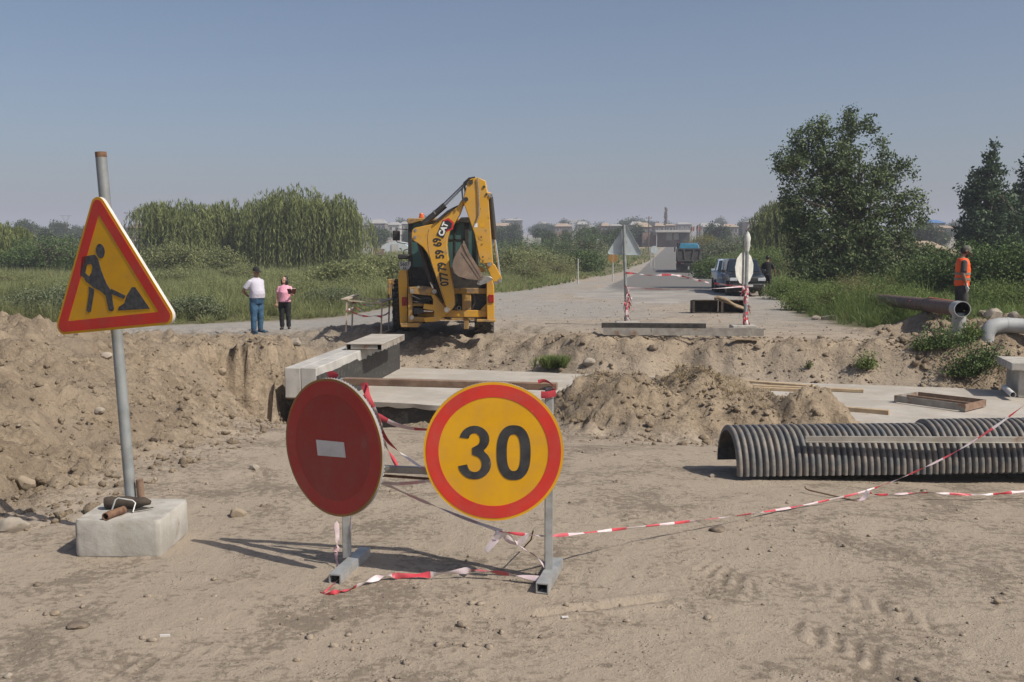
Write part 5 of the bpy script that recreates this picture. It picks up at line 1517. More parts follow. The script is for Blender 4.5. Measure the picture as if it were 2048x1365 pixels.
def far_round():
    g = ground(1486, 660); g.z = TZ(g.x, g.y)
    o = thing('wrapped_sign', 'round road sign wrapped in white cloth on a grey post beyond the cutting', 'road sign', g)
    m = MB(); m.box((0, 0, .05), (.58, .42, .13)); m.build('concrete_foot', M_CONC, o, bevel=.015)
    foot = Vector((.05, 0, .1)); top = at(1495, 466, g.y) - g
    m = MB(); m.pipe([foot, top], .045, .038, 16); m.build('post', M_POST, o)
    m = MB(); pts = [foot.lerp(top, t) for t in (.80, .83, .86, .90, .94, .98, 1.01)]; m.tube(pts, [.05, .06, .075, .07, .085, .06, .03], 12); m.build('wrapped_top', M_CLOTH_W, o)
    c = at(1489, 537, g.y + .09) - g
    m = MB(); m.prism(circle(.40, 11, a0=.2), 0, .012); p = m.build('wrapped_plate', M_CLOTH_W, o, smooth=0, bevel=.01)
    p.matrix_local = Matrix.Translation(c) @ Matrix.Rotation(R(44), 4, 'Z') @ Matrix.Rotation(R(-2), 4, 'Y')
    wraps(o, Vector((.05, 0, 0)), [.2, .3, .4, .5, .6, .7, .9, 1.0, 1.02], 9, 28)
    return g
G2 = far_round()
tape('barrier_tape', 'tape stretched between the grey triangle sign and the cloth wrapped sign', [
    ([at(1252, 576, G1.y - .05), at(1330, 579, G1.y - .3), at(1420, 578, G2.y - .2), at(1488, 573, G2.y - .05)], dict(w=.05, twist=2.4, n=60, stripe=.5, pale=True)),
    ([at(1428, 567, G2.y + .4), at(1460, 571, G2.y), at(1488, 572, G2.y - .05)], dict(w=.045, twist=1.5, n=24, stripe=.2))], seed=21)
tape('barrier_tape', 'loose end of tape fluttering from the grey triangle sign', [
    ([at(1251, 546, G1.y - .05), at(1275, 548, G1.y - .1), at(1300, 551, G1.y - .2), at(1340, 550, G1.y - .3), at(1365, 553, G1.y - .3), at(1395, 561, G1.y - .2), at(1418, 566, G1.y)], dict(w=.06, twist=5, n=70, stripe=.24, wob=.7))], seed=25)
def far_forms():
    a = ground(1206, 672); b = ground(1527, 680)
    o = thing('steel_formwork', 'long steel formwork channel lying at the edge of the far bank', 'formwork', a)
    d = b - a; d.z = 0; b2 = a + d; a2 = Vector((0, 0, 0)); n = Vector((-d.y, d.x, 0)).normalized()
    up = Vector((0, 0, .09))
    m = MB(); m.bar(up, d * .30 + up, .03, .15); m.build('side_plate', M_STEELBAR, o)
    m = MB(); m.bar(d * .305 + up, d + up, .03, .15); m.build('side_plate', M_STEELBAR, o)
    m = MB(); m.bar(n * .42 + d * .08 + up, n * .42 + d + up, .03, .12); m.build('rear_plate', M_STEELBAR, o)
    for f in (.01, .30, .76, .84, .92, .99):
        m = MB(); m.bar(d * f + n * .02 + up * 1.2, d * f + n * .42 + up * 1.2, .04, .05); m.build('cross_rib', M_STEELBAR, o)
    m = MB(); p = a + n * .2; q = p + d * .64
    c = (p + q) / 2
    t = thing('steel_angle', 'dark steel angle bar lying on the long formwork channel', 'steel bar', c)
    dz = Vector((0, 0, .20)); dd = d * .66
    m = MB(); m.bar(-dd / 2 + dz, dd / 2 + dz, .012, .11); m.build('flange', M_BLACK, t)
    m = MB(); m.bar(-dd / 2 + dz + n * .05 + Vector((0, 0, .055)), dd / 2 + dz + n * .05 + Vector((0, 0, .055)), .10, .012); m.build('flange', M_STEELBAR, t)
    g = ground(1488, 684)
    m = MB(); m.bar(g + Vector((-.28, .03, .03)), g + Vector((.30, -.05, .03)), .14, .02); tag(m.build('board', M_WOOD), 'thin board in front of the right end of the formwork channel', 'board')
far_forms()
def crate():
    g = ground(1437, 627)
    o = thing('wooden_trough', 'dark broken wooden trough with boards across it on the far dirt', 'trough', g)
    W = 105 * g.y / FPX; H = 25 * g.y / FPX
    for x0, x1 in ((-W / 2 + .06, .06), (.16, W / 2)):
        m = MB(); m.box(((x0 + x1) / 2, .42, H / 2), (x1 - x0, .03, H)); m.build('back_board', M_DARKIN, o)
        m = MB(); m.box(((x0 + x1) / 2, .2, .012), (x1 - x0, .44, .025)); m.build('floor_board', M_DARKIN, o)
        m = MB(); m.box(((x0 + x1) / 2, .22, H), (x1 - x0 + .02, .48, .03), rot=(R(-4), 0, 0)); m.build('top_board', M_DARKIN, o)
    for x in (-W / 2 + .04, .11, W / 2):
        m = MB(); m.box((x, .2, H / 2), (.07, .44, H * .95)); m.build('end_board', M_DARKIN, o)
    m = MB(); m.tube([(-.12, .1, H + .07), (0, .05, H + .10), (.25, 0, H + .02), (.55, -.05, H * .55), (.85, -.05, H * .3)], [.05, .06, .05, .04, .03], 8); m.build('bent_board', M_WOOD, o)
    m = MB(); m.tube([(0, .1, H + .02), (.5, .0, H * .7), (1.0, .0, H * .25)], .035, 7); m.build('bent_board', M_WOOD, o)
crate()

# ------------------------------------------------------------------ pipes and barrow on the right bank
M_RPIPE = mat('rusty_red_pipe', (.115, .062, .048), (.085, .05, .04), 5, .7, spots=((.20, .17, .15), 4, .58, .74), dust=.25, bump=.15)
M_GPIPE = mat('grey_painted_pipe', (.40, .41, .41), (.34, .35, .355), 3, .55, spots=((.26, .22, .18), 8, .66, .75), dust=.15)
M_BARROW = mat('barrow_red', (.46, .085, .06), (.34, .07, .05), 5, .6, dust=.35, spots=((.2, .1, .07), 6, .6, .72))
def pipes():
    a = at(1925, 619, 19.9); far = at(1700, 592, 34)
    o = thing('rusty_pipe', 'long rusty pipe with open end on a short grey leg in front of the worker', 'pipe', a)
    d = (far - a).normalized()
    m = MB(); m.pipe([d * .40, d * 1.5, d * 6, far - a], .158, .147, 24); m.build('pipe', M_RPIPE, o)
    m = MB(); m.pipe([Vector((0, 0, 0)), d * .05, d * .25, d * .42], .161, .145, 24, 0, 1); m.build('end_collar', [M_GPIPE, M_BLACK], o)
    m = MB(); m.tube([d * .6, d * .62], .145, 20); m.build('pipe_shadow_plug', M_BLACK, o)  # black disc added across the bore to stand in for shade inside the pipe
    p = d * .24
    m = MB(); m.tube([p + Vector((0, 0, -.08)), p + Vector((0, 0, -.95))], .135, 20); m.build('leg', M_GPIPE, o)
    e = at(1974, 690, 19.2)
    o2 = thing('grey_pipe', 'thick grey pipe bending down into the bank at the right edge', 'pipe', e)
    pts = [(1975, 740, 19.2), (1974, 692, 19.2), (1972, 674, 19.2), (1976, 662, 19.2), (1985, 654, 19.2), (1998, 651, 19.2), (2014, 650.5, 19.2), (2048, 653, 19.1), (2130, 660, 18.9), (2300, 676, 18.6)]
    m = MB(); P = [at(*q) - e for q in pts]
    m.tube(P, .146, 24); m.build('pipe', M_GPIPE, o2, smooth=60)
    for i in (1, 6):
        q = P[i]; dd = (P[i + 1] - P[i - 1]).normalized(); m = MB(); m.tube([q - dd * .012, q + dd * .012], .151, 24); m.build('weld_ring', M_GPIPE, o2)
pipes()
def barrow():
    g = at(1890, 612, 23.6); g.z = TZ(g.x, g.y)
    o = thing('wheelbarrow', 'dusty red wheelbarrow behind the rusty pipe', 'wheelbarrow', g, R(-8))
    zt = at(1888, 600, 23.6).z - g.z
    rim = [(-.30, -.24), (.30, -.2), (.34, 0), (.30, .24), (-.30, .28), (-.36, 0)]; bot = [(x * .55 + .03, y * .6) for x, y in rim]
    n = 6; V = [(x, y, zt + (.05 if x < 0 else -.03)) for x, y in rim] + [(x, y, zt - .22) for x, y in bot] + [(x * .96, y * .95, zt + (.05 if x < 0 else -.03)) for x, y in rim] + [(x, y, zt - .20) for x, y in bot]
    F = [(i, (i + 1) % n, n + (i + 1) % n, n + i) for i in range(n)] + [tuple(range(n, 2 * n))[::-1]] + [(2 * n + (i + 1) % n, 2 * n + i, 3 * n + i, 3 * n + (i + 1) % n) for i in range(n)] + [tuple(range(3 * n, 4 * n))] + [(i, 2 * n + i, 2 * n + (i + 1) % n, (i + 1) % n) for i in range(n)]
    m = MB(); m.add(V, F); m.build('tray', M_BARROW, o, smooth=20)
    for s in (-1, 1):
        m = MB(); m.tube([(.5, s * .05, .16), (.1, s * .16, zt - .23), (-.36, s * .24, zt - .12), (-.75, s * .26, zt - .05)], .016, 8); m.build('handle', M_BARROW, o)
        m = MB(); m.tube([(-.1, s * .2, zt - .2), (-.22, s * .2, .02), (-.34, s * .23, zt - .16)], .014, 8); m.build('leg', M_BARROW, o)
    m = MB(); mx = Matrix.Translation((.5, 0, .16)) @ Matrix.Rotation(R(90), 4, 'X'); m.lathe([(.05, -.03), (.12, -.04), (.155, -.025), (.16, 0), (.155, .025), (.12, .04), (.05, .03)], 20, 0, mx); m.build('wheel', M_TYRE, o)
barrow()

# ------------------------------------------------------------------ vehicles
M_DSUV = mat('dark_car_paint', (.006, .011, .018), (.007, .012, .02), 3, .3, coat=.6, dust=.10)
M_PSUV = mat('pale_car_paint', (.36, .45, .54), (.34, .43, .51), 3, .28, coat=.5, dust=.12)
M_CGLASS = mat('car_glass', (.012, .02, .03), (.016, .024, .035), 3, .06, spec=.8)
M_LAMP = mat('lamp_glass', (.62, .64, .66), (.5, .52, .55), 9, .15)
M_TRUCK = mat('truck_grey', (.03, .03, .032), (.045, .044, .043), 4, .7, dust=.12)
M_TRUCK2 = mat('truck_rib_grey', (.06, .06, .06), (.085, .083, .08), 4, .7)
M_TARP = mat('blue_tarp', (.03, .17, .27), (.045, .21, .32), 4, .5, bump=.3)
YX = Matrix.Rotation(R(90), 4, 'Z')
def side_prism(mb, prof, hw, mi=0, taper=None):
    "profile of (y, z) across the width; taper = half-width per point"
    n = len(prof)
    hws = taper or [hw] * n
    V = [(-h, y, z) for (y, z), h in zip(prof, hws)] + [(h, y, z) for (y, z), h in zip(prof, hws)]
    F = [tuple(range(n))[::-1], tuple(range(n, 2 * n))] + [(i, (i + 1) % n, n + (i + 1) % n, n + i) for i in range(n)]
    mb.add(V, F, mi)
def car_wheel(o, x, y, r, w):
    mx = Matrix.Translation((x, y, r)) @ Matrix.Rotation(R(90), 4, 'Y')
    m = MB(); m.lathe([(r * .62, -w / 2), (r * .92, -w / 2), (r, -w * .35), (r, w * .35), (r * .92, w / 2), (r * .62, w / 2)], 28, 0, mx); t = m.build('wheel', M_TYRE, o)
    m = MB(); m.lathe([(0, -w * .42), (r * .2, -w * .45), (r * .64, -w * .46), (r * .64, w * .46), (r * .2, w * .45), (0, w * .42)], 20, 0, mx); m.build('rim', M_PIN, t)
def suv(name, label, loc, rz, paint, pickup=False, k=1.0):
    "front towards local -y"
    o = thing(name, label, 'pickup' if pickup else 'car', loc, rz); o.scale = (k, k, k)
    hw = .93
    m = MB()
    if pickup: prof = [(-2.55, .42), (-2.6, .75), (-2.5, 1.02), (-1.25, 1.14), (2.5, 1.14), (2.55, .95), (2.52, .45)]
    else: prof = [(-2.35, .40), (-2.42, .72), (-2.32, 1.0), (-1.05, 1.13), (2.28, 1.17), (2.38, .95), (2.33, .45)]
    side_prism(m, prof, hw, taper=[.80, .86, .84, .93, .93, .9, .85]); m.build('body', paint, o, bevel=.06, smooth=40)
    e = .72 if pickup else 2.15
    m = MB(); V = []
    for (y0, y1, h, z) in ((-1.2, e + .1, .86, 1.11), (-.45, e - .15, .68, 1.78)):
        V += [(-h, y0, z), (h, y0, z), (h, y1, z), (-h, y1, z)]
    m.add(V, [(0, 1, 5, 4), (1, 2, 6, 5), (2, 3, 7, 6), (3, 0, 4, 7), (4, 5, 6, 7)]); m.build('cabin', paint, o, bevel=.05, smooth=40)
    def lerpw(u, v, fr, off):                         # point on a cabin side
        a = Vector(V[fr[0]]).lerp(Vector(V[fr[1]]), u); b = Vector(V[fr[3]]).lerp(Vector(V[fr[2]]), u)
        return a.lerp(b, v) + off
    def win(nm, fr, u0, u1, off):
        m = MB(); m.add([lerpw(u0, .10, fr, off), lerpw(u1, .10, fr, off), lerpw(u1, .88, fr, off), lerpw(u0, .88, fr, off)], [(0, 1, 2, 3)]); m.build(nm, M_CGLASS, o, smooth=0)
    win('windscreen', (0, 1, 5, 4), .06, .94, Vector((0, -.022, .012))); win('rear_window', (2, 3, 7, 6), .06, .94, Vector((0, .022, .012)))
    for fr, sx in (((3, 0, 4, 7), -1), ((1, 2, 6, 5), 1)):
        for u0, u1 in (((.06, .48), (.53, .94)) if sx > 0 else ((.06, .47), (.52, .94))):
            win('side_window', fr, u0, u1, Vector((sx * .022, 0, .01)))
    for sx in (-1, 1):
        m = MB(); m.box((sx * .98, -.88, 1.20), (.20, .10, .16)); m.build('mirror', paint, o, bevel=.03)
        m = MB(); m.box((sx * .66, prof[1][0] - .005, .84), (.36, .10, .15)); m.build('headlight', M_LAMP, o, bevel=.02)
        m = MB(); m.box((sx * .72, prof[1][0] - .01, .55), (.16, .06, .08)); m.build('fog_lamp', M_LAMP, o, bevel=.01)
        for y in (-1.55, 1.5): car_wheel(o, sx * .80, y, .37, .25)
    m = MB(); m.box((0, prof[1][0] - .02, .82), (.9, .08, .22)); m.build('grille', M_MBLK, o, bevel=.02)
    m = MB(); m.box((0, prof[1][0] - .03, .53), (1.55, .14, .22)); m.build('bumper', M_MBLK if not pickup else paint, o, bevel=.04)
    m = MB(); m.box((0, prof[1][0] - .108, .54), (.5, .02, .11)); m.build('number_plate', M_PLATE, o)
    m = MB(); m.box((0, 0, .38), (1.3, 4.2, .25)); m.build('chassis', M_MBLK, o)
    return o
p = at(1506, 588, 42.0); suv('parked_car', 'dark blue off-road car parked at the roadside behind the cloth wrapped sign', (p.x, p.y + 2.2, TZ(p.x, p.y + 2.2)), R(-6), M_DSUV, False, .88)
p = at(1486, 583, 44.5); suv('pickup_truck', 'pale blue pickup half hidden behind the dark off-road car', (p.x, p.y + 2.6, TZ(p.x, p.y + 2.6)), R(-9), M_PSUV, True, .88)
def lorry():
    p = at(1377, 547, 100); z = TZ(p.x, 100) + .05
    o = thing('tipper_lorry', 'dark tipper lorry with blue tarpaulin driving away down the road', 'lorry', (p.x, 100, z), -math.atan(.168))
    m = MB(); m.box((0, 2.8, 1.75), (2.5, 5.4, 1.3)); m.build('tray', M_TRUCK, o, bevel=.04)
    m = MB(); m.add([(-1.22, 0, 2.42), (1.22, 0, 2.42), (1.05, -.16, 1.15), (-1.05, -.16, 1.15), (-1.22, .1, 2.42), (1.22, .1, 2.42), (1.05, .09, 1.15), (-1.05, .09, 1.15)], [(0, 1, 2, 3), (7, 6, 5, 4), (0, 4, 5, 1), (1, 5, 6, 2), (2, 6, 7, 3), (3, 7, 4, 0)])
    tg = m.build('tailgate', M_TRUCK, o, bevel=.02)
    for a, b in (((-.5, 2.40), (-.32, 1.18)), ((.5, 2.40), (.32, 1.18)), ((-1.18, 2.4), (-1.02, 1.16)), ((1.18, 2.4), (1.02, 1.16)), ((-1.2, 2.38), (1.2, 2.38)), ((-1.05, 1.2), (1.05, 1.2))):
        m = MB(); k0 = -.02 - .16 * (2.42 - a[1]) / 1.27; k1 = -.02 - .16 * (2.42 - b[1]) / 1.27
        m.bar((a[0], k0 - .03, a[1]), (b[0], k1 - .03, b[1]), .13, .08, up=Vector((0, 1, 0))); m.build('rib', M_TRUCK2, tg)
    m = MB(); m.add([(-1.0, .1, 2.42), (1.05, .1, 2.42), (1.05, 5.2, 2.42), (-1.0, 5.2, 2.42), (-.85, .2, 2.95), (.9, .2, 2.88), (.9, 5.1, 2.95), (-.85, 5.1, 2.95)], [(0, 1, 5, 4), (1, 2, 6, 5), (2, 3, 7, 6), (3, 0, 4, 7), (4, 5, 6, 7)]); m.build('tarpaulin', M_TARP, o, bevel=.05)
    m = MB(); m.box((0, 6.6, 1.9), (2.4, 1.6, 2.3)); m.build('cab', M_TRUCK, o, bevel=.1)
    m = MB(); m.box((0, 3.4, .85), (.9, 7.2, .3)); m.build('chassis', M_MBLK, o)
    for s in (-1, 1):
        for y in (.75, 2.1, 5.9):
            mx = Matrix.Translation((s * .92, y, .52)) @ Matrix.Rotation(R(90), 4, 'Y'); m = MB(); m.lathe([(0, -.28), (.4, -.28), (.5, -.26), (.52, -.1), (.48, 0), (.52, .1), (.5, .26), (.4, .28), (0, .28)], 24, 0, mx); m.build('wheel', M_TYRE, o)
        m = MB(); m.box((s * .66, -.02, .52), (1.16, .03, .92)); m.build('mudflap', M_MBLK, o)
        m = MB(); m.box((s * .92, -.1, 1.02), (.36, .08, .12)); m.build('tail_lamp', M_TAIL, o)
        m = MB(); m.box((s * 1.42, 6.2, 2.3), (.12, .2, .5)); m.build('mirror', M_MBLK, o)
    m = MB(); m.box((0, -.1, .95), (1.5, .08, .12)); m.build('bumper', M_STEELBAR, o)
lorry()
def far_car(px, py, y, label, paint, k=1.0):
    p = at(px, py, y)
    o = suv('far_car', label, (p.x, y, TZ(p.x, y) + .05), R(-8), paint)
far_car(1350, 489, 330, 'small dark car coming up the road from the canopy', M_DSUV)
M_TEAL = mat('teal_paint', (.05, .16, .2), (.05, .15, .19), 3, .3)

# ------------------------------------------------------------------ people
M_SKIN = mat('skin', (.46, .27, .19), (.42, .24, .165), 8, .55)
M_SKIND = mat('tanned_skin', (.27, .145, .092), (.24, .125, .08), 8, .55)
M_HAIR = mat('dark_hair', (.012, .009, .008), (.02, .014, .012), 30, .5)
M_POLO = mat('lilac_white_cotton', (.56, .54, .62), (.52, .50, .58), 4, .85)
M_JEANS = mat('blue_jeans', (.025, .075, .14), (.045, .11, .19), 5, .85)
M_PINK = mat('pink_cotton', (.74, .35, .45), (.70, .32, .42), 5, .85)
M_BLACKC = mat('black_cloth', (.012, .012, .013), (.018, .018, .02), 6, .9)
M_DGREY = mat('dark_grey_cloth', (.045, .045, .044), (.06, .06, .058), 6, .9)
M_VEST = mat('hi_vis_orange', (.85, .115, .015), (.80, .10, .015), 4, .7)
M_STRIPE = mat('reflective_grey', (.22, .20, .15), (.19, .17, .13), 8, .5)
M_GLOVE = mat('white_glove', (.66, .65, .65), (.55, .54, .54), 8, .8)
M_SHOE = mat('shoe_blue', (.03, .07, .12), (.035, .08, .13), 6, .7)
M_CAMO = mat('khaki_cap', (.17, .17, .13), (.08, .085, .065), 22, .85)
M_BOOK = mat('dark_red_cover', (.10, .018, .016), (.08, .015, .014), 6, .5)
M_PAPER = mat('paper', (.62, .58, .48), (.56, .52, .43), 9, .8)
_tx = bpy.data.textures.new('cloth_folds', 'CLOUDS'); _tx.noise_scale = .13; _tx.noise_depth = 2
def folds(o, k):
    d = o.modifiers.new('folds', 'DISPLACE'); d.texture = _tx; d.strength = k; d.mid_level = .45; d.texture_coords = 'LOCAL'
    return o
def remesh(o, vox, it=5):
    a = o.modifiers.new('remesh', 'REMESH'); a.mode = 'VOXEL'; a.voxel_size = vox; a.use_smooth_shade = True
    b = o.modifiers.new('smooth', 'SMOOTH'); b.factor = .5; b.iterations = it
    return o
def stack(mb, secs, n=20):
    "closed loft of horizontal ellipses (cx, cy, z, rx, ry)"
    V = []; F = []
    for (cx, cy, z, rx, ry) in secs:
        for k in range(n):
            t = 2 * math.pi * k / n; V.append((cx + rx * math.cos(t), cy + ry * math.sin(t), z))
    for i in range(len(secs) - 1):
        for k in range(n): F.append((i * n + k, i * n + (k + 1) % n, (i + 1) * n + (k + 1) % n, (i + 1) * n + k))
    F.append(tuple(range(n))[::-1]); F.append(tuple((len(secs) - 1) * n + k for k in range(n)))
    mb.add(V, F)
def person(label, loc, rz, H, skin, torso, arms, legs, top, top_m, trs_m, shoe_m, head=(0, 0, 0), sleeve=.62, hand=None, glove=None, shoulder=.19, hz=1.52):
    """faces local -y. torso: (cx, cy, z, rx, ry) sections; arms: [(shoulder, elbow, wrist, knuckle)]; legs: [(hip, knee, ankle, toe)]"""
    o = thing('person', label, 'person', loc, rz, None); k = H / 1.75; o.scale = (k, k, k)
    V3 = Vector
    arms = [((a[0] * .90, a[1], a[2] - .022), b, c_, d_) for a, b, c_, d_ in arms]
    mb = MB(); stack(mb, torso)
    mb.tube([(0, .02, 1.42), (0, .0, 1.50), (0, -.015, 1.57)], [.062, .055, .055], 12)
    hm = Matrix.Translation((0, -.01, hz)) @ Euler(head).to_matrix().to_4x4()
    mb.ball((0, .005, .125), .095, 10, 0, (.82, 1.0, 1.12), hm); mb.ball((0, -.022, .055), .07, 8, 0, (.88, .98, .95), hm)
    mb.tube([hm @ V3((0, -.085, .125)), hm @ V3((0, -.115, .088)), hm @ V3((0, -.088, .078))], [.010, .017, .012], 8)
    for s in (-1, 1): mb.ball((s * .082, .01, .105), .024, 6, 0, (.5, .8, 1.2), hm)
    mb.tube([hm @ V3((-.03, -.088, .045)), hm @ V3((0, -.097, .045)), hm @ V3((.03, -.088, .045))], [.006, .009, .006], 6)
    for (s, e, w, kn) in arms:
        s, e, w, kn = V3(s), V3(e), V3(w), V3(kn)
        mb.tube([s, s.lerp(e, .3), s.lerp(e, .8), e, e.lerp(w, .25), e.lerp(w, .8), w], [.056, .052, .043, .04, .043, .031, .026], 12)
        d = (kn - w); L = d.length; d.normalize(); a, b, _ = frame(d)
        mb.tube([w - d * .01, w + d * L * .5, kn], [.026, .037, .036], 12, flat=.55)
        for q in range(4):                            # fingers of unequal length, slightly curled
            base = kn + a * (.030 - .020 * q) - d * .012; ln = (.068, .078, .073, .056)[q]
            c = b * (-.35)
            mb.tube([base, base + d * ln * .5 + c * ln * .2, base + d * ln * .85 + c * ln * .6, base + d * ln * .95 + c * ln], [.0105, .0098, .009, .007], 8)
        tb = w + d * L * .35 + a * .032
        mb.tube([tb, tb + (a * .75 + d * .7).normalized() * .035, tb + (a * .5 + d).normalized() * .068 - b * .01], [.013, .0115, .009], 8)
    for (h, kn, an, toe) in legs:
        h, kn, an, toe = V3(h), V3(kn), V3(an), V3(toe)
        mb.tube([h, h.lerp(kn, .4), kn, kn.lerp(an, .35), an], [.095, .085, .056, .058, .038], 12)
        mb.tube([an + V3((0, 0, .01)), an.lerp(toe, .5) - V3((0, 0, .02)), toe], [.042, .042, .034], 10)
    body = remesh(mb.build('body', skin, o), .0095, 3)
    for s in (-1, 1):
        m = MB(); m.ball(hm @ V3((s * .033, -.085, .113)), .011, 6); m.build('eye', M_BLACKC, o)
    m = MB(); ex = [(cx, cy, z, rx + .016, ry + .016) for cx, cy, z, rx, ry in torso if z > top[0]]
    ex = [(ex[0][0], ex[0][1], top[0], ex[0][3], ex[0][4])] + ex
    ex[-1] = (ex[-1][0], ex[-1][1], ex[-1][2] - .012, ex[-1][3], ex[-1][4]); stack(m, ex)
    for (s, e, w, kn) in arms:
        s, e = V3(s), V3(e); m.tube([s + V3((-s.x * .3, 0, .005)), s + V3((0, 0, -.002)), s.lerp(e, .1), s.lerp(e, sleeve * .5), s.lerp(e, sleeve)], [.055, .064, .070, .070, .070], 12)
        m.ball(s, .068, 7)
    folds(remesh(m.build('shirt', top_m, o), .013, 5), .022)
    m = MB(); lo = [(cx, cy, z, rx + .014, ry + .014) for cx, cy, z, rx, ry in torso if z < top[0] + .08]; stack(m, lo)
    for (h, kn, an, toe) in legs:
        h, kn, an = V3(h), V3(kn), V3(an); m.tube([h, h.lerp(kn, .4), kn, kn.lerp(an, .5), an + V3((0, 0, .01))], [.112, .108, .085, .075, .070], 14)
    folds(remesh(m.build('trousers', trs_m, o), .014, 5), .03)
    for (h, kn, an, toe) in legs:
        an, toe = V3(an), V3(toe); d = (toe - an); d.z = 0; d.normalize()
        m = MB(); m.tube([an - d * .075 + V3((0, 0, -.035)), an - d * .03 + V3((0, 0, -.03)), an.lerp(toe, .55) + V3((0, 0, -.012)), toe - V3((0, 0, -.005)), toe + d * .045], [.035, .047, .048, .044, .02], 12)
        m.tube([an - d * .07 + V3((0, 0, -.064)), toe + d * .035 + V3((0, 0, -.02 + (.0)))], [.036, .036], 10, flat=.5)
        remesh(m.build('shoe', shoe_m, o), .010, 3)
    if glove:
        for (s, e, w, kn) in arms:
            w, kn = V3(w), V3(kn); d = (kn - w); L = d.length; d.normalize(); a, b, _ = frame(d)
            m = MB(); m.tube([w - d * .05, w, w + d * L * .5, kn], [.036, .036, .046, .044], 12, flat=.65)
            for q in range(4):
                base = kn + a * (.032 - .021 * q) - d * .012; ln = (.068, .078, .073, .056)[q]
                m.tube([base, base + d * ln * .5 - b * ln * .1, base + d * ln - b * ln * .38], [.0145, .0138, .011], 8)
            tb = w + d * L * .35 + a * .034; m.tube([tb, tb + (a * .7 + d * .7).normalized() * .07], [.0165, .0125], 8)
            remesh(m.build('glove', glove, o), .008, 3)
    return o, hm
def cap(o, hm, m_, brim=.085):
    m = MB(); m.lathe([(.099, .118), (.101, .145), (.094, .185), (.07, .222), (.03, .242), (0, .246)], 24, 0, hm @ Matrix.Diagonal((.84, 1.02, 1, 1))); m.lathe([(.099, .118), (.0, .118)], 24, 0, hm @ Matrix.Diagonal((.84, 1.02, 1, 1)))
    c = m.build('cap', m_, o, smooth=60)
    V = []; n = 12
    for q in range(n + 1):
        t = math.pi * (1.12 + .76 * q / n)
        V += [(.082 * math.cos(t), .1 * math.sin(t), .130), (.098 * math.cos(t), .1 * math.sin(t) - brim * math.sin(math.pi * q / n) ** .6, .118 - .02 * math.sin(math.pi * q / n))]
    V2 = [(x, y, z - .006) for x, y, z in V]; F = []
    for q in range(n): F += [(2 * q, 2 * q + 1, 2 * q + 3, 2 * q + 2), (2 * (n + 1) + 2 * q + 2, 2 * (n + 1) + 2 * q + 3, 2 * (n + 1) + 2 * q + 1, 2 * (n + 1) + 2 * q), (2 * q + 1, 2 * (n + 1) + 2 * q + 1, 2 * (n + 1) + 2 * q + 3, 2 * q + 3)]
    m = MB(); m.add(V + V2, F, 0, hm); m.build('brim', m_, c, smooth=60)
STD = [(0, .01, .80, .155, .11), (0, .01, .90, .165, .12), (0, .0, 1.0, .16, .115), (0, .0, 1.10, .15, .11), (0, 0, 1.22, .16, .115), (0, .01, 1.33, .175, .11), (0, .015, 1.40, .17, .095), (0, .02, 1.45, .11, .075), (0, .02, 1.48, .06, .06)]
BELLY = [(a, b_, z, rx * 1.06, ry * 1.12) for a, b_, z, rx, ry in [(0, .01, .78, .16, .12), (0, .0, .88, .175, .135), (0, -.02, .96, .18, .155), (0, -.035, 1.05, .18, .168), (0, -.025, 1.15, .175, .155), (0, -.005, 1.26, .18, .135), (0, .01, 1.35, .185, .115), (0, .015, 1.41, .16, .085), (0, .02, 1.45, .10, .068), (0, .02, 1.48, .055, .055)]]
LEGS = [((-.09, .01, .86), (-.10, -.01, .48), (-.105, .02, .09), (-.12, -.13, .035)), ((.09, .01, .86), (.10, -.01, .48), (.11, .02, .09), (.14, -.13, .035))]
g = at(515, 669, 27.0); gz = TZ(g.x, g.y)
o, hm = person('man in white polo shirt, jeans and black cap with hands behind his back', (g.x, g.y, gz), R(50), 1.79, M_SKIND, BELLY,
               [((-.20, .02, 1.38), (-.30, .17, 1.12), (-.10, .25, .98), (-.02, .25, .96)), ((.20, .02, 1.38), (.30, .17, 1.12), (.10, .22, .97), (.02, .23, .96))],
               LEGS, (.93,), M_POLO, M_JEANS, M_SHOE, (0, 0, R(8)), .72)
cap(o, hm, M_BLACKC)
m = MB(); m.tube([(-.06, -.045, 1.455), (0, -.075, 1.435), (.06, -.045, 1.455), (.065, .04, 1.48), (0, .09, 1.49), (-.065, .04, 1.48), (-.06, -.045, 1.455)], .014, 8); m.build('collar', M_POLO, o)
g = at(571, 664, 27.4); gz = TZ(g.x, g.y)
WT = [(0, .01, .78, .17, .13), (0, .0, .90, .18, .14), (0, -.01, 1.0, .175, .145), (0, -.02, 1.1, .165, .14), (0, -.03, 1.22, .17, .15), (0, .0, 1.32, .165, .12), (0, .01, 1.39, .15, .095), (0, .015, 1.44, .09, .07), (0, .02, 1.47, .055, .055)]
o, hm = person('woman in pink shirt and black trousers holding an open book', (g.x, g.y, gz), R(4), 1.50, M_SKIN, WT,
               [((-.19, .01, 1.37), (-.245, .0, 1.10), (-.25, -.05, .86), (-.25, -.07, .78)), ((.19, .01, 1.37), (.26, -.02, 1.12), (.27, -.25, 1.16), (.27, -.32, 1.18))],
               LEGS, (.90,), M_PINK, M_BLACKC, M_BLACKC, (R(-2), 0, R(-24)), .6, hz=1.485)
m = MB(); m.ball((0, .042, .14), .108, 10, 0, (.92, 1.0, 1.02), hm); m.ball((-.088, .015, .05), .062, 8, 0, (.6, 1.1, 1.6), hm); m.ball((.088, .015, .05), .062, 8, 0, (.6, 1.1, 1.6), hm); m.ball((0, .07, .03), .075, 8, 0, (1.1, .7, 1.3), hm)
remesh(m.build('hair', M_HAIR, o), .012, 3)
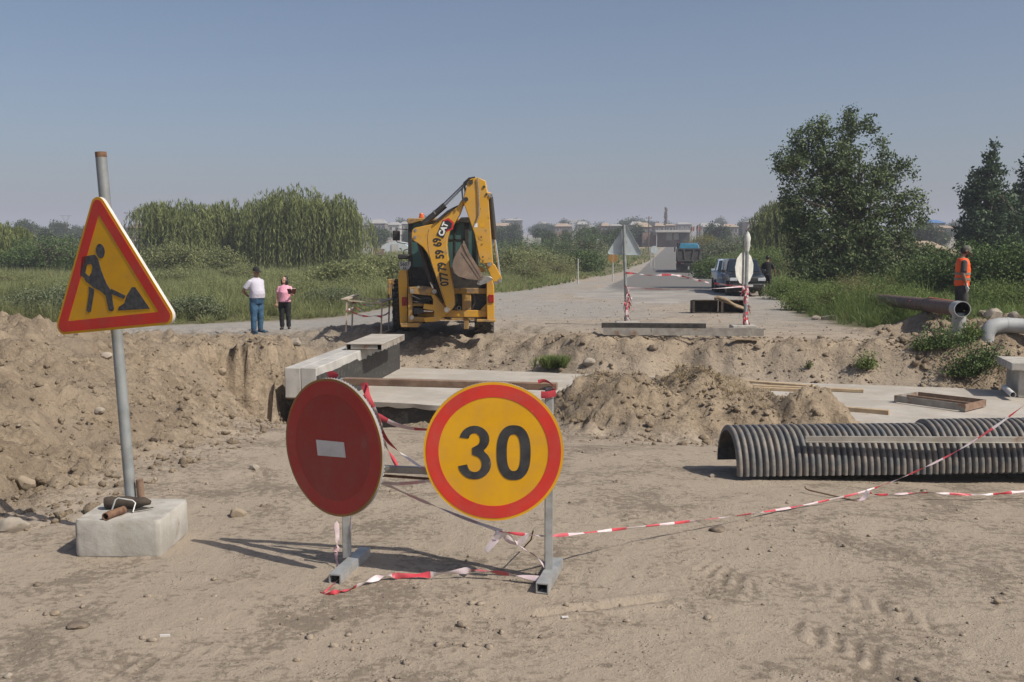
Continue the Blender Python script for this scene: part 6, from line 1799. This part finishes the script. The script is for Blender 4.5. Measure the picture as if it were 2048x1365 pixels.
kk = 1.50 / 1.75; hp = Matrix.Translation((g.x, g.y, gz)) @ Matrix.Rotation(R(4), 4, 'Z') @ Vector((.28 * kk, -.40 * kk, 1.25 * kk))
bk = thing('book', 'open dark red book held by the woman in pink', 'book', hp, R(10))
for s in (-1, 1):
    m = MB(); m.box((s * .058, .0, 0), (.115, .012, .16)); c = m.build('cover', M_BOOK, bk); c.rotation_euler = (R(28), R(0), R(s * 24))
    m = MB(); m.box((s * .055, .014, 0.006), (.108, .014, .155)); c = m.build('pages', M_PAPER, bk); c.rotation_euler = (R(28), R(0), R(s * 24))
g = at(1920, 657, 22.3); gz = TZ(g.x, g.y)
zz = at(1920, 657, 22.3).z
WK = [(0, .01, .80, .15, .11), (0, .01, .90, .155, .12), (0, .0, 1.0, .15, .12), (0, -.01, 1.10, .145, .118), (0, -.01, 1.22, .155, .118), (0, .0, 1.33, .17, .11), (0, .005, 1.40, .165, .095), (0, .01, 1.45, .10, .075), (0, .01, 1.48, .06, .06)]
o, hm = person('worker in orange safety vest, khaki cap and white gloves walking behind the rusty pipe', (g.x, g.y, gz), R(80), 1.75, M_SKIND, WK,
               [((-.19, .01, 1.38), (-.235, .04, 1.10), (-.23, -.04, .86), (-.225, -.06, .78)), ((.19, .01, 1.38), (.24, .02, 1.10), (.24, -.12, .88), (.24, -.15, .80))],
               [((-.09, .01, .86), (-.10, -.04, .48), (-.105, .05, .09), (-.11, -.10, .035)), ((.09, .01, .86), (.10, .02, .48), (.11, .12, .09), (.12, -.03, .035))], (.90,), M_DGREY, M_DGREY, M_BLACKC, (R(24), 0, 0), .80, None, M_GLOVE)
cap(o, hm, M_CAMO, .10)
m = MB(); ex = [(cx, cy, z, rx + .036, ry + .038) for cx, cy, z, rx, ry in WK if .83 < z < 1.42]; ex = [(0, 0, .84, .185, .155)] + ex; ex[-1] = (0, .0, 1.415, .165, .125); ex.append((0, .01, 1.462, .115, .10))
stack(m, ex); v = folds(remesh(m.build('safety_vest', M_VEST, o), .012, 4), .015)
for z in (1.0, 1.12):
    m = MB(); n = 28; rr = (.196, .166); vs = []
    for q in range(n): t = 2 * math.pi * q / n; vs += [(rr[0] * math.cos(t), rr[1] * math.sin(t) - .003, z - .025), (rr[0] * math.cos(t), rr[1] * math.sin(t) - .003, z + .025)]
    m.add(vs, [(2 * q, 2 * ((q + 1) % n), 2 * ((q + 1) % n) + 1, 2 * q + 1) for q in range(n)]); m.build('reflective_stripe', M_STRIPE, v, smooth=60)
m = MB(); m.ball((0, -.045, .035), .058, 8, 0, (1.05, .9, .9), hm); m.ball((0, .03, .10), .098, 8, 0, (.86, 1.0, .9), hm); remesh(m.build('beard_and_hair', M_HAIR, o), .012, 2)
g = at(1534, 580, 44.5); gz = TZ(g.x, g.y)
o, hm = person('person in dark clothes standing right of the dark off-road car', (g.x, g.y, gz), R(165), 1.72, M_SKIND, STD,
               [((-.19, .01, 1.38), (-.30, -.02, 1.13), (-.33, -.12, .92), (-.33, -.15, .85)), ((.19, .01, 1.38), (.25, -.02, 1.12), (.25, -.1, .88), (.25, -.12, .80))], LEGS, (.9,), M_BLACKC, M_BLACKC, M_BLACKC, (0, 0, 0), .9)
m = MB(); m.ball((0, .015, .14), .103, 8, 0, (.9, 1.0, 1.0), hm); m.build('hair', M_HAIR, o)
# ================================================================== VILLAGE
M_ROOF_W = mat('pale_roof', (.37, .36, .345), (.30, .295, .285), .6, .7)
M_ROOF_C = mat('cream_roof', (.39, .305, .225), (.33, .255, .185), .6, .75)
M_ROOF_B = mat('brown_roof', (.20, .13, .105), (.16, .105, .085), .8, .75)
M_ROOF_BL = mat('blue_roof', (.08, .20, .42), (.07, .17, .36), .8, .6)
M_WALL_T = mat('tufa_wall', (.22, .155, .118), (.17, .12, .092), .5, .9)
M_WALL_G = mat('grey_wall', (.20, .18, .16), (.16, .145, .13), .5, .9)
M_WALL_W = mat('white_wall', (.44, .43, .41), (.38, .37, .35), .4, .85)
M_PANE = mat('house_window', (.05, .06, .07), (.07, .08, .09), 1, .2)
M_FRAMEW = mat('window_frame', (.5, .49, .47), (.45, .44, .42), 2, .7)
M_POLEW = mat('weathered_pole', (.17, .14, .115), (.13, .11, .09), 2, .9)
M_METALP = mat('pale_metal_pole', (.5, .5, .5), (.42, .42, .42), 3, .5)
r_v = random.Random(17)
def house(label, px0, px1, ridge, eave, foot, D, roof, wall, nwin=3, hip=True, depth=9.0, rz=0.0, floors=1):
    a = at(px0, foot, D); b = at(px1, foot, D)
    W = b.x - a.x; c = Vector(((a.x + b.x) / 2, D, 0))
    zf = min(TZ(c.x, D), a.z) - .4
    o = thing('house', label, 'house', (c.x, c.y, zf), rz, 'houses of the village')
    ze = at(px0, eave, D).z - zf; zr = at(px0, ridge, D).z - zf
    m = MB(); m.box((0, depth / 2, ze / 2), (W * .94, depth, ze)); m.build('wall', wall, o)
    h = W / 2; i = W * .22 if hip else 0
    m = MB(); m.add([(-h, -.5, ze), (h, -.5, ze), (h, depth + .5, ze), (-h, depth + .5, ze), (-h + i, depth / 2, zr), (h - i, depth / 2, zr), (-h, -.5, ze - .12), (h, -.5, ze - .12), (h, depth + .5, ze - .12), (-h, depth + .5, ze - .12)],
                    [(0, 1, 5, 4), (1, 2, 5), (2, 3, 4, 5), (3, 0, 4), (6, 7, 1, 0), (7, 8, 2, 1), (8, 9, 3, 2), (9, 6, 0, 3), (9, 8, 7, 6)])
    m.build('roof', roof, o, smooth=0)
    fl = ze / floors
    for f in range(floors):
        for k in range(nwin):
            x = W * .94 * ((k + .5) / nwin - .5); z = zf + 0
            zz = ze - fl * f - min(1.6, fl * .5)
            m = MB(); m.box((x, -.03, zz), (1.35, .10, 1.5)); w = m.build('window', M_FRAMEW, o)
            m = MB(); m.box((x, -.07, zz), (1.1, .08, 1.25)); m.build('pane', M_PANE, w)
    return o
for args in (('long house with pale grey roof highest on the ridge right of the digger', 1009, 1046, 437.5, 441, 450, 560, M_ROOF_W, M_WALL_G, 4), ('cream roofed house just right of the digger stick', 978, 1026, 446, 452, 464, 430, M_ROOF_C, M_WALL_G, 4),
             ('grey roofed house peeping between the trees right of the cream one', 1076, 1099, 444, 448, 456, 600, M_ROOF_W, M_WALL_G, 2), ('cream roofed brown house above the round green bush', 1109, 1144, 447, 453, 463, 460, M_ROOF_C, M_WALL_T, 3),
             ('house with blue grey roof between the brown house and the big one', 1153, 1176, 443, 449, 457, 560, M_ROOF_W, M_WALL_G, 2), ('cream roofed left half of the double house behind the grey triangle sign', 1202, 1222, 446, 452, 470, 400, M_ROOF_C, M_WALL_T, 2, True, 9, 0, 2), ('pale roofed two storey house behind the top of the grey triangle sign', 1219, 1247, 448, 452, 473, 380, M_ROOF_W, M_WALL_T, 3, True, 9, 0, 2),
             ('pale roofed house behind the wooden pole', 1260, 1290, 443, 450, 464, 420, M_ROOF_W, M_WALL_T, 3), ('two storey tufa house beside the wooden pole', 1271, 1304, 445, 454, 476, 360, M_ROOF_C, M_WALL_T, 3, True, 9, 0, 2),
             ('small cream roofed house left of the dry tall tree', 1309, 1330, 446, 452, 462, 430, M_ROOF_C, M_WALL_T, 2), ('long cream house under the dry tall tree', 1331, 1353, 448, 451, 462, 440, M_ROOF_C, M_WALL_T, 3), ('white roofed house between the dry tree and the flagpoles', 1354, 1384, 444.5, 449, 458, 520, M_ROOF_W, M_WALL_G, 3),
             ('grey roofed house just right of the flagpoles', 1400, 1425, 446, 454, 463, 420, M_ROOF_W, M_WALL_G, 2), ('grey roofed house with the thin pole in front', 1424, 1447, 447, 454, 463, 420, M_ROOF_W, M_WALL_G, 2), ('cream roofed house right of the thin pole', 1445, 1478, 448, 454, 464, 400, M_ROOF_C, M_WALL_G, 3), ('sandy walled house next to the big tree', 1494, 1532, 440, 444, 462, 420, M_ROOF_W, M_ROOF_C, 3),
             ('large white roofed house left of the digger cab', 738, 772, 438.5, 447, 456, 430, M_ROOF_W, M_WALL_G, 4), ('white roofed house beside the digger mirror', 775, 800, 444, 450, 458, 440, M_ROOF_W, M_WALL_W, 2), ('pale flat house right of the willows', 716, 738, 448, 451, 458, 450, M_ROOF_W, M_WALL_G, 2), ('white house behind the digger beacon', 800, 818, 443, 448, 458, 480, M_ROOF_W, M_WALL_G, 2),
             ('brown roofed house right of the big tree', 1838, 1888, 451, 463, 476, 240, M_ROOF_B, M_WALL_T, 4), ('blue roofed house behind the brown roof', 1856, 1892, 439.5, 446, 456, 330, M_ROOF_BL, M_WALL_W, 3), ('white sided house left of the dark poplar', 1884, 1916, 451, 456, 470, 260, M_ROOF_C, M_WALL_W, 3), ('hut with tan hipped roof above the shrubs', 1832, 1893, 482, 497, 512, 120, M_ROOF_C, M_WALL_T, 2, True, 6),
             ('tan building behind the bushes at the left edge', 33, 55, 458, 461, 484, 300, M_ROOF_C, M_WALL_T, 2), ('long low pale building under the pylon', 116, 176, 455, 458, 466, 420, M_ROOF_W, M_WALL_T, 5), ('brown hall right of the roadworks triangle', 254, 300, 448, 456, 486, 260, M_ROOF_B, M_WALL_T, 3), ('white shed between the triangle and the left willow', 268, 296, 478, 481, 502, 170, M_ROOF_W, M_WALL_W, 1, False, 5)):
    house(*args)
def tower():
    D = 262; b = at(275.5, 486, D); t = at(275.5, 418, D)
    o = thing('chimney', 'tall slim brown chimney beside the brown hall on the left', 'chimney', (b.x, D, b.z - .5)); H = t.z - b.z + .5
    m = MB(); m.lathe([(.36, 0), (.30, H * .97), (.34, H * .97), (.34, H), (.24, H)], 14); m.build('shaft', M_WALL_T, o)
    m = MB(); m.box((0, 0, .4), (1.0, 1.0, .8)); m.build('plinth', M_WALL_T, o)
tower()
def canopy():
    D = 300; a = at(1286, 484, D); b = at(1380, 484, D); z0 = min(TZ(a.x, D), a.z) - .3
    o = thing('roadside_shop', 'low tufa shop with flat white canopy at the end of the road', 'shop', ((a.x + b.x) / 2, D, z0)); W = b.x - a.x
    zc = at(1340, 461, D).z - z0; zc2 = at(1340, 465.5, D).z - z0; zw = at(1300, 466, D).z - z0
    x0 = at(1307, 462, D).x - (a.x + b.x) / 2; x1 = at(1379, 462, D).x - (a.x + b.x) / 2
    def X(px): return at(px, 470, D).x - (a.x + b.x) / 2
    m = MB(); m.box(((x0 + x1) / 2, 1.5, (zc + zc2) / 2), (x1 - x0, 11, zc - zc2)); m.build('canopy', M_WALL_W, o, bevel=.05)
    m = MB(); m.box(((X(1286) + X(1360)) / 2, 5, zw / 2), (X(1360) - X(1286), 8, zw)); m.build('wall', M_WALL_T, o)
    m = MB(); m.box(((X(1360) + X(1380)) / 2, 4, zw / 2), (X(1380) - X(1360.5), 7, zw)); m.build('dark_bay', M_MBLK, o)
    for p, q, h0, h1, mm in ((1334, 1345, 466, 481, M_WALL_W), (1349, 1359, 467, 480, M_WALL_W), (1289, 1299, 472, 482, M_ROOF_B), (1307, 1313, 466, 470, M_WALL_W)):
        za = at(p, h1, D).z - z0; zb = at(p, h0, D).z - z0
        m = MB(); m.box(((X(p) + X(q)) / 2, .97, (za + zb) / 2), (X(q) - X(p), .1, zb - za)); m.build('door' if h1 > 475 else 'window', mm, o)
    for px in (1310, 1376):
        m = MB(); m.tube([(X(px), -3.4, 0), (X(px), -3.4, zc2)], .12, 8); m.build('column', M_METALP, o)
canopy()
def pole(name, label, px, top, foot, D, r0, m_, group=None, arm=None):
    b = at(px, foot, D); t = at(px, top, D); zf = min(TZ(b.x, D), b.z) - .3
    o = thing(name, label, 'pole' if 'pole' in name else 'post', (b.x, D, zf), 0, group)
    m = MB(); m.tube([(0, 0, 0), (0, 0, t.z - zf)], [r0, r0 * .7], 8); m.build('shaft', m_, o)
    if arm:
        m = MB(); m.bar((-arm / 2, 0, t.z - zf - .35), (arm / 2, 0, t.z - zf - .35), .12, .12); m.build('crossarm', m_, o)
        for s in (-1, 1):
            m = MB(); m.tube([(s * arm * .42, 0, t.z - zf - .3), (s * arm * .42, 0, t.z - zf - .05)], .06, 6); m.build('insulator', M_WALL_W, o)
    return o
pole('utility_pole', 'dark wooden pole beside the tufa house left of the road', 1297, 433, 501, 190, .12, M_POLEW, None, 1.2)
pole('utility_pole', 'thin pole in front of the grey roofed house right of the flagpoles', 1424.5, 441, 478, 300, .13, M_POLEW, None, 1.3)
pole('utility_pole', 'thin wooden pole between the willows and the digger', 723.5, 425, 512, 170, .11, M_POLEW, None, 1.2)
for k, (px, tp) in enumerate(((1384.5, 452), (1388.5, 452), (1396, 449), (1401.5, 451), (1404.5, 450))):
    o = pole('flag_pole', 'white metal pole in the row beside the shop canopy', px, tp, 486, 215 + 3 * k, .075, M_METALP, 'row of white poles')
    b = at(px, tp, 215 + 3 * k); H = b.z - o.location.z
    o['label'] = ('leftmost white pole', 'second white pole from the left', 'middle white pole', 'fourth white pole from the left', 'rightmost white pole')[k] + ' in the row beside the shop'
    m = MB(); m.add([(0, 0, H), (0, 0, H - .9), (-.4, .1, H - 1.5), (-.45, .1, H - .5)], [(0, 1, 2, 3), (3, 2, 1, 0)]); m.build('flag', M_BARROW if k % 2 else M_ROOF_B, o, smooth=0)
def far_signpost(label, px, cy, foot, D, rad, m_, name='small_road_sign'):
    b = at(px, foot, D); c = at(px, cy, D); z = min(TZ(b.x, D), b.z) - .1
    o = thing(name, label, 'road sign', (b.x, D, z))
    m = MB(); m.tube([(0, .04, 0), (0, .04, c.z - z + (rad or 0) * .6)], .045, 8); m.build('post', M_WALL_W, o)
    if rad: m = MB(); m.prism(circle(rad, 24, 0, c.z - z), 0, .02); m.build('plate', m_, o)
far_signpost('small round faded yellow sign on a white post at the left roadside', 1225.5, 516, 553, 68, .33, M_OLIVE)
far_signpost('small round dark sign on a white post further along the left roadside', 1308.5, 500, 521, 108, .42, M_SIGNBACK)
pole('marker_post', 'white marker post just left of the dark round sign', 1301.5, 496, 511, 118, .07, M_WALL_W)
pole('marker_post', 'white marker stake in the weeds left of the grey triangle sign', 1156, 518, 530, 62, .05, M_WALL_W)
def pylon():
    D = 620; b = at(133, 475, D); z = b.z - 1; t = at(133, 432, D).z - z
    o = thing('power_pylon', 'lattice power pylon with wide top left of the roadworks triangle', 'pylon', (b.x, D, z))
    kz = at(133, 446, D).z - z; w = 3.9
    M_ = M_GALV
    for sx in (-1, 1):
        m = MB(); m.bar((sx * 1.2, 0, 0), (sx * .45, 0, kz), .22, .22); m.build('leg', M_, o)
        m = MB(); m.bar((sx * .45, 0, kz), (sx * w * .62, 0, t), .25, .25); m.build('fork_arm', M_, o)
        m = MB(); m.bar((0, 0, kz + .6), (sx * w * .45, 0, t), .16, .16); m.build('fork_brace', M_, o)
    m = MB(); m.bar((-w, 0, t), (w, 0, t), .3, .3); m.build('crossarm', M_, o)
    for k in range(7):
        f = k / 7; f2 = (k + 1) / 7; s = 1 if k % 2 else -1
        m = MB(); m.bar((s * (1.2 - .75 * f), 0, kz * f), (-s * (1.2 - .75 * f2), 0, kz * f2), .12, .12); m.build('brace', M_, o)
pylon()
# low walls and greenhouse in the fields left of the digger
def low_wall(label, p0, p1, top, foot, D, m_, th=.5):
    a = at(p0, foot, D); b = at(p1, foot, D); t = at(p0, top, D); z = min(a.z, TZ(a.x, D)) - .4
    m = MB(); m.box(((a.x + b.x) / 2, D, (z + t.z) / 2), (b.x - a.x, th, t.z - z))
    return tag(m.build('low_wall', m_), label, 'wall')
low_wall('low white wall in the field just left of the digger mirror', 717, 745, 497, 506, 165, M_WALL_W)
low_wall('low pinkish wall end joined to the white wall left of the digger', 746, 768, 498, 512, 163, M_WALL_T)
low_wall('pale wall line between bushes below the village right of the digger', 1052, 1082, 476, 480, 230, M_WALL_W)
def greenhouse():
    D = 200; a = at(760, 496, D); b = at(820, 496, D); z = a.z - 1; H = at(760, 484, D).z - z
    o = thing('greenhouse', 'pale green arched greenhouse behind the digger mirror', 'greenhouse', ((a.x + b.x) / 2, D, z)); W = b.x - a.x
    m = MB(); n = 10; V = []
    for y in (0, 12):
        for k in range(n + 1): t = math.pi * k / n; V.append((-W / 2 * math.cos(t), y, H * math.sin(t) ** .8))
    F = [(k, k + 1, n + 2 + k, n + 1 + k) for k in range(n)] + [tuple(range(n + 1)), tuple(range(n + 1, 2 * n + 2))]
    m.add(V, F); m.build('cover', M_SIGNBACK, o)
    m = MB(); m.box((0, -.1, H * .4), (1.4, .1, H * .8)); m.build('door', M_WALL_W, o)
greenhouse()
# trees among the houses: four kinds, copied
M_FAR = leaf_mat('far_tree_leaf', (.030, .048, .020), (.09, .12, .055), None, .15)
protos = []
for k in range(4):
    rr = np.random.default_rng(700 + k)
    lob = [(rr.normal(0, 1.0), rr.normal(0, .8), 3.2 + 2.6 * rr.random(), 1.4 + rr.random() * .9, 1.5, 1.3 + rr.random()) for _ in range(6)] + [(0, 0, 3, 1.9, 1.8, 2.2)]
    protos.append(tree('village_tree', 'dark green tree among the village houses', (0, 0, 0), lob, M_FAR, 260, 14, .38, .42, 710 + k, 'trees among the village houses', .22, 3.4))
spots = []
for k in range(110):
    px = r_v.choice([r_v.uniform(705, 1010), r_v.uniform(990, 1545), r_v.uniform(990, 1545), r_v.uniform(1000, 1250), r_v.uniform(0, 310), r_v.uniform(1835, 1935)])
    if k % 3 == 0: D = r_v.uniform(575, 680); tp = r_v.uniform(439, 448)        # behind the houses
    else: D = r_v.uniform(235, 350); tp = r_v.uniform(451, 465)                   # in front of them
    if px < 320: D = r_v.uniform(240, 400); tp = r_v.uniform(450, 462)
    if 1318 < px < 1400 and D < 420: continue
    q = ray(px, 500)
    spots.append((px, D, max(.3, (CAM_Z + (490 - tp) * D / FPX - TZ(q.x / q.y * D, D)) / 6.4)))
spots += [(1252, 470, 1.7), (1484, 440, 1.6), (912, 300, 1.1), (1072, 520, 1.5), (1102, 520, 1.3), (1512, 240, .8), (1450, 250, .7), (60, 300, 1.3), (120, 320, 1.3), (185, 330, 1.2), (1900, 330, 1.2), (1860, 210, 1.0)]
for i, (px, D, s) in enumerate(spots):
    q = ray(px, 500); x = q.x / q.y * D
    o = protos[i] if i < 4 else copy_tree(protos[i % 4])
    zone = next(n for lim, n in ((110, 'at the left edge of the picture'), (330, 'near the pylon and the brown hall'), (790, 'left of the digger cab'), (1005, 'behind the digger'), (1110, 'just right of the digger arm'), (1210, 'left of the grey triangle sign'),
                                 (1310, 'around the dark wooden pole'), (1400, 'near the shop canopy'), (1490, 'right of the flagpoles'), (1600, 'just left of the big tree'), (3000, 'right of the big tree')) if px < lim)
    o['label'] = ('pale hazy tree behind the houses ' if D > 560 else 'far tree among the houses ' if D > 360 else 'low dark tree in front of the houses ') + zone
    o.location = (x, D, TZ(x, D) - .2); o.scale = (s * r_v.uniform(1., 1.4), s, s * r_v.uniform(.85, 1.1)); o.rotation_euler = (0, 0, r_v.uniform(0, 6.2))
b = at(1331, 470, 480); H = at(1331, 411, 480).z - b.z
tree('dry_tree', 'tall slim brown dry tree rising behind the village houses', (b.x, 480, b.z - 1), [(0, 0, H * f, .8 - .3 * f, .8, H * .14) for f in (.25, .42, .58, .74, .9)], M_DEADTREE, 160, 14, .22, .5, 740, None, .2, H * .9)
# low hills beyond
def hills():
    V = []; F = []
    xs = np.linspace(-900, 1500, 240); Y = 1750
    h = 20 + 6 * pn(xs * .004, 1.5, 3) + 24 * np.exp(-((xs - 107) / 38) ** 2) + 18 * np.exp(-((xs - 325) / 60) ** 2) + 3 * pn(xs * .02, 4.4, 5)
    n = len(xs)
    for dy, k in ((-260, 0.0), (-150, .45), (-60, .85), (0, 1.0), (120, .8)):
        for x, hh in zip(xs, h): V.append((x, Y + dy, 3 + hh * k))
    for j in range(4):
        for i in range(n - 1): F.append((j * n + i, j * n + i + 1, (j + 1) * n + i + 1, (j + 1) * n + i))
    m = mat('hill_earth', (.25, .21, .15), (.17, .16, .10), .01, .95)
    tag(np_mesh('hills', np.array(V), np.array(F), m, smooth=True), 'low hazy hills on the horizon beyond the village', 'hills', kind='structure')
hills()
bp = at(252, 427, 60)
bd = thing('bird', 'tiny dark bird in the sky right of the roadworks triangle', 'bird', bp); bd.scale = (.5, .5, .5)
m = MB(); m.ball((0, 0, 0), .06, 6, 0, (.7, 1.8, .7)); m.build('body', M_MBLK, bd)
for s in (-1, 1):
    m = MB(); m.add([(0, -.05, .02), (s * .16, -.02, .09), (s * .32, .06, .03), (s * .14, .09, .06), (0, .08, .02), (0, -.05, .005), (s * .16, -.02, .075), (s * .32, .06, .02), (s * .14, .09, .045), (0, .08, .005)], [(0, 1, 2, 3, 4), (9, 8, 7, 6, 5), (0, 5, 6, 1), (1, 6, 7, 2), (2, 7, 8, 3), (3, 8, 9, 4)]); m.build('wing', M_MBLK, bd)
# ================================================================== HAZE
def build_haze():
    m = bpy.data.materials.new('haze_air')
    m.use_nodes = True
    t = m.node_tree
    t.nodes.remove(t.nodes['Principled BSDF'])
    v = t.nodes.new('ShaderNodeVolumePrincipled')
    v.inputs['Color'].default_value = (.82, .86, 1.0, 1)
    v.inputs['Density'].default_value = HAZE_DENSITY
    v.inputs['Anisotropy'].default_value = 0.0
    t.links.new(v.outputs[0], t.nodes['Material Output'].inputs['Volume'])
    o = MB().box((0, 1320, 33.5), (5200, 2700, 73)).build('haze', m, smooth=0)
    tag(o, 'thin dusty haze hanging over the whole site and village', 'haze', kind='stuff')
HAZE_DENSITY = .00065
build_haze()
